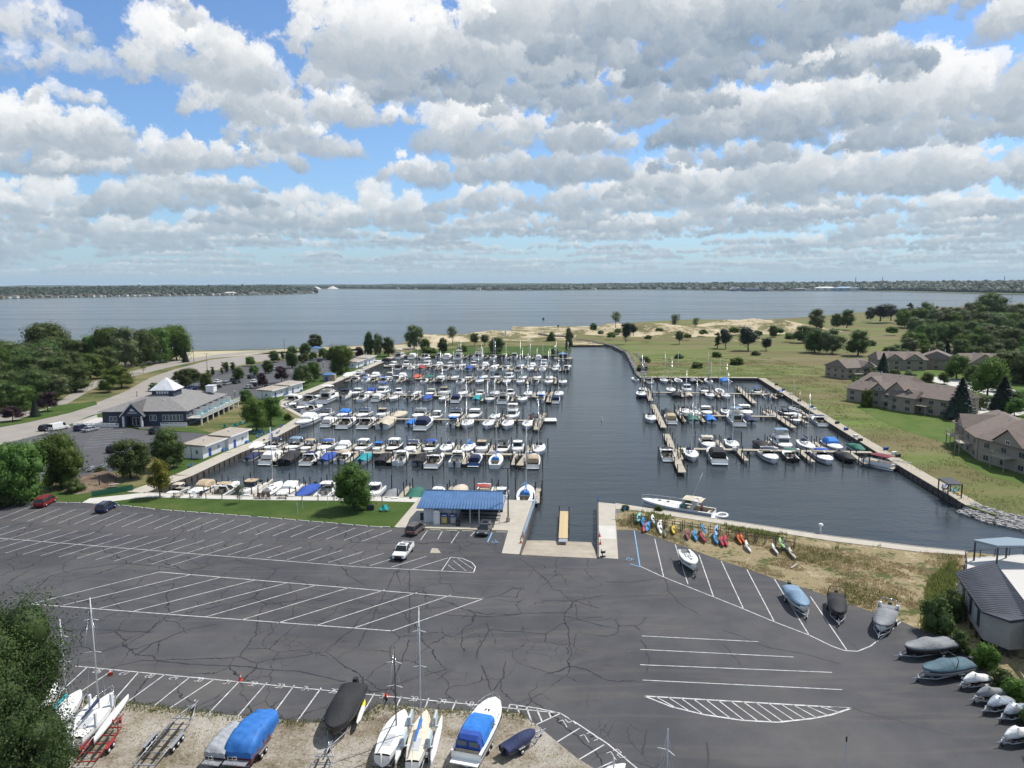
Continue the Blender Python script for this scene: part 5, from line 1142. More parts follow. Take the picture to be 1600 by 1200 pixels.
# east bank
for a in (('thin',962,512,488,9,'alone on the dune beside the channel mouth',4.0),('bush',926,516,505,6,'on the sand spit by the channel mouth',2.0),('pine',978,535,503,10,'on the dune, leaning pair, nearer the channel',1.5),('pine',990,525,505,8,'on the dune, leaning pair, behind',3),('thin',1055,517,492,8,'bare-topped one on the lake side of the dunes',2.5),('thin',1087,515,497,6,'smaller bare-topped one by the lake',2.5),('grey1',1061,538,516,8,'at the foot of the sand slope',0),('column',1121,544,520,5,'slim one beside the dune pines',0),('pine',1134,545,512,12,'round dark one at the dune foot',0),('pine',1169,548,509,19,'widest dark one at the dune foot',0),('pine',1197,548,527,10,'last dark one of the dune foot row',0),
 ('grey0',1275,515,483,13,'pale topped one by the lake shore',2),('dark0',1307,511,490,9,'by the shore beside a bigger one',2),('dark1',1323,512,484,12,'bigger one of the shore pair',2),('dark1',1255,536,509,13,'leftover dark one of the meadow group',0),('dark0',1273,551,514,16,'first of the three meadow trees',0),('grey0',1300,553,514,18,'second of the three meadow trees',0),('dark1',1340,556,516,18,'third of the three meadow trees',0),('dark0',1208,527,509,7,'small one between dune and meadow',0),('bush',1180,555,548,7,'in the marsh below the pines',0),
 ('pine',1375,502,475,20,'large windswept pair by the lake houses',2),('pine',1392,501,475,15,'second of the windswept pair',2),('grey0',1360,500,480,8,'pale one before the windswept pair',2),('column',1421,503,474,5,'slim tall one beside the white lake house',2),('dark0',1411,503,482,10,'beside the white lake house',2),
 ('spruce',1479,568,534,13,'between the two condominium clusters',0),('maple1',1495,593,555,18,'round dark one by the condominium drive',0),('spruce',1500,655,591,27,'largest one, against the long condominium',0),('spruce1',1567,640,589,24,'between the car court and the corner condominium',0),('spruce',1379,590,552,15,'at the gable of the farthest condominium',0),('light0',1542,622,560,25,'in the lawn by the car court',0),('dark0',1576,595,548,30,'behind the car court lawn',0),('grey0',1420,560,528,14,'over the roofs of the far condominiums',0),
 ('light0',1424,548,519,14,'bright one at the meadow edge',0),('light0',1440,548,521,11,'bright one next to another at the meadow edge',0),('bushl',1340,604,590,10,'hedge below the farthest condominium',0),('bushl',1354,636,610,9,'at the corner of the long condominium',0),('dark0',1350,620,598,10,'near the patio of the long condominium',0),('bush',1460,572,560,8,'by the drive of the far condominiums',0),('maple1',1592,640,610,16,'beyond the car court',0),
 ('broad1',1547,500,458,22,'tallest of the east wood, on the skyline',3)):
    grow(*a[:6],z=a[6],group='trees of the east bank')
er=random.Random(8); n=0
EK=['grey0','dark0','dark1','grey0','maple1','broad1','grey1','light0','grey0']
for py,x0,x1,st in ((506,1430,1760,17),(514,1410,1760,17),(522,1425,1760,18),(531,1440,1760,19),(541,1450,1760,20),(552,1500,1770,22)):
    x=x0
    while x<x1:
        n+=1; hh=er.uniform(22,34)
        grow(er.choice(EK),x+er.uniform(-5,5),py+er.uniform(-2,2),py-hh,er.uniform(11,17),f'in the east wood, {ORD[n-1] if n<59 else str(n)+"th"} counting back to front',group='trees of the east wood')
        x+=st*er.uniform(.75,1.2)
for i,(px,py,hw_,k) in enumerate(((1400,566,14,'grey0'),(1412,572,13,'dark0'),(1450,570,15,'maple1'),(1465,562,14,'grey0'),(1520,575,17,'dark1'),(1555,572,18,'grey0'),(1610,580,24,'maple1'),(1600,600,24,'dark0'),(1640,625,26,'dark1'),(1500,560,15,'dark0'),(1345,582,9,'dark0'),(1388,562,10,'maple1'),(1585,650,14,'maple1'),(1398,597,10,'dark0'),(1420,600,11,'grey0'),(1448,606,12,'maple1'),(1520,600,15,'dark0'),(1532,640,12,'grey0'),(1560,612,14,'dark1'),(1475,600,9,'light0'),(1622,652,18,'dark0'),(1364,592,9,'grey0'),(1512,635,9,'maple1'))):
    grow(k,px,py,py-hw_*2.0,hw_,f'among the brown-roofed houses, {ORD[i]} of the clump behind them',group='trees round the condominiums')
# bushes and tall plants beside the modern house at the car park edge
for a in (('bush',1466,985,930,26,'tall one beside the grey-roofed house corner'),('bush',1484,968,918,20,'behind the tall bush at the house corner'),('bushl',1535,1042,1005,22,'under the grey-roofed house, by the covered boats'),('bush',1500,1020,985,18,'between boat cover and house wall'),('bushl',1585,1098,1060,24,'by the jet skis at the car park edge'),('bush',1560,1078,1042,20,'between the house posts and the jet skis'),('bush',1612,1140,1095,22,'at the very edge beside the last jet ski'),('bushl',1630,1180,1130,24,'lowest one beside the jet ski row'),
 ('bushl',1030,798,791,8,'by the seawall behind the kayaks'),('bushl',976,797,789,7,'at the head of the kayak ground')):
    grow(*a,group='bushes at the car park edge')
# the big tree at the near corner
def big_tree():
    x,y=P(8,1300)
    t=thing('tree','large dark tree filling the near corner beside the stored catamarans','tree',(x,y,0),0.4,'trees round the lawn')
    rs=np.random.default_rng(77)
    crown1=crown('crown',leafmat('near_tree_leaves',(.020,.038,.012),(.082,.112,.032),.35),77,18,13.5,.10,60,80000,.21,.62)
    put('crown',crown1,t); b=trunk_mesh(17,.38,78,9,w=11); put('trunk',b,t)
big_tree()
for a in (('broad1',-70,1130,1000,95,'mostly hidden behind the large near tree'),):
    grow(*a)
# ------------------------------------------------------------------ buildings
def roofmat(name,c,rib=None,rough=.9,metal=0):
    k=NT(name); a=k.noise(.8,4,.6); b=k.noise(9,2,.7)
    col=k.ramp(k.math('ADD',k.math('MULTIPLY',a,.5),k.math('MULTIPLY',b,.5)),[(.38,tuple(x*.82 for x in c)),(.62,tuple(min(1,x*1.18) for x in c))])
    k.b.inputs['Metallic'].default_value=metal
    return k.done(col,rough)
M_SHG=roofmat('grey_shingles',(.20,.195,.19)); M_SHB=roofmat('brown_shingles',(.165,.130,.110)); M_BLUER=roofmat('blue_metal_roof',(.075,.165,.33),rough=.45); M_DARKR=roofmat('charcoal_metal_roof',(.038,.042,.054),rough=.45)
M_WROOF=roofmat('white_metal_roof',(.60,.61,.64),rough=.4); M_TANR=roofmat('tan_flat_roof',(.33,.29,.24))
M_NAVYW=mat('navy_siding',(.040,.050,.080),.7,var=.1,vs=2); M_BLUEW=mat('pale_blue_siding',(.22,.32,.42),.7,var=.1,vs=2); M_WHITEW=mat('white_block_wall',(.66,.67,.68),.8,var=.05,vs=1.5)
M_GREIGE=mat('grey_beige_siding',(.28,.235,.19),.85,var=.08,vs=1.2); M_TRIM=mat('white_trim',(.72,.72,.70),.6); M_WINW=mat('window_glass',(.03,.04,.05),.08)
M_BLUED=mat('blue_door_paint',(.02,.07,.33),.5); M_TEALP=mat('teal_plastic',(.01,.36,.38),.5); M_BLUEP=mat('blue_plastic',(.03,.18,.50),.5); M_POST=mat('dark_post_metal',(.03,.03,.035),.5)
M_PALEW=mat('pale_cladding',(.33,.31,.285),.8,var=.06,vs=2); M_WHITED=mat('white_deck_boards',(.48,.465,.44),.7,var=.05,vs=3); M_BRICK=mat('brown_brick',(.17,.10,.075),.9,var=.2,vs=3)
class Frame:                                  # a building's own frame: u along its front, v into depth
    def __init__(s,x,y,rz): s.x,s.y,s.rz=x,y,rz
def wbox(m,x0,x1,y0,y1,z0,z1,mi=0):
    m.box((x0+x1)/2,(y0+y1)/2,z0,x1-x0,y1-y0,z1-z0,mi=mi); return m
def hip(m,x0,x1,y0,y1,z,h,ov=.5,ridge=None,mi=0,axis='x',th=.14):
    x0-=ov;x1+=ov;y0-=ov;y1+=ov
    if axis=='x': r=min((y1-y0)/2,(x1-x0)/2) if ridge is None else ridge; a=(x0+r,(y0+y1)/2,z+h); b=(x1-r,(y0+y1)/2,z+h); f=[(0,1,5,4),(1,2,5),(2,3,4,5),(3,0,4)]
    else: r=min((y1-y0)/2,(x1-x0)/2) if ridge is None else ridge; a=((x0+x1)/2,y0+r,z+h); b=((x0+x1)/2,y1-r,z+h); f=[(0,1,4),(1,2,5,4),(2,3,5),(3,0,4,5)]
    m.add([(x0,y0,z),(x1,y0,z),(x1,y1,z),(x0,y1,z),a,b],f,mi)
    m.add([(x0,y0,z-th),(x1,y0,z-th),(x1,y1,z-th),(x0,y1,z-th),(x0,y0,z-.002),(x1,y0,z-.002),(x1,y1,z-.002),(x0,y1,z-.002)],[(3,2,1,0),(0,1,5,4),(1,2,6,5),(2,3,7,6),(3,0,4,7)],mi); return m
_win={}
def window(par,x,y,z,w,h,face,frame=M_TRIM,glass=M_WINW,bars=1,label=None):
    """face: 's' looks to -y, 'w' to -x, 'e' to +x, 'n' to +y. a frame standing proud with a pane and glazing bar"""
    rz={'s':0,'e':PI/2,'n':PI,'w':-PI/2}[face]
    kf=('f',round(w,2),round(h,2),frame.name,bars)
    if kf not in _win:
        m=MB(); t=.09
        m.box(0,-.04,0,w,.08,t); m.box(0,-.04,h-t,w,.08,t); m.box(-w/2+t/2,-.04,t,t,.08,h-2*t); m.box(w/2-t/2,-.04,t,t,.08,h-2*t)
        for i in range(bars): m.box(-w/2+w*(i+1)/(bars+1),-.035,t,.06,.05,h-2*t)
        _win[kf]=m.mesh('window',frame)
    kg=('g',round(w,2),round(h,2),glass.name)
    if kg not in _win: _win[kg]=MB().box(0,-.012,.09,w-.18,.02,h-.18).mesh('pane',glass)
    o=put('window',_win[kf],par,(x,y,z),rz); put('pane',_win[kg],o); return o
def door(par,x,y,z,w,h,face,m):
    rz={'s':0,'e':PI/2,'n':PI,'w':-PI/2}[face]
    b=MB().box(0,-.03,0,w,.06,h); o=b.build('door',m,par,loc=(x,y,z),rz=rz)
    return o
def rail(m,p,q,z,h=1.0,step=1.6,mi=0,r=.045,bars=2):
    L=math.hypot(q[0]-p[0],q[1]-p[1]); n=max(1,int(L/step))
    for i in range(n+1):
        x=p[0]+(q[0]-p[0])*i/n; y=p[1]+(q[1]-p[1])*i/n; m.box(x,y,z,r*2.0,r*2.0,h,mi=mi)
    m.tube((*p,z+h),(*q,z+h),r,4,mi)
    for b in range(bars): m.tube((*p,z+h*(b+1)/(bars+1)),(*q,z+h*(b+1)/(bars+1)),r*.6,4,mi)
# ---- the clubhouse
def clubhouse():
    x,y=P(292,664); rz=R_(2)
    t=thing('clubhouse','dark blue clubhouse with grey hipped roof, white pyramid cupola and balcony','clubhouse',(x,y,0),rz)
    W,D=-25.0,33.0                       # front runs to -x, side runs to +y
    wbox(MB(),W,0,0,D,0,4.4).build('wall',M_NAVYW,t)
    rf=hip(MB(),W,0,0,D,4.45,4.3,.9,axis='y'); rf=rf.build('roof',M_SHG,t)
    cx,cy=W/2+1.5,D*.40
    c=wbox(MB(),cx-3.3,cx+3.3,cy-3.3,cy+3.3,6.0,9.3).build('cupola',M_NAVYW,t)
    hip(MB(),cx-3.3,cx+3.3,cy-3.3,cy+3.3,9.35,3.7,.6,ridge=3.8999).build('cupola_roof',M_WROOF,c)
    wn=MB()
    for i in range(5): wn.box(cx-1.6+.8*i,cy-3.33,8.2,.55,.06,.8)
    wn.build('cupola_window',M_TRIM,c)
    # entrance gable with white posts and the crest over the door
    gx=W*.60; g=MB()
    g.add([(gx-3.6,-2.6,3.1),(gx+3.6,-2.6,3.1),(gx,-2.6,7.2),(gx-3.6,4.5,3.1),(gx+3.6,4.5,3.1),(gx,8.0,7.2)],[(0,2,5,3),(1,4,5,2),(2,0,3,5),(2,5,4,1)]); g.build('entrance_roof',M_SHG,t)
    g=MB(); g.add([(gx-2.9,-2.2,3.2),(gx+2.9,-2.2,3.2),(gx,-2.2,6.5)],[(0,1,2)]); g.box(gx-2.0,-.6,0,.2,3.0,3.2); g.box(gx+2.0,-.6,0,.2,3.0,3.2); g.build('gable_wall',M_NAVYW,t)
    g=MB(); g.add([(gx-3.7,-2.66,2.95),(gx-3.7,-2.66,3.35),(gx,-2.66,7.5),(gx,-2.66,7.05)],[(0,3,2,1)]); g.add([(gx+3.7,-2.66,2.95),(gx+3.7,-2.66,3.35),(gx,-2.66,7.5),(gx,-2.66,7.05)],[(0,1,2,3)]); g.build('barge_board',M_TRIM,t)
    for sx in (-2.7,2.7): MB().box(gx+sx,-2.3,0,.55,.55,3.2,top=.8).build('porch_post',M_TRIM,t)
    g=MB(); g.add([(gx-.8,-2.25,4.75),(gx+.3,-2.25,4.75),(gx-.2,-2.25,5.7)],[(0,1,2)]); g.add([(gx-.1,-2.25,4.75),(gx+.9,-2.25,4.75),(gx+.1,-2.25,5.35)],[(0,1,2)]); g.build('sail_emblem',M_TRIM,t)
    g=MB()
    for i in range(9): g.box(gx-1.2+i*.3,-2.26,4.05,.19,.03,.34,)
    g.build('sign_lettering',M_TRIM,t)
    door(t,gx,-.05,0,2.2,2.6,'s',M_TRIM); 
    for dx in (-.5,.5): MB().box(gx+dx,-.13,.15,.8,.04,2.3).build('door_pane',M_WINW,t)
    for i in range(2): window(t,W*.42+i*1.1,0,1.4,.95,1.8,'s')
    for i in range(6): window(t,W*.27+i*1.05,0,1.4,.95,1.8,'s')
    for i in range(2): window(t,W*.90+i*1.3,0,1.4,.95,1.5,'s')
    # balcony side to the basin: pale blue bays, white privacy screens, railings
    for i in range(7):
        v=3+i*4.3; window(t,0,v,.9 if i%2 else .2,1.8,2.4 if i%2 else 3.1,'e',bars=1)
    wbox(MB(),.02,.5,0.2,D-.5,-.1,.25).build('plinth',M_BLUEW,t)
    d=wbox(MB(),.55,5.0,-1.0,D+1,2.05,2.30).build('balcony_deck',M_WHITED,t)
    r=MB(); rail(r,(4.95,-1),(4.95,D+1),2.3,1.05,1.9,bars=3); rail(r,(.6,-1),(4.95,-1),2.3,1.05,1.5,bars=3); r.build('railing',M_TRIM,t)
    gl=MB()
    for i in range(17): gl.box(4.95,-.1+i*2.0,2.4,.03,1.6,.75)
    gl.build('glass_panel',mat('balcony_glass',(.30,.33,.35),.15),t)
    for i in range(8): MB().box(4.7,-.6+i*4.7,-.2,.35,.35,2.24).build('balcony_post',M_TRIM,t)
    for i in range(6): MB().box(1.8,4+i*5.2,2.31,2.6,.12,1.9).build('privacy_screen',M_TRIM,t)
    # low white wall and ramp at the front, terrace steps
    g=MB(); rail(g,(W-8,-1.5),(gx-4,-2.8),.2,1.0,1.3,bars=2,r=.09); g.box((W-8+gx-4)/2,-2.15,0,(gx-4)-(W-8),.12,.7,math.atan2(-1.3,(gx-4)-(W-8))); g.build('terrace_wall',M_TRIM,t)
    g=MB(); g.box(W-4.5,6,0.0,8,14,.25); g.box(W-8.4,6,.25,.15,14,.9); g.build('terrace',M_WHITED,t)
    g=MB(); rail(g,(-7,-1.8),(1,-2.6),.2,.9,1.2,bars=2,r=.08); g.box(-3,-2.3,0,8,.12,.75,-.1); g.build('garden_wall',M_TRIM,t)
    MB().box(4.2,D-14,3.0,2.8,3.4,.01).build('stair_head',M_NAVYW,t) if False else None
    g=MB(); g.box(-2.5,D-5,6.2,2.6,3,2.0); g.box(-2.5,D-5,8.2,2.9,3.3,.18,mi=1); g.build('roof_hatch_house',[M_TRIM,M_WROOF],t)
    for (a,b) in ((-9,6),(-16,5),(-6,20)): MB().cyl(a,b,5.6+.2,7.0,.18,.16,8).build('vent_pipe',M_TRIM,t)
    return t
club=clubhouse()
def w2(club,u,v,z=0):
    c=math.cos(club.rotation_euler.z); n=math.sin(club.rotation_euler.z); return (club.location.x+u*c-v*n,club.location.y+u*n+v*c,z)
# adirondack chairs
def adk():
    m=MB(); m.box(0,0,.30,.6,.55,.05); m.add([(-.3,-.25,.32),(.3,-.25,.32),(.3,-.62,1.05),(-.3,-.62,1.05)],[(0,1,2,3),(3,2,1,0)])
    return m
ADK_S=MB().box(0,.05,.30,.62,.60,.06); adk_seat={}
def chair(x,y,z,rz,m,label,group):
    t=thing('adirondack_chair',label,'chair',(x,y,z),rz,group)
    if m.name not in adk_seat:
        s=MB().box(0,.08,.32,.62,.62,.06).mesh('seat',m); b=MB(); b.add([(-.31,-.20,.34),(.31,-.20,.34),(.34,-.62,1.10),(-.34,-.62,1.10),(-.31,-.26,.34),(.31,-.26,.34),(.34,-.68,1.10),(-.34,-.68,1.10)],[(0,1,2,3),(7,6,5,4),(0,3,7,4),(1,5,6,2),(3,2,6,7)]); b=b.mesh('backrest',m)
        a=MB().box(.40,.0,.56,.13,.75,.04).mesh('armrest',m); a2=MB().box(-.40,.0,.56,.13,.75,.04).mesh('armrest',m); l=MB().box(.38,.30,0,.08,.10,.56).mesh('leg',m); l2=MB().box(-.38,.30,0,.08,.10,.56).mesh('leg',m)
        adk_seat[m.name]=(('seat',s),('backrest',b),('armrest',a),('armrest',a2),('leg',l),('leg',l2))
    for n,me in adk_seat[m.name]: put(n,me,t)
for i in range(9):
    X,Y,Z=w2(club,3.4,1.8+i*3.6,2.31); chair(X,Y,Z,-PI/2,M_TEALP,f'teal adirondack chair, {ORD[i]} along the clubhouse balcony from the near corner','chairs on the clubhouse balcony')
for i,(px,py,a) in enumerate(((367,667,.5),(372,665,1.5),(378,663,-.6),(384,661,.8),(388,658,2.2),(363,671,2.8),(352,668,0),(356,672,1.2))):
    X,Y=P(px,py); chair(X,Y,.02,a,M_TEALP,f'teal adirondack chair, {ORD[i]} on the terrace under the balcony','chairs on the lower terrace')
for i,(px,py,a) in enumerate(((400,679,.3),(408,676,.9),(414,680,-.6),(421,677,.2),(428,673,1.9),(404,684,2.8),(424,683,3.4),(434,678,1.4),(440,668,.5))):
    X,Y=P(px,py); chair(X,Y,.03,a,M_BLUEP,f'blue adirondack chair, {ORD[i]} under the big promenade trees','blue chairs under the trees')
for i,(px,py,a) in enumerate(((597,799,2.6),(605,799,-2.4))):
    X,Y=P(px,py); chair(X,Y,.03,a,M_TEALP,('teal adirondack chair on the lawn beside the big maple, nearer the tree','teal adirondack chair on the lawn, nearer the concrete walk')[i],'teal chairs on the lawn')
for i,px in enumerate((403,410,418)):
    X,Y=P(px,779.5); chair(X,Y,.03,PI,mat('brown_plastic',(.09,.06,.04),.6),f'dark brown adirondack chair, {ORD[i]} of three by the lawn rope','dark chairs by the walk')
for i,(px,py,a) in enumerate(((301,773,PI),(313,773,PI))):
    X,Y=P(px,py+4); chair(X,Y,.03,a,(M_TRIM,M_POST)[i],('white adirondack chair beside the lawn walk','black adirondack chair beside the lawn walk')[i],None)
for i,(px,py,a) in enumerate(((280,722,.4),(298,730,1.2))):
    X,Y=P(px,py); chair(X,Y,.03,a,M_BLUEP,('blue adirondack chair standing behind the boathouse','blue adirondack chair lying flat-looking on the lawn by the promenade')[i],None)
# picnic tables
def picnic(px,py,rz,m,label):
    x,y=P(px,py); t=thing('picnic_table',label,'picnic table',(x,y,.03),rz,'picnic tables on the lawn')
    MB().box(0,0,.70,1.9,.75,.06).build('table_top',m,t)
    for s in (-1,1): MB().box(0,s*.75,.42,1.9,.27,.05).build('bench',m,t)
    for s in (-1,1):
        l=MB(); l.tube((s*.65,-.75,0),(s*.65,-.15,.70),.05,4); l.tube((s*.65,.75,0),(s*.65,.15,.70),.05,4); l.box(s*.65,0,.38,.06,1.6,.06); l.build('leg_frame',M_POST,t)
picnic(278,776,0,M_DECK,'timber picnic table near the walk, closest to the promenade')
picnic(443,778,0,M_DECK,'timber picnic table at the walk beyond three dark chairs')
picnic(563,787,.1,M_TRIM,'white-topped picnic table in the shade of the big maple')
picnic(178,762,.3,M_DECK,'lone timber picnic table on the shaded lawn by the earth bank')
x,y=P(579,797); t=thing('grill','black barbecue grill beside the big maple','grill',(x,y,.03)); MB().box(0,0,.55,1.5,.7,.45,top=.85).build('grill_body',M_POST,t); MB().box(0,0,0,1.3,.5,.55).build('stand',M_POST,t)
# ---- white boathouses along the promenade
def boathouse(p,q,dep,label,hb=3.0,blocks=2):
    (x0,y0),(x1,y1)=P(*p),P(*q); L=math.hypot(x1-x0,y1-y0); an=math.atan2(y1-y0,x1-x0)
    t=thing('boathouse',label,'boathouse',(x0,y0,0),an,'white flat-roofed boathouses')
    # u along the promenade, +v away from the water (to the west)
    for b in range(blocks):
        u0=b*L/blocks; u1=(b+1)*L/blocks; of=.0 if b%2==0 else .9; h=hb+(.35 if b%2 else 0)
        w=wbox(MB(),u0+.01,u1-.01,-of,dep-of,0,h).build('wall',M_WHITEW,t)
        r=MB(); r.add([(u0-.25,-of-.9,h+.05),(u1+.25,-of-.9,h+.05),(u1+.25,dep-of+.3,h+.45),(u0-.25,dep-of+.3,h+.45),(u0-.25,-of-.9,h+.30),(u1+.25,-of-.9,h+.30),(u1+.25,dep-of+.3,h+.60),(u0-.25,dep-of+.3,h+.60)],[(3,2,1,0),(4,5,6,7),(0,1,5,4),(1,2,6,5),(2,3,7,6),(3,0,4,7)]); r.build('roof',M_TANR,w)
        MB().box((u0+u1)/2,-of-.93,h+.02,L/blocks+.5,.07,.34).build('fascia',M_TRIM,w)
        door(w,u0+L/blocks*.30,-of-.0,0,1.1,2.1,'s',M_BLUED); window(w,u0+L/blocks*.68,-of,1.1,1.0,1.0,'s')
        if b==0: window(w,0,dep*.30,1.1,.9,1.1,'w'); MB().box(0.0,dep*.6,.0,.08,.12,h).build('downpipe',M_POST,w)
        MB().box(u0+L/blocks*.85,-of-.35,0,.8,.5,.75).build('storage_chest',M_BLUEP,w)
        MB().cyl((u0+u1)/2,dep*.5-of,h+.4,h+1.0,.22,.22,8).build('roof_vent',M_TRIM,w)
    return t
boathouse((317.5,717),(384,690.5),5.2,'white flat-roofed boathouse nearest the white lawn walk, with blue doors')
boathouse((423,624),(470,610),5.6,'white flat-roofed boathouse beyond the clubhouse trees, with blue doors')
boathouse((556,575.5),(584,565.5),6,'farthest white flat-roofed boathouse beside the big tree')
x,y=P(505,596); t=thing('kiosk','small tan kiosk with blue roof on the promenade','kiosk',(x,y,0),R_(5))
wbox(MB(),0,5,0,5,0,2.8).build('wall',M_GREIGE,t); hip(MB(),0,4,0,5,2.85,1.1,.4).build('roof',M_BLUER,t); door(t,1.5,0,0,1.1,2.1,'s',M_BLUED)
x,y=P(485,551); t=thing('beach_hut','small hut with bright blue roof near the beach','hut',(x,y,0),0)
wbox(MB(),0,6,0,5,0,2.6).build('wall',M_WHITEW,t); hip(MB(),0,6,0,5,2.65,1.2,.4).build('roof',M_BLUER,t)
x,y=P(872,560); t=thing('fuel_dock_hut','small open hut with blue roof on the platform at the channel','hut',(x,y,0),0)
MB().box(3,2,-.3,10,7,.30).build('platform',M_DECK,t); 
for a in range(6):
    for b in (0,1): MB().cyl(-1.5+a*1.9,-1+b*6,-3,-.3,.18,.18,6).build('piling',M_WOODP,t)
wbox(MB(),1,5,1,4,0,2.3).build('wall',M_POST,t); hip(MB(),.6,5.4,.6,4.4,2.35,.9,.3).build('roof',M_BLUER,t)
# ---- shelter with the blue ribbed roof on the slipway walk
def shelter():
    A=P(660,817); Bq=P(783,819.5); an=math.atan2(Bq[1]-A[1],Bq[0]-A[0]); L=math.hypot(Bq[0]-A[0],Bq[1]-A[1])
    t=thing('shelter','white shelter with blue ribbed metal roof beside the slipway','shelter',(A[0],A[1],.08),an)
    D=7.0; H=3.0
    w=wbox(MB(),.2,L*.42,.3,D,0,H); w.build('wall',M_WHITEW,t)
    wbox(MB(),L*.42+.01,L-.3,D-.2,D,0,H).build('back_wall',M_POST,t)
    for u in (L*.42+2.6,L*.72,L-.35): MB().box(u,.35,0,.16,.16,H).build('post',M_TRIM,t)
    for u in (L*.55,L*.68,L*.80,L*.92):
        MB().box(u,2.5,.72,1.6,.7,.06).build('table_top',M_POST,t)
        for s in (-1,1): MB().box(u,2.5+s*.7,.42,1.6,.25,.05).build('bench',M_POST,t)
    # hipped-down roof: ridge along u, low eave to the camera
    x0,x1,y0,y1=-.75,L+.35,-1.1,D+.9; zr=H+1.75; ym=(y0+y1)/2+.6
    rf=MB(); rf.add([(x0,y0,H),(x1,y0,H),(x1-.35,ym,zr),(x0+.6,ym,zr),(x0,y1,H),(x1,y1,H)],[(0,1,2,3),(3,2,5,4)])
    rf.add([(x0,y0,H-.14),(x1,y0,H-.14),(x1,y0,H-.002),(x0,y0,H-.002),(x0,y1,H-.14),(x1,y1,H-.14)],[(0,1,2,3),(0,4,5,1)])
    r=rf.build('roof',M_BLUER,t)
    n=28
    seam=[]
    for i in range(n+1):
        f=i/n; xa=x0+(x1-x0)*f; xb=(x0+.6)+(x1-.35-x0-.6)*f; s=MB(); s.tube((xa,y0,H+.03),(xb,ym,zr+.03),.055,4); s.tube((xb,ym,zr+.03),(xa,y1,H+.03),.055,4); s.build('roof_rib',M_BLUER,t)
    g=MB(); g.tube((x0+.6,ym,zr+.04),(x1-.35,ym,zr+.04),.10,5); g.build('ridge_cap',M_BLUER,t)
    g=MB(); g.add([(x0+.3,y0+.5,H-.15),(x0+.3,y1-.5,H-.15),(x0+.75,ym,zr-.1)],[(0,1,2),(2,1,0)]); g.add([(x1-.2,y0+.5,H-.15),(x1-.2,y1-.5,H-.15),(x1-.45,ym,zr-.1)],[(0,1,2),(2,1,0)]); g.build('gable_end',M_TRIM,t)
    MB().box(L*.385,-.02,.1,.10,.06,2.4).build('downpipe',M_POST,t)
    return t,an,A
sh,sh_an,sh_A=shelter()
def on_sh(u,v): c,n=math.cos(sh_an),math.sin(sh_an); return (sh_A[0]+u*c-v*n,sh_A[1]+u*n+v*c,.085)
t=thing('portable_toilet','white portable toilet against the shelter wall','portable toilet',on_sh(2.75,-.55),sh_an)
MB().box(0,0,0,1.15,1.15,2.15).build('cabin',mat('toilet_plastic',(.62,.63,.66),.5),t); b=MB(); b.loft([[( .62*math.cos(q)*math.cos(0),y,2.15+.45*math.sin(q)) for q in [PI*j/6 for j in range(7)]] for y in (-.62,.62)]); b.add([(.62*math.cos(PI*j/6),-.62,2.15+.45*math.sin(PI*j/6)) for j in range(7)],[tuple(range(6,-1,-1))]); b.build('roof',M_GEL,t); MB().box(0,-.60,.1,.85,.05,1.9).build('door',M_TRIM,t)
M_ICE=mat('vending_blue',(.03,.08,.30),.5); M_YEL=mat('vending_yellow',(.50,.36,.10),.5); M_GRY=mat('vending_grey',(.30,.32,.35),.5)
for i,(u,c1,ds) in enumerate(((4.05,M_YEL,'yellow information board with blue header beside the portable toilet'),(5.65,M_GRY,'grey information board with blue header beside the yellow one'))):
    t=thing('notice_board',ds,'notice board',on_sh(u,-.5),sh_an,'boards in front of the shelter')
    MB().box(0,0,0,1.25,.35,1.9).build('cabinet',M_POST,t); MB().box(0,-.20,.15,1.05,.05,1.15).build('panel',c1,t); MB().box(0,-.20,1.38,1.15,.05,.42).build('header',M_ICE,t)
    b=MB(); 
    for k in range(4 if i==0 else 3): b.box(-.33+k*.22,-.235,1.50,.12,.02,.18)
    for k in range(3): b.box(0,-.235,.35+k*.27,.7-.15*k,.02,.07)
    b.build('lettering',M_TRIM,t)
X,Y,Z=on_sh(6.6,-1.4); t=thing('litter_bin','black litter bin on the walk in front of the shelter','bin',(X,Y,Z)); MB().cyl(0,0,0,.85,.36,.40,10).build('bin_body',M_POST,t); MB().cyl(0,0,.86,1.0,.42,.30,10).build('lid',M_RUB,t)
X,Y,Z=on_sh(-.35,1.6); t=thing('litter_bin','dark bin standing at the shaded end wall of the shelter','bin',(X,Y,Z)); MB().box(0,0,0,.6,.6,1.1).build('bin_body',M_POST,t); MB().box(0,0,1.1,.66,.66,.08).build('lid',M_RUB,t)
# ---- lamp posts
def lamp(px,py,top,label,arms=2,base=True,m=M_POST,z=0.0,group='tall lamp posts'):
    x,y=P(px,py,z); zc=y*_d[1]+(z-CAM_H)*_d[2]; h=(py-top)/F_PX*zc*1.02
    t=thing('lamp_post',label,'lamp post',(x,y,z),0,group)
    MB().cyl(0,0,0,h,.13,.08,8).build('pole',m,t)
    if base: MB().cyl(0,0,0,.8,.36,.36,10).build('concrete_base',M_CONC,t)
    if arms:
        a=MB(); a.box(0,0,h-.06,1.5,.08,.08); a.build('arm',m,t)
        for s in (-1,1): MB().box(s*.85,0,h-.12,.55,.32,.14,top=.8).build('lamp_head',m,t)
    else: MB().ball((0,0,h+.2),(.24,.24,.28)).build('globe',M_TRIM,t)
lamp(794,815,731,'black double-headed lamp post at the corner of the shelter',z=.08)
lamp(303,566,541,'tall lamp post on the beach road by the small spruce',base=False); lamp(324,580,553,'tall lamp post standing over the columnar hedge',base=False); lamp(445,560,532,'tall lamp post in the far car park',base=False)
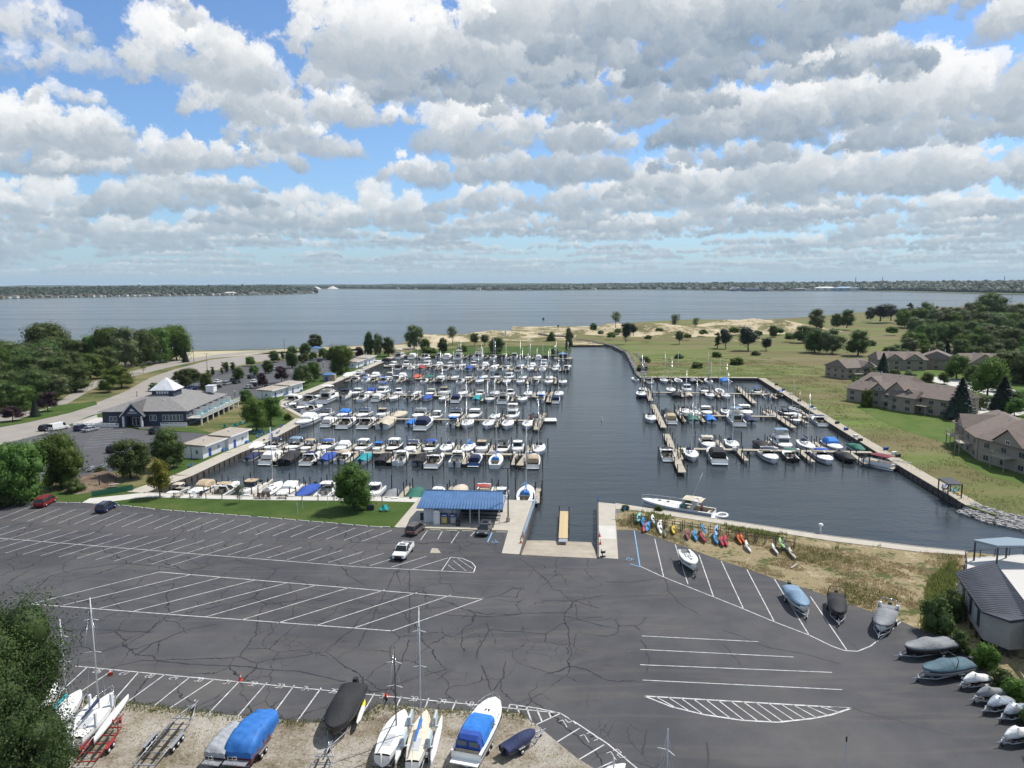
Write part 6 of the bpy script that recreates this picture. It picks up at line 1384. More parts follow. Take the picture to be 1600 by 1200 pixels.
lamp(455,594,581,'short globe lamp by the maroon tree',0,False); lamp(505,575,566,'short globe lamp before the big tree',0,False); lamp(367,619,612,'white globe lamp behind the clubhouse roof',0,False); lamp(214,620,611,'white globe lamp at the club road',0,False); lamp(156,762,742,'bare pole lamp with crossbar on the shaded lawn',2,False)
# light pole in the near foreground (its head and arm only reach into the frame)
def ground_for_top(px,py_top,h): return P(px,py_top,h)
# rope posts along the walk
for i,px in enumerate(range(272,700,25)):
    if px>620: break
    x,y=P(px,778.5+(px-272)*.016)
    put('rope_post',proto('ropepost',lambda:MB().cyl(0,0,0,1.15,.09,.09,6).mesh('rope_post',M_WOODP)),None,(x,y,.03),label=f'low timber post, {ORD[i]} along the lawn walk from the promenade',cat='post',group='timber posts along the lawn walk')
for i,(px,py,h,ds) in enumerate(((473,795,2.6,'slim metal post in the lawn, nearer the sparse tree'),(512,788,3.0,'slim metal post in the lawn, nearer the big maple'),(465,804,2.2,'short metal stake at the lawn edge'))):
    x,y=P(px,py); t=thing('sign_post',ds,'post',(x,y,.03)); MB().cyl(0,0,0,h,.05,.05,6).build('pole',M_ALU,t); MB().box(0,0,h-.4,.35,.04,.4).build('sign_plate',M_ALU,t)
# green fence by the path
x,y=P(144,777); x1,y1=P(208,767); L=math.hypot(x1-x,y1-y); t=thing('fence','green mesh fence along the lawn path','fence',(x,y,.03),math.atan2(y1-y,x1-x))
mg=mat('green_mesh',(.02,.12,.07),.7); MB().box(L/2,0,.1,L,.04,1.1).build('mesh_panel',mg,t)
for i in range(6): MB().cyl(L*i/5,0.04,0,1.3,.05,.05,6).build('fence_post',mg,t)
# flagpoles on the west lawn
for i,(px,py,top) in enumerate(((23,636,616),(10,637,623))):
    x,y=P(px,py); zc=y*_d[1]-CAM_H*_d[2]; h=(py-top)/F_PX*zc*1.05; t=thing('flagpole',('white flagpole with banner at the wood edge','shorter flagpole beside the taller one')[i],'flagpole',(x,y,0)); MB().cyl(0,0,0,h,.09,.05,6).build('pole',M_TRIM,t); b=MB(); b.add([(0.05,0,h-.2),(2.2,.3,h-.6),(2.2,.3,h-1.5),(.05,0,h-1.1)],[(0,1,2,3),(3,2,1,0)]); b.build('flag',M_GEL,t)
# earth bank and retaining edge by the trailers
A=P(100,755); Bq=P(170,738); pts=[P(96,768),P(112,752),P(140,744),P(170,737),P(185,740),P(182,758),P(150,768),P(120,773)]
def mound(name,pts,h,m):
    cx=sum(p[0] for p in pts)/len(pts); cy=sum(p[1] for p in pts)/len(pts); b=MB(); n=len(pts)
    b.add([(x,y,.02) for x,y in pts]+[(cx+(x-cx)*.55,cy+(y-cy)*.55+1.0,h) for x,y in pts],[(i,(i+1)%n,n+(i+1)%n,n+i) for i in range(n)]+[tuple(range(n,2*n))],smooth=False)
    return struct(name,b,m)
mound('earth_bank',pts[::-1],1.1,m_ground('earth',[(.3,(.10,.07,.05)),(.5,(.17,.125,.09)),(.7,(.22,.17,.12))],.3,3))
# ---- condominiums on the east bank
M_GFR=mat('taupe_window_frame',(.33,.30,.26),.7)
def condo(px,py,rz,W,D,h,rh,label,wins=4,z=0,axis='x',gables=(),deck=True,xy=None):
    """origin at the corner nearest the basin; front runs +u"""
    x,y=P(px,py,z) if xy is None else xy
    t=thing('condominium',label,'house',(x,y,z),rz,'brown-roofed condominiums')
    w=wbox(MB(),0,W,0,D,-.5,h).build('wall',M_GREIGE,t)
    hip(MB(),0,W,0,D,h+.02,rh,.7,ridge=D*.12 if axis=='x' else W*.12,axis=axis).build('roof',M_SHB,t)
    for i in range(wins):
        u=W*(i+.5)/wins
        for zz in (0.5,h-2.1):
            window(t,u,0,zz,1.7,1.35,'s',frame=M_GFR); 
    for i in range(3):
        for zz in (.5,h-2.1): window(t,0,D*(i+.5)/3,zz,1.5,1.3,'w',frame=M_GFR)
    if deck:
        for k in (.3,.72):
            d=MB().box(W*k,-1.5,h-2.6,4.2,2.9,.18).build('balcony',M_DECK,t); r=MB(); rail(r,(W*k-2.1,-2.9),(W*k+2.1,-2.9),h-2.42,1.0,1.0); rail(r,(W*k-2.1,-2.9),(W*k-2.1,-.1),h-2.42,1.0,1.2); r.build('balcony_rail',M_GFR,d)
            for s in (-1.9,1.9): MB().box(W*k+s,-2.8,-.3,.2,.2,h-2.35).build('balcony_post',M_GREIGE,d)
    for (u,gw,gh,gd) in gables:
        g=MB(); g.add([(u-gw/2,-.9,h+.3),(u+gw/2,-.9,h+.3),(u,-.9,h+.3+gh),(u-gw/2,gd,h+.3),(u+gw/2,gd,h+.3),(u,gd,h+.3+gh)],[(0,2,5,3),(1,4,5,2)]); go=g.build('gable_roof',M_SHB,t)
        g=MB(); g.add([(u-gw/2+.4,-.5,h-.1),(u+gw/2-.4,-.5,h-.1),(u+gw/2-.4,-.5,h+.4),(u,-.5,h+.1+gh),(u-gw/2+.4,-.5,h+.4)],[(0,1,2,3,4)]); g.build('gable_wall',M_GREIGE,t); window(t,u,-.5,h-.1+.3,1.3,1.0,'s')
    for k in range(2): MB().cyl(W*(.3+.4*k),D*.45,h+rh*.5,h+rh+.6,.15,.15,6).build('vent_pipe',M_TRIM,t)
    return t
# long building: facade faces the basin
A=P(1360,633); Bq=P(1482,653); 
an=math.atan2(Bq[1]-A[1],Bq[0]-A[0]); L=math.hypot(Bq[0]-A[0],Bq[1]-A[1])
condo(1360,633,an,L,15,5.4,3.6,'long brown-roofed condominium with gables and balconies facing the meadow',7,gables=((L*.12,6.5,2.4,6),(L*.36,8.5,3.6,8),(L*.52,5,1.9,6)))
condo(0,0,an,9.5,6,4.9,2.2,'two-storey bay projecting from the long condominium front',2,xy=(A[0]+math.cos(an)*L*.30+math.sin(an)*2.5,A[1]+math.sin(an)*L*.30-math.cos(an)*2.5),deck=False)
condo(0,0,an,9,9,4.6,2.6,'low wing at the far end of the long condominium',2,xy=(A[0]-5.5+2,A[1]+10.5),deck=False)
condo(0,0,an+.1,18,14,5.6,3.6,'brown-roofed condominium block behind the long one',3,xy=(A[0]+3,A[1]+17),deck=False,gables=((6,8,2.6,7),))
A2=P(1322,593); condo(0,0,R_(18),16,13,5,3.2,'brown-roofed condominium farthest out in the meadow',4,xy=A2,gables=((11,7,2.4,6),))
A3=P(1372,578); condo(0,0,R_(-8),22,15,5,3.4,'brown-roofed condominium behind the farthest spruce',4,xy=(A3[0],A3[1]),deck=False,gables=((7,8,2.6,7),(16,8,2.6,7)))
A5=P(1428,576); condo(0,0,R_(-30),17,15,5,3.8,'brown-roofed garage-ended condominium beside the two spruces',3,xy=(A5[0]+1,A5[1]),deck=False,axis='y')
A4=P(1504,583); condo(0,0,R_(-4),27,16,4.6,4.0,'gabled brown condominium beyond the drive',3,xy=A4,deck=False,gables=((9,12,4.0,9),(19,10,3.2,8)))
# corner building at the frame edge
Cn=P(1527,719); c_an=R_(-66)
condo(0,0,R_(-82),30,20,5.5,4.6,'large brown-roofed condominium at the frame edge nearest the boardwalk',6,xy=(Cn[0]+.0,Cn[1]),gables=((9,9,3.4,9),(20,12,4.6,10)))
condo(0,0,R_(-108),21,18,5.5,3.8,'farther angled wing of the large condominium, with deck',4,xy=(Cn[0]+6.6,Cn[1]+20.5),gables=((7,8,3.0,8),))
# lake houses
for i,(px,py,w,c,r,ds) in enumerate(((1424,496,16,M_PALEW,M_SHG,'white lake house with skylights beside the slim tree'),(1455,494,20,M_GREIGE,M_SHB,'brown lake house half hidden by the wood'),(1515,489,30,M_NAVYW,M_SHG,'dark flat lake house at the wood skyline'),(1580,485,30,M_PALEW,M_SHG,'pale lake house at the frame edge'),(1500,492,14,M_GREIGE,M_SHB,'small dark lake house before the tallest tree'))):
    x,y=P(px,py); t=thing('lake_house',ds,'house',(x,y,1),0,'houses along the lake'); wbox(MB(),0,w,0,12,-1,7).build('wall',c,t); hip(MB(),0,w,0,12,7.02,3.6,.5).build('roof',r,t)
    for k in range(4): window(t,w*(k+.5)/4,0,3,1.8,1.8,'s')
# ---- modern grey-roofed building with terrace at the slip corner
def modern():
    z=3.4
    A=P(1492,900,3.6); Bq=P(1534,958,3.6)   # eave line, camera left side
    an=math.atan2(Bq[1]-A[1],Bq[0]-A[0]); L=math.hypot(Bq[0]-A[0],Bq[1]-A[1])
    return A,Bq,an,L
_mA,_mB,_man,_mL=modern()
def modern_build():
    q=[P(1492,897,4.2),P(1553,882,4.6),P(1640,1000,4.6),P(1600,972,4.2),P(1577,974,4.2),P(1534,958,4.2)]
    t=thing('modern_house','grey-clad house with charcoal ribbed roof at the car park edge','house',(q[0][0],q[0][1],0))
    o=q[0]; loc=[(a-o[0],b-o[1]) for a,b in q]
    base=[(a*.97+.35,b*.97-.15) for a,b in loc]
    MB().prism(base,.9,4.05).build('wall',M_PALEW,t)
    # roof slab follows the outline, rising to its far edge
    zs=[4.2,4.9,5.0,4.35,4.3,4.2]
    n=len(loc); m=MB(); vs=[(a,b,z-.0) for (a,b),z in zip(loc,zs)]+[(a,b,z+.22) for (a,b),z in zip(loc,zs)]
    ar=sum(loc[i][0]*loc[(i+1)%n][1]-loc[(i+1)%n][0]*loc[i][1] for i in range(n)); fs=[(i,(i+1)%n,n+(i+1)%n,n+i) for i in range(n)]+[tuple(range(n,2*n)),tuple(range(n-1,-1,-1))]
    if ar<0: fs=[f[::-1] for f in fs]
    m.add(vs,fs); r=m.build('roof',M_DARKR,t)
    # standing seams parallel to the top edge
    for i in range(26):
        f=(i+.5)/26
        a=Vector((loc[0][0]+(loc[5][0]-loc[0][0])*f,loc[0][1]+(loc[5][1]-loc[0][1])*f,4.43)); b=Vector((loc[1][0]+(loc[2][0]-loc[1][0])*f*.82,loc[1][1]+(loc[2][1]-loc[1][1])*f*.82,5.13+.06*f))
        MB().tube(a,b,.04,3).build('roof_seam',M_DARKR,t)
    # windows in the long wall
    ux=(loc[5][0]-loc[0][0],loc[5][1]-loc[0][1]); L=math.hypot(*ux); an=math.atan2(ux[1],ux[0])
    for k in (.22,.50,.78):
        x=base[0][0]+(base[5][0]-base[0][0])*k; y=base[0][1]+(base[5][1]-base[0][1])*k
        g=MB().box(0,-.05,1.7,L*.17,.08,2.0); g.build('window',M_POST,t,loc=(x,y,0),rz=an); MB().box(-L*.03,-.11,1.8,L*.10,.04,1.8).build('window_pane',mat('pale_blind',(.30,.36,.40),.5),t,loc=(x,y,0),rz=an)
    # stilts
    for k in range(6):
        a=base[5]; b=base[4]; c=base[0]
        for (p,q_) in ((a,c),(a,b)):
            x=p[0]+(q_[0]-p[0])*k/5*.98; y=p[1]+(q_[1]-p[1])*k/5*.98; MB().box(x,y,0,.22,.22,.9).build('stilt',M_POST,t)
    return t
modern_build()
# terrace, pergola roof, railings behind it
q=[P(1510,888,1.0),P(1508,872,1.0),P(1600,866,1.0),P(1760,872,1.0),P(1800,1000,1.0),P(1640,960,1.0)]
t=thing('terrace_deck','pale raised terrace with railings behind the grey-roofed house','terrace',(q[0][0],q[0][1],0)); o=q[0]; loc=[(a-o[0],b-o[1]) for a,b in q]
MB().prism(loc,-.2,1.0,bottom=True).build('deck',M_WHITED,t); r=MB(); rail(r,loc[1],loc[2],1.0,1.1,2.0,bars=0); r.build('railing',M_POST,t); r=MB(); rail(r,loc[0],loc[1],1.0,1.1,1.6,bars=2); r.build('railing',M_POST,t); r=MB(); rail(r,loc[2],loc[3],1.0,1.1,2.4,bars=1); r.build('railing',M_ALU,t)
def pergola(label,pts,z0,z1,mroof,wroof=.2,posts=(0,1,2,3),tilt=0.0,name='pergola'):
    q=[P(a,b,z1) for a,b in pts]; o=q[0]; loc=[(a-o[0],b-o[1]) for a,b in q]; t=thing(name,label,'pergola',(o[0],o[1],z0))
    h=z1-z0; m=MB().prism(loc,h-wroof,h,bottom=True); m.build('roof',mroof,t)
    cx=sum(p[0] for p in loc)/len(loc); cy=sum(p[1] for p in loc)/len(loc)
    for i in posts:
        x=cx+(loc[i][0]-cx)*.93; y=cy+(loc[i][1]-cy)*.93; MB().box(x,y,0,.18,.18,h-wroof).build('post',M_POST,t)
    return t
pergola('pergola with pale blue-grey flat roof over the terrace',[(1520,843),(1574,839),(1680,852),(1558,852.5)],1.0,4.2,mat('pergola_sheet',(.20,.26,.30),.4),.3)
pergola('black flat-topped pergola over chairs at the end of the boardwalk',[(1466,747),(1486,746),(1505,757),(1482,756.5)],.1,2.9,M_POST,.18)
MODC=(('teal pedal boat','T'),)
for i,(px,py,c,ds) in enumerate(((1475,763,'b','blue adirondack chair under the black pergola'),(1488,768,'T','teal adirondack chair under the black pergola'),(1493,771,'T','second teal adirondack chair by the black pergola'),(1499,774,'o','yellow-orange adirondack chair under the black pergola'),(1476,768,'k','black bench-like chair at the pergola edge'))):
    x,y=P(px,py); chair(x,y,.11,1.2,canv(c) if c!='o' else mat('yellow_plastic',(.60,.38,.03),.5),ds,'chairs under the boardwalk pergola')
# ------------------------------------------------------------------ vehicles
def carpaint(n,c,metal=.3): return mat(n,c,.25,metal=metal)
M_TYRE=mat('tyre_rubber',(.02,.02,.02),.85); M_RIM=mat('wheel_rim',(.35,.35,.37),.35,metal=.8)
M_LAMPF=mat('headlamp_glass',(.60,.62,.65),.15); M_LAMPR=mat('tail_lamp',(.30,.01,.01),.3)
_wheel=[MB().tube((-.11,0,.34),(.11,0,.34),.34,14).mesh('wheel',M_TYRE),MB().tube((-.125,0,.34),(.125,0,.34),.20,10).mesh('rim',M_RIM)]
def car_parts(kind,m):
    L,W={'suv':(4.75,1.92),'van':(5.6,2.05),'minivan':(5.1,2.0),'sedan':(4.75,1.85),'pickup':(5.7,2.05)}[kind]
    h={'suv':1.0,'van':1.15,'minivan':1.02,'sedan':.90,'pickup':1.12}[kind]; top={'suv':1.70,'van':2.15,'minivan':1.78,'sedan':1.43,'pickup':1.88}[kind]
    y0,y1=-L/2,L/2; out=[]
    # body side profile (y, low z, high z)
    pr={'suv':[(y0,.5,.85),(y0+.15,.30,1.0),(-.6,.28,h),(1.0,.28,h),(1.55,.30,h-.06),(y1-.25,.32,.82),(y1,.45,.66)],
        'minivan':[(y0,.5,.9),(y0+.12,.30,1.02),(-.6,.28,h),(1.2,.28,h),(1.8,.30,h-.10),(y1-.25,.32,.80),(y1,.45,.62)],
        'van':[(y0,.45,1.2),(y0+.1,.30,1.2),(-.6,.28,h),(1.5,.28,h+.02),(1.95,.30,h-.06),(y1-.25,.32,.95),(y1,.45,.75)],
        'sedan':[(y0,.48,.80),(y0+.2,.28,.92),(-.9,.25,h),(.9,.25,h),(1.3,.28,h-.10),(y1-.3,.30,.72),(y1,.42,.58)],
        'pickup':[(y0,.5,1.12),(y0+.1,.42,h),(-.6,.40,h),(1.3,.40,h+.02),(1.7,.42,h),(y1-.2,.42,1.02),(y1,.50,.85)]}[kind]
    b=MB(); secs=[]
    for i,(y,a,c) in enumerate(pr):
        w=W/2*(.90 if i in (0,len(pr)-1) else 1.0); mid=(a+c)/2
        secs.append([(-w*.95,y,a),(-w,y,mid),(-w*.93,y,c),(w*.93,y,c),(w,y,mid),(w*.95,y,a)])
    b.loft([q[::-1] for q in secs],closed=True,caps=(True,True),smooth=False)
    if kind=='pickup':
        b.box(0,-1.55,1.121,W*.80,2.1,.02,mi=1)
        for s in (-1,1): b.box(s*W*.445,-1.6,h,.10,2.3,.14)
        b.box(0,-2.78,h,W*.85,.08,.14)
    out.append(('body',b.mesh('body',[m,M_RUB]),[]))
    g={'suv':(y0+.12,y0+.45,.55,1.35),'minivan':(y0+.08,y0+.35,.95,1.75),'van':(y0+.05,y0+.12,1.30,1.95),'sedan':(-1.75,-1.0,.30,1.15),'pickup':(-.55,-.40,.85,1.50)}[kind]
    gl=MB(); w=W*.46; wt=W*.385
    gl.loft([[(-w,g[0],h),(w,g[0],h),(w,g[3],h-.02),(-w,g[3],h-.02)],[(-wt,g[1],top-.05),(wt,g[1],top-.05),(wt,g[2],top-.05),(-wt,g[2],top-.05)]],closed=True,smooth=False)
    out.append(('windows',gl.mesh('window_glass',M_GLASS),[]))
    r=MB(); r.box(0,(g[1]+g[2])/2,top-.06,wt*2+.03,(g[2]-g[1])+.04,.08,top=.95)
    if kind=='van':
        for s in (-1,1): r.add([(s*(w+.005),g[0],h),(s*(w+.005),g[2]-.5,h),(s*(wt+.01),g[2]-.6,top-.03),(s*(wt+.01),g[1],top-.03)][::s],[(0,1,2,3)])
    if kind!='van':
        for s in (-1,1):
            for f in (.0,.5,1.0):
                ya=g[0]+(g[3]-g[0])*f; yb=g[1]+(g[2]-g[1])*f; r.tube((s*w,ya,h),(s*wt,yb,top-.04),.035,4)
    if kind in('suv','minivan'):
        for s in (-1,1): r.box(s*wt*.86,(g[1]+g[2])/2,top+.02,.05,(g[2]-g[1])*.9,.05)
    subs=[]
    if kind in ('pickup','suv'): subs.append(('sunroof',MB().box(0,(g[1]+g[2])/2+.1,top+.021,wt*1.3,(g[2]-g[1])*.55,.01).mesh('sunroof',M_GLASS)))
    out.append(('roof',r.mesh('roof',m),subs))
    for s in (-1,1):
        out.append(('headlight',MB().box(s*W*.36,y1-.10,.62 if kind!='pickup' else .84,.38,.16,.15).mesh('headlight',M_LAMPF),[]))
        out.append(('tail_light',MB().box(s*W*.41,y0+.03,.80,.20,.12,.28).mesh('tail_light',M_LAMPR),[]))
        out.append(('wing_mirror',MB().box(s*(W*.5+.08),g[3]-.35,h+.02,.2,.12,.16).mesh('wing_mirror',m if kind!='pickup' else M_POST),[]))
    out.append(('grille',MB().box(0,y1-.03,.50,W*.55,.10,.28 if kind!='pickup' else .42).mesh('grille',M_POST),[]))
    return L,W,out
def car(kind,m,rear,front,label,group='parked cars'):
    L,W,parts=proto(('car',kind,m.name),lambda:car_parts(kind,m))
    a=P(*rear,.03); b=P(*front,.03); an=math.atan2(b[1]-a[1],b[0]-a[0])-PI/2
    nm={'suv':'parked_suv','van':'parked_van','minivan':'parked_minivan','sedan':'parked_car','pickup':'pickup_truck'}[kind]
    t=thing(nm,label,{'suv':'car','van':'van','minivan':'minivan','sedan':'car','pickup':'pickup truck'}[kind],((a[0]+b[0])/2,(a[1]+b[1])/2,.022),an,group)
    place_parts(t,parts)
    for x in (-W/2+.10,W/2-.10):
        for y in (-L*.30,L*.31): w=put('wheel',_wheel[0],t,(x,y,0)); put('rim',_wheel[1],w)
    return t
PW=carpaint('white_car_paint',(.72,.72,.71),.0); PB=carpaint('bronze_car_paint',(.16,.125,.11)); PG=carpaint('grey_car_paint',(.10,.10,.11)); PR=carpaint('red_car_paint',(.20,.012,.018),.1); PN=carpaint('navy_car_paint',(.02,.035,.10)); PK=carpaint('black_car_paint',(.018,.018,.02)); PS=carpaint('silver_car_paint',(.42,.43,.45),.4); PD=carpaint('blue_car_paint',(.04,.10,.22))
car('pickup',PW,(640,855),(620,880),'white pickup truck with glass roof panel, alone in the aisle before the shelter')
car('suv',PB,(641.5,837.5),(656.5,826),'bronze SUV parked at the shelter walk, rear to the camera')
car('suv',PG,(763,822),(750.5,843),'dark grey SUV parked beside the blue-lined bay')
car('minivan',PR,(56,797),(86,780.5),'red minivan at the lawn edge of the big car park')
car('suv',PN,(154,804),(178,790.5),'dark blue SUV at the lawn edge of the big car park')
car('van',PW,(79,674),(105,668.5),'white panel van by the clubhouse lawn'); car('suv',PK,(62,675),(82,669),'black car half behind the white van')
car('suv',PN,(117,675),(136,669),'dark car behind the silver saloon at the clubhouse'); car('sedan',PS,(130,676),(153,671),'silver saloon by the clubhouse entrance path')
car('suv',PK,(233,680.5),(254,673),'black SUV parked before the clubhouse windows'); car('minivan',PK,(170,709),(188,701.5),'black SUV with dark windows beside the round trees')
for i,(px,py,k,m,ds) in enumerate(((340,598,'sedan',PW,'white car behind the clubhouse roof hatch'),(355,601,'suv',PS,'silver SUV in the row behind the clubhouse'),(370,599,'suv',PK,'black SUV at the end of the row behind the clubhouse'),(340,606.5,'sedan',PK,'black car in front of the white one behind the clubhouse'),(322,607,'suv',PK,'dark car under the tree behind the cupola'),(309,608,'sedan',PN,'navy car right behind the cupola'),(299,609,'suv',PD,'blue car partly hidden by the cupola'),(388,606.5,'sedan',PS,'silver sedan before the maroon tree'),(402,603,'suv',PK,'black SUV under the maroon tree'),(397,598,'sedan',PW,'white car glimpsed by the maroon tree'),
 (366,596,'suv',PK,'black SUV beside the island tree'),(393,591,'suv',PK,'dark SUV alone in the second aisle'),(431,577.5,'sedan',PW,'white car in the far aisle by the kerb'),(410,600,'sedan',PS,'silver car beyond the nearer maroon tree'),(420,607,'suv',PG,'grey SUV near the second boathouse'),(512,562,'sedan',PW,'white car at the end of the far car park'),(567,553,'van',PS,'silver motorhome-like van beyond the third boathouse'),(560,556,'suv',PK,'dark car beside the silver van'),(500,565,'suv',PN,'navy car by the far trees'),(538,558,'sedan',PS,'silver sedan behind the big tree'))):
    car(k,m,(px-8,py+2),(px+8,py-2),ds,'cars in the far car park')
# ------------------------------------------------------------------ trailers and boats kept ashore
M_GALV=mat('galvanised_steel',(.38,.39,.41),.5,metal=.55); M_REDP=mat('red_trailer_paint',(.30,.012,.015),.45)
def hd(a,b,z=1.35):
    A=P(*a,z); B_=P(*b,z); return ((A[0]+B_[0])/2,(A[1]+B_[1])/2),math.atan2(B_[1]-A[1],B_[0]-A[0])-PI/2,math.hypot(B_[0]-A[0],B_[1]-A[1])
def trailer(x,y,rz,L,W,m,label,axles=2,z=.04,bunks=True):
    t=thing('boat_trailer',label,'boat trailer',(x,y,z),rz,'boat trailers'); fr=MB(); yb=-L/2; yk=L*.18; yt=L/2
    for s in (-1,1): fr.tube((s*W*.38,yb,.5),(s*W*.38,yk,.5),.055,4); fr.tube((s*W*.38,yk,.5),(0,yt-.5,.5),.055,4)
    fr.tube((0,yt-1.6,.5),(0,yt,.48),.06,4); fr.build('frame',m,t)
    for k in range(5):
        y_=yb+.1+(yk-yb)*k/4.0; MB().box(0,y_,.44,W*.76,.09,.09).build('crossbar',m,t)
    if bunks:
        for s in (-1,1): MB().box(s*W*.18,yb+L*.33,.60,.16,L*.55,.07).build('bunk',M_RUB,t)
    for k in range(axles):
        yy_=yb+L*.25+k*.85
        for s in (-1,1):
            w=MB().tube((s*W*.5-.11,yy_,.30),(s*W*.5+.11,yy_,.30),.30,12).build('wheel',M_TYRE,t); MB().tube((s*W*.5-.13,yy_,.30),(s*W*.5+.13,yy_,.30),.15,8).build('rim',M_TRIM,w)
    for s in (-1,1): MB().box(s*W*.5,yb+L*.25+(axles-1)*.42,.66,.28,.75+.85*(axles-1),.05).build('mudguard',m,t)
    MB().tube((0,yt-.7,.02),(0,yt-.7,.95),.045,5).build('jack',M_STEEL,t); MB().tube((-.07,yt-.7,.13),(.07,yt-.7,.13),.13,8).build('jockey_wheel',M_TYRE,t)
    MB().tube((0,yt-1.9,.5),(0,yt-2.1,1.2),.05,4).build('winch_post',m,t)
    return t
def ashore(kind,hc,cc,stern,bow,label,tl,L=None,zb=.62,tm=None,axles=1,scale=None):
    (x,y),rz,l=hd(stern,bow); L=L or l
    b=boat(kind,hc,cc,x,y,zb,rz,label,'boats stored ashore',L/1.07)
    c,n=math.cos(rz+PI/2),math.sin(rz+PI/2)
    trailer(x+c*.9,y+n*.9,rz,L+1.2,min(2.3,L*.36),tm or M_GALV,tl,axles)
    return b
GS='boats stored ashore'
# small sailing dinghy on its trailer in the east bays (mast laid along the deck)
def stored_keel():
    (x,y),rz,l=hd((1069,862),(1084,886)); L=6.4; B_=2.4; fb=.85; k=dict(rise=.25,full=1.1,st=.75,pw=2.0)
    t=thing('sailboat','white sailboat with mast laid over its stern on a trailer in the east bays','sailboat',(x,y,.85),rz,GS)
    b_hull(L,B_,fb,M_GEL,1,**k).build('hull',[M_GEL,mat('dark_stripe',(.03,.03,.035),.3)],t); b_deck(L,B_,fb,.32,.16,**k).build('deck',M_DECKW,t)
    c=MB(); c.box(0,-L*.30,.35,1.3,1.9,.02); c.build('cockpit',M_COCK,t); m=MB()
    hb=lambda q:B_/2*bthw(q,1.1,2.0,.75)
    for s in (-1,1): m.add([(s*hb(0),-L/2,fb),(s*hb(.32),-.18*L,fb+.02),(s*hb(.32)*.6,-.18*L,fb+.03),(s*hb(0)*.65,-L/2,fb+.01)][::s],[(0,1,2,3)])
    m.add([(-.75,-L*.46,.36),(.75,-L*.46,.36),(.8,-L*.18,.36),(-.8,-L*.18,.36),(-.72,-L*.46,fb+.02),(.72,-L*.46,fb+.02),(.80,-L*.18,fb+.03),(-.80,-L*.18,fb+.03)],[(0,4,5,1),(1,5,6,2),(2,6,7,3),(3,7,4,0)]); m.build('side_deck',M_DECKW,t)
    MB().box(0,L*.0,fb+.16,1.2,1.6,.22,top=.85).build('cabin',M_GEL,t); MB().box(0,L*.22,fb+.22,.4,.4,.04).build('hatch',M_GLASS,t)
    mm=MB(); mm.tube((0,L*.15,fb+.55),(0,-L*.85,fb+1.9),.055,5); mm.tube((.12,L*.1,fb+.55),(.35,-L*.7,fb+1.9),.03,4); mm.build('lowered_mast',M_DARKMAST,t)
    cn,sn=math.cos(rz+PI/2),math.sin(rz+PI/2); trailer(x+cn*.9,y+sn*.9,rz,7.4,2.1,M_BLACKM,'black trailer under the sailboat in the east bays',1)
stored_keel()
def tower(b,y,w,h,m=M_STEEL,z=.8):
    mb=MB(); mb.path([(-w,y,z),(-w*.95,y-.3,z+h*.7),(-w*.6,y-.35,z+h),(w*.6,y-.35,z+h),(w*.95,y-.3,z+h*.7),(w,y,z)],.05,5); mb.build('wake_tower',m,b)
b=ashore('V','w','s',(1233,914),(1259,950),'boat under pale blue cover on a trailer in the east bays','trailer under the pale blue covered boat',6.4)
b=ashore('V','k','k',(1306,925),(1311,962),'black covered boat with tower arch on a trailer in the east bays','trailer under the black covered tower boat',6.2); tower(b,-2.4,1.1,1.3,M_BLACKM)
b=ashore('V','w','y',(1392,942),(1373,986),'white boat under grey cover with arch at the end of the east bays','trailer under the grey covered arch boat',6.6); tower(b,-2.4,1.1,1.2)
for s in (-1,1): MB().box(s*1.0,-2.8,.9,.5,.5,.45,top=.7).build('fender_cover',M_GEL,b)
b=ashore('V','k','y',(1490,1000),(1412,1012),'dark boat under taupe grey cover backed against the tall bush','trailer under the taupe grey covered boat',6.2)
b=ashore('V','y','q',(1515,1032),(1442,1046),'grey boat under teal grey cover with bent black tower','trailer under the teal grey covered boat',6.0); tower(b,-.3,1.1,1.3,M_BLACKM)
def jetski(px,py,rz,m,label,cover=True):
    x,y=P(px,py,.8); t=thing('jet_ski',label,'jet ski',(x,y,.75),rz,'jet skis on trailers')
    L=3.2; m_=MB(); s=[]
    for q,w,z0,z1 in ((0,.42,.0,.35),(.15,.55,0,.45),(.5,.58,0,.5),(.8,.42,.05,.55),(1,.06,.35,.5)):
        y_=(q-.5)*L; s.append([(w,y_,z1*.6),(w*.8,y_,0+z0),(-w*.8,y_,0+z0),(-w,y_,z1*.6)])
    m_.loft(s[::1]); m_.add(s[0],[(0,1,2,3)]); m_.build('hull',M_BLACKM,t)
    c=MB(); s=[]
    for q,w,h in ((0,.42,.40),(.15,.55,.62),(.45,.52,.80),(.62,.50,1.10),(.78,.44,.85),(.93,.25,.55),(1.02,.04,.42)):
        y_=(q-.5)*L; s.append([(w,y_,.22),(w*.85,y_,h*.75),(w*.3,y_,h),(-w*.3,y_,h),(-w*.85,y_,h*.75),(-w,y_,.22)])
    c.loft(s); c.add(s[0],[tuple(range(6))]); c.build('cover' if cover else 'seat_and_cowl',m,t)
    hb=MB(); hb.tube((-.4,.45,1.0),(.4,.45,1.0),.03,4); hb.build('handlebar',M_BLACKM,t)
    cn,sn=math.cos(rz+PI/2),math.sin(rz+PI/2); return x+cn*.4,y+sn*.4
M_SILV=mat('silver_cover',(.50,.53,.57),.25,metal=.4,var=.2,vs=2,bump=.04,bs=4)
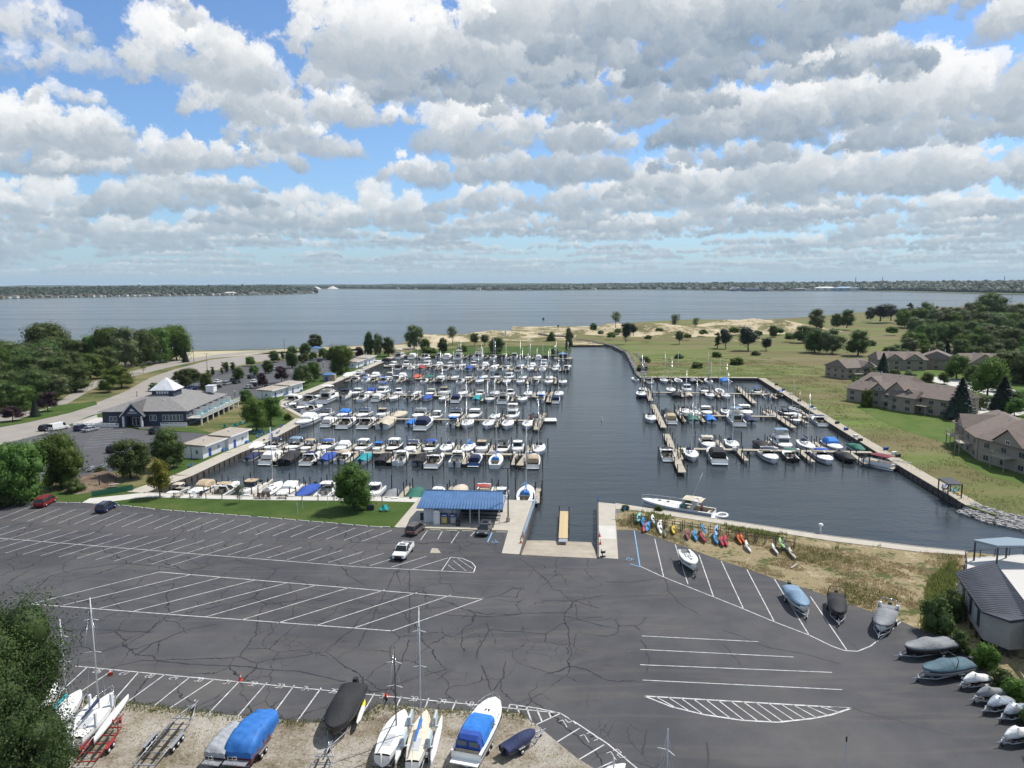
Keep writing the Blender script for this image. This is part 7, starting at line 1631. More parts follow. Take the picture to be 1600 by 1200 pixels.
for px,py,a,m,ds,tn in ((1526,1064,1.75,canv('w'),'jet ski half under white cover, first of the row','trailer of the first jet ski'),(1548,1086,1.72,canv('y'),'jet ski under wrinkled grey cover','trailer of the grey covered jet ski'),(1562,1100,1.9,M_SILV,'jet ski under silver cover, nearer the grey one','wide trailer of the silver covered pair'),(1588,1112,1.9,M_SILV,'second silver covered jet ski','second trailer of the silver pair'),(1592,1150,1.8,canv('w'),'white covered jet ski last in the row at the frame edge','trailer of the last jet ski')):
    x,y=jetski(px,py,a,m,ds); trailer(x,y,a,4.2,1.4,M_GALV,tn,1,bunks=True)
# bottom row -------------------------------------------------------
b=ashore('V','k','k',(550,1082),(524,1134),'black boat under tight black cover straddling the numbered bays','trailer under the black covered boat by the numbered bays',7.6,.75,axles=2)
x,y=P(564,1112,1.0); t=thing('paddle_board','long white board with yellow tip leaning along the black covered boat','board',(x,y,1.0),hd((557,1130),(570,1090))[1]); m=MB(); m.loft([[(w,yy_,0),(0,yy_,.10),(-w,yy_,0),(0,yy_,-.08)] for w,yy_ in ((.02,-2),(.25,-1.3),(.3,0),(.25,.9))],closed=True); m.build('board',M_GEL,t); m=MB(); m.loft([[(w,yy_,0),(0,yy_,.10),(-w,yy_,0),(0,yy_,-.08)] for w,yy_ in ((.25,.9),(.2,1.5),(.03,2.1))],closed=True,caps=(False,True)); m.build('tip',mat('yellow_paint',(.60,.58,.03),.5),t)
# blue tarpaulin over a long boat
def tarp(stern,bow,L,W,H,m,label,hm,z=.75,name='covered_boat'):
    (x,y),rz,l=hd(stern,bow,1.25); t=thing(name,label,'motorboat',(x,y,z),rz,GS)
    B_=W; fb=.95; k=dict(rise=.2,full=.7,st=.97); b_hull(L,B_,fb,hm,None,**k).build('hull',hm,t)
    rs=random.Random(4); s=[]; n=22
    for i in range(n+1):
        q=i/n; w=W/2*(1.03 if q<.7 else 1.03-.45*((q-.7)/.3)**2); e=min(1,q/.10,(1-q)/.12); hh=fb+(H*(.55+.45*math.sin(PI*min(1,q*1.15+.05))))*(.25+.75*e**.5); ss=[]
        for j in range(15):
            f=j/14*2-1; ww=.05*math.sin(i*1.9+j*.7)+.04*math.sin(i*.9-j*1.6)+rs.uniform(-.03,.03)
            if abs(f)>.72: zz=hh*.93-(abs(f)-.72)/.28*(hh*.93-fb*.62)+ww*.4; xx=w*(.93+.07*(abs(f)-.72)/.28)*(1 if f>0 else -1)+ww
            else: xx=f/.72*w*.93; zz=hh-(abs(f)/.72)**2.4*hh*.07+ww
            ss.append((xx,(q-.5)*L*1.02,zz))
        s.append(ss[::-1])
    mm=MB(); mm.loft(s); mm.add(s[0],[tuple(range(15))]); mm.add(s[-1],[tuple(range(14,-1,-1))]); mm.build('tarpaulin',m,t)
    o=MB(); o.box(0,-L/2-.45,.35,W*.8,.7,.08); o.build('swim_platform',M_GALV,t); o=MB(); rail(o,(-.5,-L/2-.7),(.3,-L/2-.7),.4,.7,.4,r=.025); o.build('ladder',M_STEEL,t)
    cn,sn=math.cos(rz+PI/2),math.sin(rz+PI/2); trailer(x+cn*.5,y+sn*.5,rz,L+1,W*.9,M_GALV,'trailer under the '+label,2)
    return t
tarp((374,1182),(421,1122),6.3,2.6,1.15,mat('blue_tarpaulin',(.02,.14,.44),.65,var=.16,vs=1,bump=.035,bs=2),'large boat under bright blue tarpaulin',hullm('m'))
tarp((338,1182),(378,1138),4.6,2.0,.55,mat('grey_tarpaulin',(.33,.35,.37),.6,var=.1,vs=1,bump=.05,bs=5),'smaller boat under light grey cover',M_BLACKM,name='covered_boat')
b=ashore('C','w','b',(728,1182),(774,1098),'white cruiser with bright blue canvas and windows on a trailer','trailer under the blue canvas cruiser',8.6,.75,axles=2)
m=b_canopy(1.30,1.30,-4.15,-2.75,1.0,2.35); m.build('aft_canvas',canv('u'),b)
m=MB()
for s in (-.42,.42): m.box(s*1.5,-4.17,1.35,.95,.05,.50)
m.build('canvas_window',mat('canvas_window',(.10,.13,.17),.15),b)
b=ashore('V','n','n',(790,1163),(832,1138),'small tender under navy cover on a light trailer','light trailer under the navy covered tender',3.9,.6)
# white racing dinghy with tall dark mast
def stored_sail(stern,bow,L,W,mast,mh,label,cover=None,decky=M_DECKW,hull=M_GEL,z=.8,mm=None,tr=True,mx=.12):
    (x,y),rz,l=hd(stern,bow); fb=.70; k=dict(rise=.2,full=1.2,st=.62,pw=1.9)
    t=thing('sailboat',label,'sailboat',(x,y,z),rz,GS)
    b_hull(L,W,fb,hull,None,**k).build('hull',hull,t); b_deck(L,W,fb,.02,.10,**k).build('deck',decky,t)
    c=MB(); c.box(0,-L*.20,fb+.11,W*.34,L*.24,.02); c.build('cockpit',mat('pale_cockpit',(.45,.46,.48),.6),t)
    m=MB(); m.tube((0,L*mx,fb),(0,L*mx,mh),.075,6,r1=.05); m=m.build('mast',mm or M_ALU,t)
    for q in (.55,.82) if mh>8 else (.55,): s=MB(); s.tube((-W*.32,L*mx-.2,mh*q),(0,L*mx,mh*q+.05),.03,4); s.tube((W*.32,L*mx-.2,mh*q),(0,L*mx,mh*q+.05),.03,4); s.build('spreader',M_TRIM,m)
    bm=MB(); bm.tube((0,L*mx-.05,fb+.9),(0,-L*.42,fb+.95),.05,5); bo=bm.build('boom',mm or M_ALU,t)
    if cover:
        s=[]; 
        for i in range(6):
            q=i/5; yy_=L*mx-.1-q*L*.42; r=.20*(1-.5*q); s.append([(r*.8*math.cos(a),yy_,fb+1.0+r*math.sin(a)) for a in [j*PI/3 for j in range(6)]])
        c=MB(); c.loft(s,closed=True,caps=(True,True)); c.build('sail_cover',cover,bo)
    r=MB(); r.tube((0,L*.49,fb*1.2),(0,L*mx,mh*.97),.012,3); r.tube((W*.45,L*mx-.3,fb),(0,L*mx,mh*.9),.012,3); r.tube((-W*.45,L*mx-.3,fb),(0,L*mx,mh*.9),.012,3); r.tube((0,-L*.49,fb),(0,L*mx,mh*.98),.012,3); r.build('rigging',M_STEEL,t)
    MB().box(0,-L*.52,.0,.06,.35,1.0).build('rudder',M_GEL,t)
    if tr: cn,sn=math.cos(rz+PI/2),math.sin(rz+PI/2); trailer(x+cn*.5,y+sn*.5,rz,L+1,min(W,2.0),M_GALV,'trailer under the '+label.split(' with')[0],1)
    return t,x,y,rz
stored_sail((594,1188),(634,1108),6.9,2.3,None,8.6,'white racing sailboat with slim black mast on the gravel',mm=M_DARKMAST)
t,x,y,rz=stored_sail((642,1200),(668,1108),7.6,1.9,None,12.5,'cream trimaran with bright blue sail cover and tall mast',cover=canv('b'),decky=M_CREAM)
for s in (-1,1):
    m=MB(); m.loft([[(s*1.55+w,yy_,.55),(s*1.55+w*.8,yy_,.1),(s*1.55,yy_,-.15),(s*1.55-w*.8,yy_,.1),(s*1.55-w,yy_,.55),(s*1.55,yy_,.6)] for w,yy_ in ((.05,-3.3),(.24,-2.2),(.28,0),(.22,2.0),(.03,3.4))],closed=True,caps=(True,True)); m.build('outer_hull',M_GEL,t)
    for yy_ in (-1.6,1.5): m=MB(); m.tube((s*.5,yy_,.75),(s*1.5,yy_,.65),.09,5); m.build('crossbeam',M_ALU,t); MB().box(s*1.15,yy_+.5,.75,.22,1.6,.8,top=.85).build('folded_arm',mat('pale_blue_grey',(.42,.50,.55),.5),t)
t,x,y,rz=stored_sail((110,1165),(182,1078),7.6,2.2,None,12.0,'white trimaran with leaning mast and folded hulls beside the near tree',cover=canv('n'))
for s in (-1,1):
    m=MB(); m.loft([[(s*1.55+w,yy_,.55),(s*1.55+w*.8,yy_,.1),(s*1.55,yy_,-.15),(s*1.55-w*.8,yy_,.1),(s*1.55-w,yy_,.55),(s*1.55,yy_,.6)] for w,yy_ in ((.05,-3.6),(.24,-2.2),(.30,0),(.22,2.0),(.03,3.6))],closed=True,caps=(True,True)); m.build('outer_hull',M_GEL,t)
    for yy_ in (-1.9,1.3): MB().box(s*1.0,yy_,.7,.20,.35,1.3,top=.85).build('folded_arm',mat('white_arm',(.62,.64,.68),.5),t)
b_rail(7.6,2.2,.7,.72,.6,.03,rise=.2,full=1.2,st=.62,pw=1.9).build('pulpit',M_STEEL,t)
stored_sail((62,1150),(132,1075),6.6,2.2,None,9.5,'white sailboat with light blue stripe half under the near tree',cover=canv('T'))
stored_sail((20,1140),(98,1062),6.8,2.3,None,9.0,'white sailboat mostly hidden by the near tree')
(x,y),rz,l=hd((128,1196),(196,1112),.5); trailer(x,y,rz,7.4,2.3,M_REDP,'empty red boat trailer beside the white trimaran',2)
(x,y),rz,l=hd((222,1200),(312,1092),.5); trailer(x,y,rz,10.2,2.5,M_GALV,'long empty galvanised trailer with three axles',3)
(x,y),rz,l=hd((480,1250),(521,1150),.5); trailer(x,y,rz,6.4,2.2,M_GALV,'empty galvanised trailer with its tongue toward the black boat',1)
# boats and masts just below the frame
t,x,y,rz=stored_sail((1010,1345),(1050,1300),6.5,2.2,None,9.4,'white sailboat at the near edge with thin grey mast',mm=M_GALV)
stored_sail((930,1222),(975,1199),3.6,1.4,None,1.9,'small white dinghy with pale blue rim at the near frame edge')
x,y=P(1319,1215); t=thing('lamp_post','slim pole with small fitting at the near frame edge','lamp post',(x,y,.02)); MB().cyl(0,0,0,3.4,.06,.05,6).build('pole',M_ALU,t); MB().box(0,0,3.3,.1,.1,.5).build('fitting',M_POST,t)
# trailers by the earth bank
for i,(a,b_,L,c,ds) in enumerate((((124,737),(150,727),5.0,M_GALV,'shorter empty trailer beside the earth bank'),((140,737),(172,722),7.2,M_GALV,'longer empty trailer beside the earth bank'))):
    (x,y),rz,l=hd(a,b_,.5); trailer(x,y,rz,L,2.2,c,ds,2)
# ------------------------------------------------------------------ big white yacht along the south wall
def day_yacht():
    A=P(1004,789,WZ+.8); Bq=P(1118,806,WZ+.8); an=math.atan2(A[1]-Bq[1],A[0]-Bq[0])-PI/2; L=math.hypot(A[0]-Bq[0],A[1]-Bq[1])
    sh_=(-1.2*math.sin(an+PI/2)*0,0)
    x=(A[0]+Bq[0])/2; y=(A[1]+Bq[1])/2+1.2
    t=thing('motor_yacht','long white express yacht moored along the seawall beside the kayak racks','motor yacht',(x,y,WZ),an)
    B_=3.9; fb=1.35; k=dict(rise=.35,full=1.15,st=.93,pw=2.0)
    b_hull(L,B_,fb,M_GEL,1,**k).build('hull',[M_GEL,mat('grey_stripe',(.25,.30,.36),.3)],t); b_gunwale(L,B_,fb,.3,**k).build('gunwale',M_GEL,t)
    d=b_deck(L,B_,fb,.42,.42,**k).build('foredeck',M_DECKW,t)
    for q in (.12,.24): MB().box(0,L*q,fb*1.15+.38,.55,.55,.05).build('hatch',M_GLASS,d)
    b_cockpit(L,B_,fb,.04,.42,.25,.55,**k).build('cockpit',[M_COCK,M_CREAM],t)
    b_wind(B_*.42,-L*.05,-L*.05-.9,fb+.25,fb+1.15).build('windshield',mat('green_glass',(.06,.14,.13),.08),t)
    ar=MB(); 
    for s in (-1,1): ar.add([(s*B_*.46,-L*.25,fb),(s*B_*.46,-L*.19,fb),(s*B_*.40,-L*.26,fb+1.7),(s*B_*.40,-L*.31,fb+1.7)],[(0,1,2,3),(3,2,1,0)])
    ar.box(0,-L*.285,fb+1.7,B_*.82,.7,.14); ar.cyl(0,-L*.285,fb+1.84,fb+2.1,.3,.24,8); ar.build('radar_arch',M_GEL,t)
    b_canopy(B_*.42,B_*.40,-L*.26,-L*.10,fb+1.4,fb+1.95,open_=True).build('bimini',canv('e'),t); b_canopy(B_*.42,B_*.40,-L*.36,-L*.28,fb+1.3,fb+1.8,open_=True).build('rear_bimini',canv('e'),t)
    b_rail(L,B_,fb,.45,.75,.035,**k).build('bow_rail',M_STEEL,t); MB().box(0,-L*.5-.6,.35,B_*.85,1.3,.14).build('swim_platform',M_GEL,t)
    MB().tube((.6,-L*.2,fb+1.8),(2.0,-L*.30,fb+6.5),.025,4).build('antenna',M_GEL,t)
    # person in a rust shirt on the aft deck
    return t,x,y,an,L,fb
yt,yx,yy,yan,yL,yfb=day_yacht()
def local(x,y,an,u,v): return (x+u*math.cos(an)-v*math.sin(an),y+u*math.sin(an)+v*math.cos(an))
def person(x,y,z,rz,label,shirt,sit=False):
    t=thing('person',label,'person',(x,y,z),rz)
    me=bpy.data.meshes.new('body'); V=[(0,0,.95),(0,0,1.20),(0,0,1.45),(0,.02,1.58),(0,.03,1.70),(.11,0,.88),(.12,.05,.50),(.12,0,.06),(.12,.14,.03),(-.11,0,.88),(-.12,-.02,.50),(-.12,-.05,.06),(-.12,.09,.03),(.20,0,1.42),(.26,.02,1.12),(.24,.16,.90),(-.20,0,1.42),(-.27,.02,1.12),(-.22,.18,.92)]
    if sit: V=[(0,0,.50),(0,-.02,.75),(0,0,1.0),(0,.03,1.13),(0,.05,1.25),(.11,.05,.48),(.13,.45,.50),(.13,.48,.08),(.13,.62,.04),(-.11,.05,.48),(-.13,.45,.50),(-.13,.48,.08),(-.13,.62,.04),(.20,0,.97),(.25,.10,.70),(.20,.34,.62),(-.20,0,.97),(-.25,.10,.70),(-.20,.34,.62)]
    E=[(0,1),(1,2),(2,3),(3,4),(0,5),(5,6),(6,7),(7,8),(0,9),(9,10),(10,11),(11,12),(2,13),(13,14),(14,15),(2,16),(16,17),(17,18)]
    R=[.15,.15,.15,.06,.10,.10,.07,.05,.045,.10,.07,.05,.045,.07,.05,.04,.07,.05,.04]
    me.from_pydata(V,E,[]); o=bpy.data.objects.new('body',me); C.objects.link(o); o.parent=t
    md=o.modifiers.new('skin','SKIN'); md2=o.modifiers.new('sub','SUBSURF'); md2.levels=1; md2.render_levels=1
    for i,r in enumerate(R): me.skin_vertices[0].data[i].radius=(r,r*.8)
    me.skin_vertices[0].data[0].use_root=True; me.materials.append(shirt)
    zc=V[4][2]; h=MB(); h.ball((V[4][0],V[4][1]+.01,zc+.04),(.085,.10,.125),nu=10,nv=8); h.ball((V[4][0],V[4][1]+.115,zc+.03),(.015,.02,.025),nu=5,nv=4); h.build('head',mat('skin',(.42,.25,.17),.6),t)
    h=MB(); h.ball((V[4][0],V[4][1]-.012,zc+.075),(.092,.10,.105),nu=10,nv=6); h.build('hair',mat('brown_hair',(.05,.03,.02),.8),t)
    g=MB(); 
    for s,(a,b_) in ((1,(13,15)),(-1,(16,18))): p=V[b_]; g.ball((p[0],p[1]+.05,p[2]-.03),(.035,.06,.03),nu=6,nv=4)
    g.build('hand',mat('skin',(.42,.25,.17),.6),t)
    lg=MB()
    for a,b_ in ((5,6),(6,7),(9,10),(10,11)): lg.tube(V[a],V[b_],R[a]*1.0+.015,7,r1=R[b_]+.02)
    lg.build('trousers',mat('dark_trousers',(.03,.035,.05),.8),t)
a=local(yx,yy,yan,.5,-yL*.33); person(a[0],a[1],WZ+.55,yan+2.2,'person in rust-red shirt on the aft deck of the long white yacht',mat('rust_shirt',(.38,.10,.05),.8))
x,y=P(1107,803,WZ+.4); t=thing('inflatable_dinghy','round white inflatable tender hung at the stern of the long yacht','dinghy',(*local(yx,yy,yan,.1,-yL*.5-1.5),WZ+.5),yan+PI/2)
m=MB(); n=16; s=[[((1.05+.24*math.cos(b_))*math.cos(2*PI*i/n)*.9,(1.05+.24*math.cos(b_))*math.sin(2*PI*i/n)*1.25,.24+.24*math.sin(b_)) for b_ in [j*PI/4 for j in range(8)]] for i in range(n+1)]; m.loft(s,closed=True); m.build('tube',M_GEL,t); MB().box(0,0,.05,1.5,1.9,.08).build('floor',mat('grey_floor',(.2,.21,.22),.7),t)
# ------------------------------------------------------------------ kayaks on racks
KC={'w':('white',(.70,.70,.68)),'b':('blue',(.02,.25,.55)),'r':('red',(.42,.03,.05)),'y':('yellow',(.62,.46,.02)),'o':('orange',(.62,.13,.02)),'g':('light green',(.30,.52,.20)),'m':('maroon',(.25,.06,.08)),'v':('olive',(.12,.13,.05)),'p':('pale blue',(.25,.40,.60)),'k':('dark grey',(.10,.10,.11)),'c':('teal and white',(.20,.50,.52)),'e':('cream',(.50,.46,.38))}
def kayak_mesh(c):
    L=3.3; m=MB(); s=[]
    for q in [i/10 for i in range(11)]:
        w=.38*max(.03,math.sin(PI*min(max(q,.01),.99)))**.65; h=.18+.08*abs(q-.5)*2; yy_=(q-.5)*L
        s.append([(w,yy_,h),(w*.85,yy_,.04+.12*abs(2*q-1)**3),(0,yy_,.0+.16*abs(2*q-1)**3),(-w*.85,yy_,.04+.12*abs(2*q-1)**3),(-w,yy_,h),(-w*.5,yy_,h+.09),(w*.5,yy_,h+.09)])
    m.loft(s,closed=True,caps=(True,True)); return m.mesh('hull',mat(KC[c][0].replace(' ','_')+'_kayak_plastic',KC[c][1],.35,var=.08,vs=2))
ckp=MB().box(0,-.1,.265,.46,.85,.03,top=.85).mesh('cockpit',M_RUB)
ra=P(986,817); rb=P(1242,857); ran=math.atan2(rb[1]-ra[1],rb[0]-ra[0])
KL=[(997,809,'c','leaning first on the rack at the slipway end'),(1004,812,'b','second on the rack at the slipway end'),(1007,820,'r','low on the rack at the slipway end'),(1011,819,'b','low beside the red one at the slipway end'),(1019,812,'w','upright between blue ones and a white pair'),(1029,816,'w','upper of the white pair'),(1031,823,'w','lower of the white pair'),(1040,828,'v','lying on the ground between white pair and yellow one'),(1051,824,'y','alone on the rack'),(1073,831,'m','faded, beside the blue cluster'),(1085,833,'b','nearest the faded maroon one'),(1098,827,'b','tallest of the middle cluster'),(1097,836,'r','under the tallest blue one'),(1118,830,'p','upper one beside the red pair'),(1117,839,'b','under the pale blue one'),(1127,842,'r','first of the red pair'),(1133,841,'r','second of the red pair'),(1153,838,'o','first of the orange pair'),(1159,838,'o','second of the orange pair'),(1167,850,'w','alone past the orange pair'),(1209,854,'w','first at the far rack end'),(1220,850,'g','between white and grey at the far rack end'),(1227,851,'k','next to the light green one'),(1236,861,'e','flat board last on the rack')]
kr=random.Random(3)
for i,(px,py,c,ds) in enumerate(KL):
    x,y=P(px,py+4,.5); nm='kayak'; t=thing(nm,f'{KC[c][0]} kayak {ds}','kayak',(x,y,.42+(.5 if i in (0,4,11,13,21) else 0)),kr.uniform(-.15,.15)-.12,'kayaks on the racks by the seawall')
    t.scale=(1.15,)*3; t.rotation_euler=(kr.uniform(.05,.2),kr.uniform(.55,.85),t.rotation_euler.z)
    put('hull',proto(('kay',c),lambda c=c:kayak_mesh(c)),t); put('cockpit',ckp,t)
Lr=math.hypot(rb[0]-ra[0],rb[1]-ra[1]); n=9
for i in range(n):
    if i==5: pass
    u=Lr*i/n; x,y=ra[0]+math.cos(ran)*u,ra[1]+math.sin(ran)*u
    t=thing('kayak_rack',f'dark timber kayak rack, {ORD[i]} from the slipway','kayak rack',(x,y,.03),ran,'kayak racks')
    for k in range(3):
        for v in (-.7,.7): MB().box(k*Lr/n*.45+.2,v,0,.09,.09,1.65).build('post',M_WOODP,t)
        for z in (.35,.95): MB().box(k*Lr/n*.45+.2,0,z,.07,1.5,.07).build('arm',M_WOODP,t)
    for v in (-.7,.7): MB().box(Lr/n*.45+.2,v,1.2,Lr/n*.9,.05,.08).build('rail',M_WOODP,t)
# ------------------------------------------------------------------ slipway furniture
A=P(880,842,-.35); Bq=P(881.5,800,-.5); an=math.atan2(Bq[1]-A[1],Bq[0]-A[0]); L=math.hypot(Bq[0]-A[0],Bq[1]-A[1])
t=thing('boarding_pier','narrow tan timber boarding pier down the middle of the slipway','pier',(A[0],A[1],-.35),an)
nb=int(L/.45)
pm=MB().box(0,0,-.02,.41,1.55,.06).mesh('plank',mat('tan_planks',(.52,.40,.22),.8,var=.12,vs=1.5))
for i in range(nb): put('plank',pm,t,(.5+i*.45,0,0))
for s in (-1,1): MB().box(L/2,s*.72,-.22,L,.10,.19).build('side_beam',M_WOODP,t)
MB().box(-.55,0,-.08,1.5,1.5,.05).build('hinge_plate',M_GALV,t)
for u in (L*.35,L*.62,L*.98): 
    for s in (-1,1): MB().cyl(u,s*.9,-2.5,1.1 if u>L*.9 else .35,.09,.09,6).build('piling',M_WOODP,t)
def railing(name,label,p,q,z,h,m,step=2.0,bars=2):
    A=P(*p,z); Bq=P(*q,z); an=math.atan2(Bq[1]-A[1],Bq[0]-A[0]); L=math.hypot(Bq[0]-A[0],Bq[1]-A[1]); t=thing(name,label,'railing',(A[0],A[1],z),an)
    k=int(L/step)
    for i in range(k+1): MB().cyl(L*i/k,0,0,h,.05,.05,6).build('rail_post',m,t)
    for b_ in range(bars+1): MB().tube((0,0,h*(b_+1)/(bars+1)),(L,0,h*(b_+1)/(bars+1)),.05,5).build('rail_bar',m,t)
M_RAILB=mat('pale_blue_rail_paint',(.25,.38,.55),.4)
railing('railing','blue-grey pipe railing along the slipway walk beside the shelter',(818,842),(838,782),.12,1.1,M_RAILB)
def cone(px,py,label,z=.03,tip=False):
    x,y=P(px,py,z); t=thing('traffic_cone',label,'cone',(x,y,z),rnd.uniform(0,1),'orange traffic cones')
    if tip: t.rotation_euler=(1.45,0,rnd.uniform(0,6)); t.location.z+=.18
    mo=mat('cone_orange',(.60,.06,.02),.5); MB().box(0,0,0,.42,.42,.04).build('cone_base',mo,t); MB().cyl(0,0,.04,.85,.16,.03,10).build('cone_body',mo,t); MB().cyl(0,0,.42,.60,.105,.08,10).build('reflective_band',M_TRIM,t)
cone(375.5,1063,'orange cone standing on the numbered bay line'); cone(173,1056,'orange cone lying tipped beside the white trimaran',tip=True); cone(604,1089,'orange cone lying tipped by the racing sailboat',tip=True)
cone(817,838,'orange cone on the shelter-side slipway wall, farther one',.12); cone(814,848,'orange cone on the shelter-side slipway wall, nearer one',.12); cone(937,838,'orange cone on the kayak-side slipway wall, farther one',.12); cone(938,850,'orange cone on the kayak-side slipway wall, nearer one',.12)
x,y=P(942,870,.1); t=thing('winch_stand','small dark hand winch stand on the east slipway walk','winch',(x,y,.09),.3); MB().box(0,0,0,.8,.5,.12).build('base',M_POST,t); MB().tube((0,0,.1),(-.25,.1,1.2),.07,6).build('post',M_POST,t); MB().tube((-.3,0,.75),(.35,0,.75),.20,8).build('drum',M_RUB,t); MB().tube((.35,0,.75),(.6,.1,1.15),.04,5).build('crank_handle',M_GALV,t)
x,y=P(934.5,786,.1); t=thing('blue_post','tall blue marker post at the water end of the east slipway wall','post',(x,y,0)); MB().cyl(0,0,0,1.5,.09,.09,6).build('pole',M_BLUEP,t)
x,y=P(1282,832,.1); t=thing('bollard_light','white capped dock light on the south seawall','dock light',(x,y,.1)); MB().cyl(0,0,0,1.3,.16,.16,8).build('post',M_TRIM,t); MB().cyl(0,0,1.3,1.55,.42,.30,10).build('cap',M_TRIM,t)
for i,(px,py) in enumerate(((976,806),(965,811))):
    x,y=P(px,py); t=thing('sign',('small blue sign at the slipway end of the kayak ground','small white rules board on posts at the slipway walk')[i],'sign',(x,y,.03)); MB().cyl(0,0,0,1.6,.05,.05,6).build('post',M_ALU,t); MB().box(0,-.04,1.1,.5 if i==0 else .9,.04,.5).build('sign_plate',(M_BLUEP,M_TRIM)[i],t)
x,y=P(1241,886); t=thing('timber_baulk','weathered timber lying in the dry grass','timber',(x,y,.05),.8); MB().box(0,0,0,2.3,.3,.2).build('beam',M_DECK,t)
# concrete wheel stops in the shelter bays and along the lawn
stop=MB().box(0,0,0,1.9,.18,.13,top=.9).mesh('wheel_stop',M_CONC2)
SP=[(680,829),(705,829.8),(730,830.6),(783,832.5),(627,825),(601,824)]
for i,(px,py) in enumerate(SP):
    x,y=P(px,py); put('wheel_stop',stop,None,(x,y,.025),-.04,label=f'concrete wheel stop, {ORD[i]} along the shelter walk',cat='wheel stop',group='wheel stops')
edge=[(-20,783.5),(130,785.8),(189,789.5),(250,796.5),(400,807.5),(531,818.5),(600,824.5)]
i=0
for (a,b_),(c,d) in zip(edge,edge[1:]):
    A=P(a,b_+.6); Bq=P(c,d+.6); L=math.hypot(Bq[0]-A[0],Bq[1]-A[1]); an=math.atan2(Bq[1]-A[1],Bq[0]-A[0]); k=0
    while (k+1)*2.75<L:
        u=(k+.5)*2.75; o=put('wheel_stop',stop,None,(A[0]+math.cos(an)*u,A[1]+math.sin(an)*u,.025),an,label=f'concrete wheel stop, {ORD[i]} along the lawn from the dark trees',cat='wheel stop',group='wheel stops'); o.scale=(1.25,1,1); i+=1; k+=1
# promenade furniture on the east boardwalk
er2=random.Random(2)
for i,(px,py) in enumerate(((1207,602),(1218,610),(1230,617),(1243,627),(1262,637),(1267,640),(1302,662),(1316,672),(1331,683),(1338,689),(1378,703),(1391,710),(1397,714))):
    x,y=P(px+6,py,.1); t=thing('storage_box',f'dark blue or black deck chest, {ORD[i]} along the boardwalk from the back wall','storage chest',(x,y,.11),R_(20),'deck chests on the boardwalk'); MB().box(0,0,0,1.2,.6,.62).build('chest_body',(M_POST,M_BLUED,M_TRIM)[i%3],t); MB().box(0,0,.62,1.26,.66,.08).build('lid',(M_POST,M_BLUED,M_TRIM)[i%3],t)
x,y=P(1410,722,.1); t=thing('trailer_frame','aluminium launching frame lying on the boardwalk','frame',(x,y,.12),-.9); trf=MB(); 
for s in (-1,1): trf.tube((-2,s*.6,.1),(2,s*.6,.1),.06,5)
for k in range(4): trf.tube((-1.8+k*1.2,-.6,.1),(-1.8+k*1.2,.6,.1),.05,5)
trf.build('frame',M_ALU,t)
x,y=P(940,657,WZ); t=thing('channel_buoy','small white buoy floating in the channel','buoy',(x,y,WZ)); MB().cyl(0,0,-.3,1.2,.28,.18,8).build('float_body',M_TRIM,t); MB().cyl(0,0,1.2,1.6,.05,.05,5).build('top_mark',M_POST,t)
x,y=P(872,518,WZ); t=thing('channel_marker','dark marker post at the channel entrance','marker',(x,y,WZ)); MB().cyl(0,0,-1,4.5,.25,.2,7).build('post',M_POST,t); MB().box(0,0,4.0,1.4,.4,2.0).build('daymark',M_POST,t)
x,y=P(790,524,3.5); t=thing('white_marker','white navigation marker on the dune','marker',(x,y,3.0)); MB().cyl(0,0,0,4.0,.8,.7,8).build('tank',M_TRIM,t)
# ------------------------------------------------------------------ far shores: land, woods, houses
fr=random.Random(21); fs=np.random.default_rng(21)
def far_wood(name,px0,px1,wl,tl,rows,dens,m,seed,zland=1.0,rad=(7,12)):
    """wl/tl: functions px -> waterline y and treetop y in the photograph; crowns as irregular clumps"""
    rs=np.random.default_rng(seed); b_v=[];b_f=[]
    # unit blob
    u=MB(); u.ball((0,0,0),(1,1,1),nu=7,nv=5); UV=np.array(u.v); UF=np.array(u.f)
    n=0; allv=[];allf=[]
    for r in range(rows):
        f=r/(rows-1)
        x=px0
        while x<px1:
            x+=rs.uniform(.6,1.4)*dens
            X,Y=P(x,wl(x)-(1.0 if wl is not wl_c else .5),WZ); D=math.hypot(X,Y); k=1+.30*f*rs.uniform(.8,1.2); X*=k;Y*=k
            zt=CAM_H-(tl(x)-hz(x))/F_PX*Y*1.0
            hh=fs.uniform(.75,1.0)
            R=rs.uniform(*rad)*(D/2600)**.7
            z=zland+(zt-R*.9-zland)*(f**.8)*1.0*hh if f>0 else R*.35
            z=max(z,R*.3)
            V=UV*(1+.22*rs.standard_normal((len(UV),1)))*np.array([R*rs.uniform(.9,1.5),R,R*rs.uniform(.7,1.1)])+np.array([X,Y,z])
            allv.append(V); allf.append(UF+n); n+=len(UV)
    V=np.concatenate(allv); F=np.concatenate(allf)
    me=bpy.data.meshes.new(name); me.vertices.add(len(V)); me.vertices.foreach_set('co',V.astype(np.float32).ravel()); me.loops.add(F.size); me.loops.foreach_set('vertex_index',F.astype(np.int32).ravel()); me.polygons.add(len(F)); me.polygons.foreach_set('loop_start',np.arange(0,F.size,4,dtype=np.int32)); me.polygons.foreach_set('loop_total',np.full(len(F),4,np.int32)); me.materials.append(m); me.update(calc_edges=True)
    put(name,me,kind='stuff')
def hz(x): # pixel row of the true horizon at column x
    return 600-F_PX*math.tan(PITCH)-(x-800)*math.tan(ROLL)
M_FARW=leafmat('far_woodland',(.012,.026,.014),(.036,.058,.026),.02,.0)
M_FARG=mat('far_shore_ground',(.10,.12,.05),.95,var=.25,vs=.01,coord='Object'); M_FARS=mat('far_shore_sand',(.30,.26,.19),.95,var=.15,vs=.02)
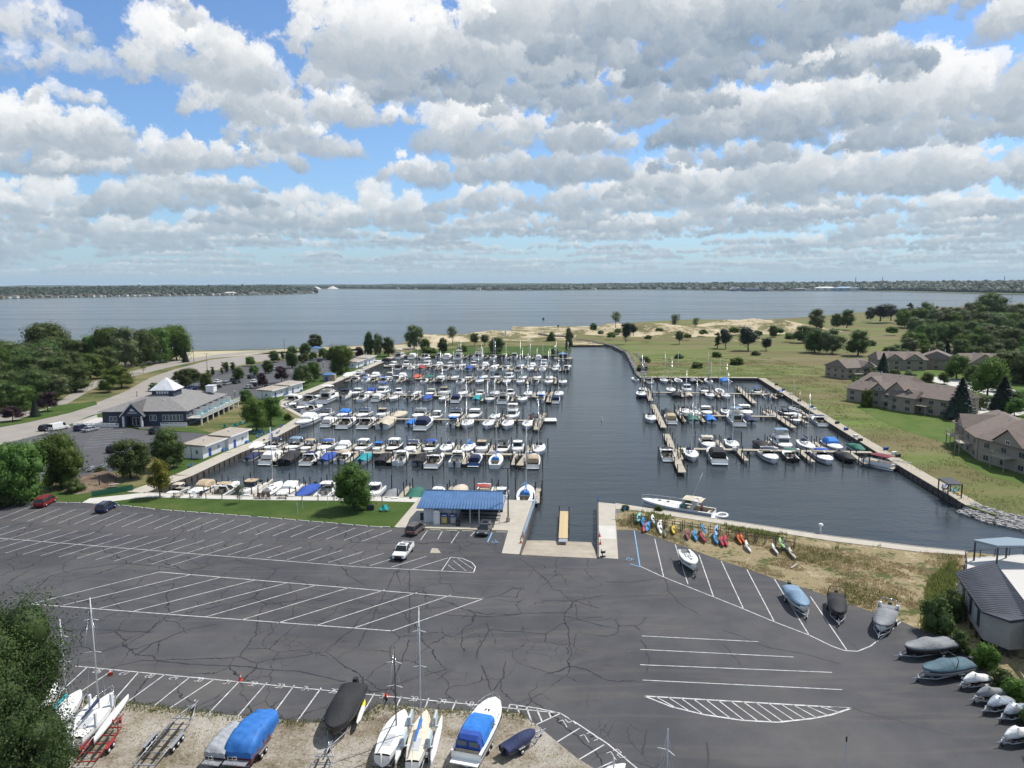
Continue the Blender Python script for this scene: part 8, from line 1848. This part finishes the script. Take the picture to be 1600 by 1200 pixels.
wl_l=lambda x: float(np.interp(x,[-200,0,100,300,400,490],[469,467,465,462,461,458.5])); tl_l=lambda x: float(np.interp(x,[-200,0,60,100,230,300,400,440,480,492],[448,447.5,448,448,446.5,446.5,445.5,445.5,448,455]))
wl_c=lambda x: float(np.interp(x,[480,560,620,800,1000,1200,1400,1700],[451.5,451.8,452.3,454,452.5,454.5,454.5,455])); tl_c=lambda x: float(np.interp(x,[480,600,800,900,1000,1200,1400,1700],[447.5,446,445,443.5,441.5,440,438.5,437]))
wl_r=lambda x: float(np.interp(x,[1345,1360,1420,1500,1560,1620,1800],[453.5,454.5,456,458,459.5,461,464])); tl_r=lambda x: float(np.interp(x,[1345,1360,1400,1500,1600,1800],[449,444,441,440,438,436]))
def shore_land(name,px0,px1,wl,depth,m,z=.2):
    pts=[P(x,wl(x)+.25,WZ) for x in np.linspace(px0,px1,24)]; back=[(x*(1+depth),y*(1+depth)) for x,y in pts[::-1]]
    MBx=MB().prism(pts+back,-4,z); struct(name,MBx,m)
shore_land('west_far_shore',-260,493,wl_l,1.2,M_FARG); shore_land('north_far_shore',470,1720,wl_c,.7,M_FARG); shore_land('east_far_shore',1345,1860,wl_r,1.0,M_FARG)
far_wood('western_far_wood',-230,490,wl_l,tl_l,9,3.2,M_FARW,31)
far_wood('northern_far_wood',480,1720,wl_c,tl_c,6,2.6,M_FARW,32,rad=(7,11))
far_wood('eastern_far_wood',1348,1850,wl_r,tl_r,10,3.4,M_FARW,33)
# low ridge behind everything
ridge=MB(); pts=[]
for x in np.linspace(-500,2100,90):
    X,Y=P(x,hz(x)+4.2,0); k=10400/Y; X*=k; Y=10400; top=CAM_H+(8+fr.uniform(-6,6)) ; pts.append((X,Y,top))
ridge.loft([[(x,y,-4) for x,y,z in pts],[(x,y+150,z) for x,y,z in pts],[(x,y+900,-4) for x,y,z in pts]],smooth=True); struct('far_hills',ridge,mat('far_hill_woods',(.035,.055,.03),.95,var=.3,vs=.004))
M_HW=mat('far_white_wall',(.62,.62,.60),.8); M_HG=mat('far_grey_wall',(.22,.22,.22),.8); M_HT=mat('far_tan_wall',(.30,.25,.20),.8); M_HB=mat('far_blue_wall',(.25,.36,.50),.8); M_HR=mat('far_grey_roof',(.16,.15,.15),.9); M_HR2=mat('far_brown_roof',(.14,.09,.07),.9)
n=0
def far_house(px,wl,off,w,h,wm,rm,label,group,d=12):
    X,Y=P(px,wl(px)-off,WZ); t=thing('far_house',label,'house',(X,Y,.2),fr.uniform(-.4,.4),group); MB().box(0,0,0,w,d,h).build('wall',wm,t); m=MB(); hip(m,-w/2,w/2,-d/2,d/2,h+.02,h*.45,.6); m.build('roof',rm,t)
    for k in range(3): MB().box(-w/3+k*w/3,-d/2-.05,h*.35,w*.14,.12,h*.32).build('window',M_GLASS,t)
LK=[(M_HW,'white'),(M_HG,'grey'),(M_HT,'tan'),(M_HW,'pale')]
x=-60
while x<486:
    x+=fr.uniform(6,13); n+=1; c,cn=fr.choice(LK); w=fr.uniform(12,26)
    far_house(x,wl_l,-.05,w,fr.uniform(4.5,8),c,fr.choice((M_HR,M_HR2)),f'{cn} house on the western far shore, {ORD[min(n-1,58)]} along the waterline','houses on the western far shore')
far_house(360,wl_l,.1,46,9,M_HW,M_HW,'long white hall on the western far shore near its point','larger far buildings',18); far_house(395,wl_l,.1,30,9,M_HW,M_HR,'second white hall, closer to the western point','larger far buildings',18)
x=600; n=0
while x<1340:
    x+=fr.uniform(12,32); n+=1; c,cn=fr.choice(LK[1:3]+LK[:1]); w=fr.uniform(15,42)
    far_house(x,wl_c,.02,w,fr.uniform(6,14),c,fr.choice((M_HR,M_HR2)),f'{cn} building on the northern far shore, {ORD[min(n-1,58)]} along the waterline','buildings on the northern far shore',30)
for px,w,h,c,ds in ((1289,110,14,M_HW,'long white-roofed marina shed on the north shore'),(1321,120,14,M_HB,'long pale blue marina shed on the north shore'),(1250,60,10,M_HG,'grey quay sheds on the north shore')): far_house(px,wl_c,.05,w,h,c,c,ds,'larger far buildings',60)
for px,r,ds in ((494,45,'pale conical stockpile nearer the western point'),(520,50,'pale conical stockpile, farther along the north shore'),(657,26,'small white domed store on the north shore')):
    X,Y=P(px,451.6,WZ); t=put('stockpile',MB().cyl(0,0,0,r*.55,r*1.3,r*.1,14).mesh('stockpile',mat('pale_stone',(.55,.50,.46),.9,var=.1,vs=.05)),None,(X,Y,.2),label=ds,cat='stockpile')
X,Y=P(1180,454.6,WZ); t=thing('ship','long grey ship moored before the north shore wood','ship',(X,Y,WZ),0); m=MB(); m.prism([(-75,-9),(60,-9),(78,0),(60,9),(-75,9)],0,9); m.build('hull',mat('ship_hull',(.10,.12,.15),.6),t); MB().box(-20,0,9,70,12,8).build('superstructure',M_HW,t); MB().box(10,0,17,20,10,6).build('bridge',M_HW,t); m=MB(); m.tube((-10,0,20),(-10,0,38),.8,5); m.tube((-45,0,17),(-45,0,30),.8,5); m.build('mast',M_POST,t)
X,Y=P(1146,454.4,WZ); t=thing('ferry','grey and white vessel behind the long grey ship','ship',(X,Y,WZ),.2); MB().prism([(-35,-8),(28,-8),(40,0),(28,8),(-35,8)],0,8).build('hull',mat('ship_hull',(.10,.12,.15),.6),t); m=MB(); m.add([(-25,-5,8),(20,-5,8),(0,-5,24),(-25,5,8),(20,5,8),(0,5,24)],[(0,1,2),(3,5,4),(0,3,4,1),(1,4,5,2),(2,5,3,0)]); m.build('superstructure',M_HW,t)
for px,py,ds in ((1336,432.5,'thin radio mast over the north shore, first'),(1378,432.5,'thin radio mast over the north shore, second'),(1568,431.5,'thin radio mast over the east shore')):
    X,Y=P(px,wl_c(px)-1.3,WZ); zt=CAM_H+(hz(px)-py)/F_PX*Y; t=thing('radio_mast',ds,'mast',(X,Y,0)); MB().cyl(0,0,0,zt,2.2,1.2,5).build('mast',M_POST,t); MB().box(0,0,zt*.8,8,2,1.2).build('antenna_arm',M_POST,t)
X,Y=P(219,459.5,WZ); zt=CAM_H-(443.5-hz(219))/F_PX*Y; t=thing('water_tower','pale water tower just above the western far wood','water tower',(X,Y,0)); MB().cyl(0,0,0,zt-6,2,2,6).build('column',M_HW,t); MB().ball((0,0,zt-3),(9,9,5)).build('tank',M_HW,t)
for px,py,s,ds in ((849,499,1.0,'small dark motorboat far out on the lake'),(1101,457,3.2,'small white sailboat far out near the north shore')):
    X,Y=P(px,py,WZ); t=thing('distant_boat',ds,'boat',(X,Y,WZ),1.4); MB().prism([(-3*s,-1*s),(2.5*s,-1*s),(4*s,0),(2.5*s,1*s),(-3*s,1*s)],0,1.0*s).build('hull',M_POST if s==1 else M_GEL,t); MB().box(-.5*s,0,1.0*s,2.4*s,1.4*s,1.0*s).build('cabin',M_POST if s==1 else M_GEL,t)
# pale meadow on the east far shore
struct('far_meadow',MB().prism([P(1558,wl_r(1558)-.3,WZ),P(1700,wl_r(1700)-.3,WZ),P(1700,449,0),P(1548,451,0)],-1,1.2),mat('far_meadow_grass',(.22,.24,.10),.95,var=.2,vs=.01))
# ------------------------------------------------------------------ rocks along the channel
def rocks(name,pts,wid,n,size,seed,m,z0=-1.2,z1=.2):
    rs=random.Random(seed); b=MB(); P_=[P(*p) for p in pts]; seg=[math.hypot(c[0]-a[0],c[1]-a[1]) for a,c in zip(P_,P_[1:])]
    for i in range(n):
        k=rs.choices(range(len(seg)),seg)[0]; f=rs.random(); a,c=P_[k],P_[k+1]; x=a[0]+(c[0]-a[0])*f; y=a[1]+(c[1]-a[1])*f; L=seg[k]; nx,ny=(c[1]-a[1])/L,-(c[0]-a[0])/L; q=rs.uniform(-wid/2,wid/2)
        s=size*rs.uniform(.5,1.4); b.ball((x+nx*q,y+ny*q,z1+(z0-z1)*(.5+q/wid)*1.0),(s*rs.uniform(.7,1.2),s*rs.uniform(.7,1.2),s*rs.uniform(.5,.8)),nu=5,nv=3,jit=.22,rr=rs)
    for i in range(len(b.sm)): b.sm[i]=False
    b.build(name,m,kind='stuff')
M_ROCK=mat('pale_riprap',(.27,.25,.23),.9,var=.4,vs=.8)
rocks('channel_rocks',[(1003,588),(992,566),(983,551),(960,540),(925,533),(897,530)],4.5,900,.75,1,M_ROCK); rocks('breakwater_rocks',[(900,526.5),(880,525.5),(862,524.5),(845,522)],6,260,1.1,2,M_ROCK,-1.3,.6)
rocks('shore_rocks',[(1508,789),(1530,797),(1560,806),(1600,814),(1700,846)],4.0,900,.42,3,mat('grey_riprap',(.32,.31,.30),.9,var=.4,vs=1.2)); rocks('marsh_edge_rocks',[(1003,588),(1010,575),(1002,560),(992,552)],3,140,.6,4,M_ROCK,.2,.2)
# ------------------------------------------------------------------ grass tufts
def tufts(name,poly,n,h,seed,m,blades=5,clump=.0,spread=.25):
    rs=np.random.default_rng(seed); q=np.array([P(*p) for p in poly]); x0,y0=q.min(0); x1,y1=q.max(0)
    X=rs.uniform(x0,x1,n*3); Y=rs.uniform(y0,y1,n*3); ins=np.zeros(len(X),bool); j=len(q)-1
    for i in range(len(q)):
        xi,yi=q[i]; xj,yj=q[j]; c=((yi>Y)!=(yj>Y))&(X<(xj-xi)*(Y-yi)/(yj-yi+1e-12)+xi); ins^=c; j=i
    X,Y=X[ins],Y[ins]
    if clump:
        v=np.sin(X*.31+1.3*np.sin(Y*.17))+np.sin(Y*.43+1.7*np.sin(X*.23))+.6*np.sin(X*1.1+Y*.9); k=v>clump; X,Y=X[k],Y[k]
    X,Y=X[:n],Y[:n]; n=len(X)
    bx=np.repeat(X,blades)+rs.normal(0,spread,n*blades); by=np.repeat(Y,blades)+rs.normal(0,spread,n*blades); a=rs.uniform(0,6.28,n*blades); hh=h*rs.uniform(.4,1.2,n*blades); w=hh*.16+.02; lx=rs.normal(0,.3,n*blades)*hh; ly=rs.normal(0,.3,n*blades)*hh
    V=np.zeros((n*blades,3,3)); V[:,0]=np.stack([bx-np.cos(a)*w,by-np.sin(a)*w,np.zeros_like(bx)],1); V[:,1]=np.stack([bx+np.cos(a)*w,by+np.sin(a)*w,np.zeros_like(bx)],1); V[:,2]=np.stack([bx+lx,by+ly,hh],1)
    V=V.reshape(-1,3); N_=len(V)//3; me=bpy.data.meshes.new(name); me.vertices.add(len(V)); me.vertices.foreach_set('co',V.astype(np.float32).ravel()); me.loops.add(len(V)); me.loops.foreach_set('vertex_index',np.arange(len(V),dtype=np.int32)); me.polygons.add(N_); me.polygons.foreach_set('loop_start',np.arange(0,len(V),3,dtype=np.int32)); me.polygons.foreach_set('loop_total',np.full(N_,3,np.int32)); me.materials.append(m); me.update(calc_edges=True); put(name,me,kind='stuff',loc=(0,0,.03))
M_TG=leafmat('green_grass_blades',(.13,.15,.045),(.24,.26,.08),.2,.45); M_TD=leafmat('dry_grass_blades',(.34,.27,.14),(.52,.44,.26),.2,.45); M_TM=leafmat('marsh_grass_blades',(.14,.165,.05),(.26,.25,.10),.05,.45)
KG=[(965,792),(1100,816),(1300,846),(1440,863),(1505,868),(1480,960),(1440,982),(1405,968),(1326,943),(1280,926),(1210,903),(1167,888),(1127,875),(1052,847),(992,827),(966,822)]
tufts('dry_grass',KG,7000,.30,1,M_TD,5,-.2); tufts('green_grass',KG,3000,.40,2,M_TG,5,.9)
tufts('seawall_weeds',[(985,797),(1100,816),(1300,847),(1435,863),(1435,872),(1300,857),(1100,824),(985,806)],1800,.6,3,M_TG,5,-.4)
tufts('fence_weeds',[(1455,905),(1490,880),(1492,950),(1475,985),(1440,985)],1600,.8,4,M_TG,5)
tufts('gravel_edge_weeds',[(60,1083),(180,1095),(281,1107),(370,1117),(466,1126),(564,1120),(592,1100),(696,1108),(811,1113),(836,1130),(815,1124),(700,1118),(600,1112),(570,1130),(466,1134),(370,1125),(180,1108),(60,1094)],1500,.22,5,M_TG,5)
tufts('gravel_ground_weeds',GRAV,2600,.16,6,M_TD,5,.3)
tufts('marsh_grass',[(1010,588),(1185,588),(1290,650),(1410,725),(1520,788),(1600,806),(1600,760),(1545,748),(1500,722),(1470,692),(1380,662),(1320,620),(1330,585),(1200,560),(1000,560)],9000,.38,7,M_TM,4,-.2,.6)
# gravel stones and scattered pebbles
rs_=random.Random(9); b=MB()
gp=[P(*p) for p in GRAV if p[1]<1250 or True]
for i in range(1500):
    px=rs_.uniform(60,950); py=rs_.uniform(1105,1200); 
    if py<np.interp(px,[60,281,466,545,592,696,811,836,900,950],[1086,1110,1129,1130,1103,1112,1117,1133,1186,1217]): continue
    x,y=P(px,py,.035); s=rs_.uniform(.02,.06); b.ball((x,y,.04),(s*1.3,s,s*.7),nu=5,nv=3,jit=.2,rr=rs_)
b.build('gravel_stones',mat('gravel_stone',(.16,.14,.12),.9,var=.5,vs=3),kind='stuff')
# ------------------------------------------------------------------ air
hm=bpy.data.materials.new('haze_air'); hm.use_nodes=True; ht=hm.node_tree; ht.nodes.remove(ht.nodes['Principled BSDF']); pv=ht.nodes.new('ShaderNodeVolumePrincipled'); pv.inputs['Color'].default_value=(.70,.85,1.0,1); pv.inputs['Density'].default_value=3.0e-5; ht.links.new(pv.outputs[0],ht.nodes['Material Output'].inputs['Volume'])
hb_=MB().box(0,6500,-5.5,36000,23000,95.0); hb_.build('haze',hm,kind='stuff')
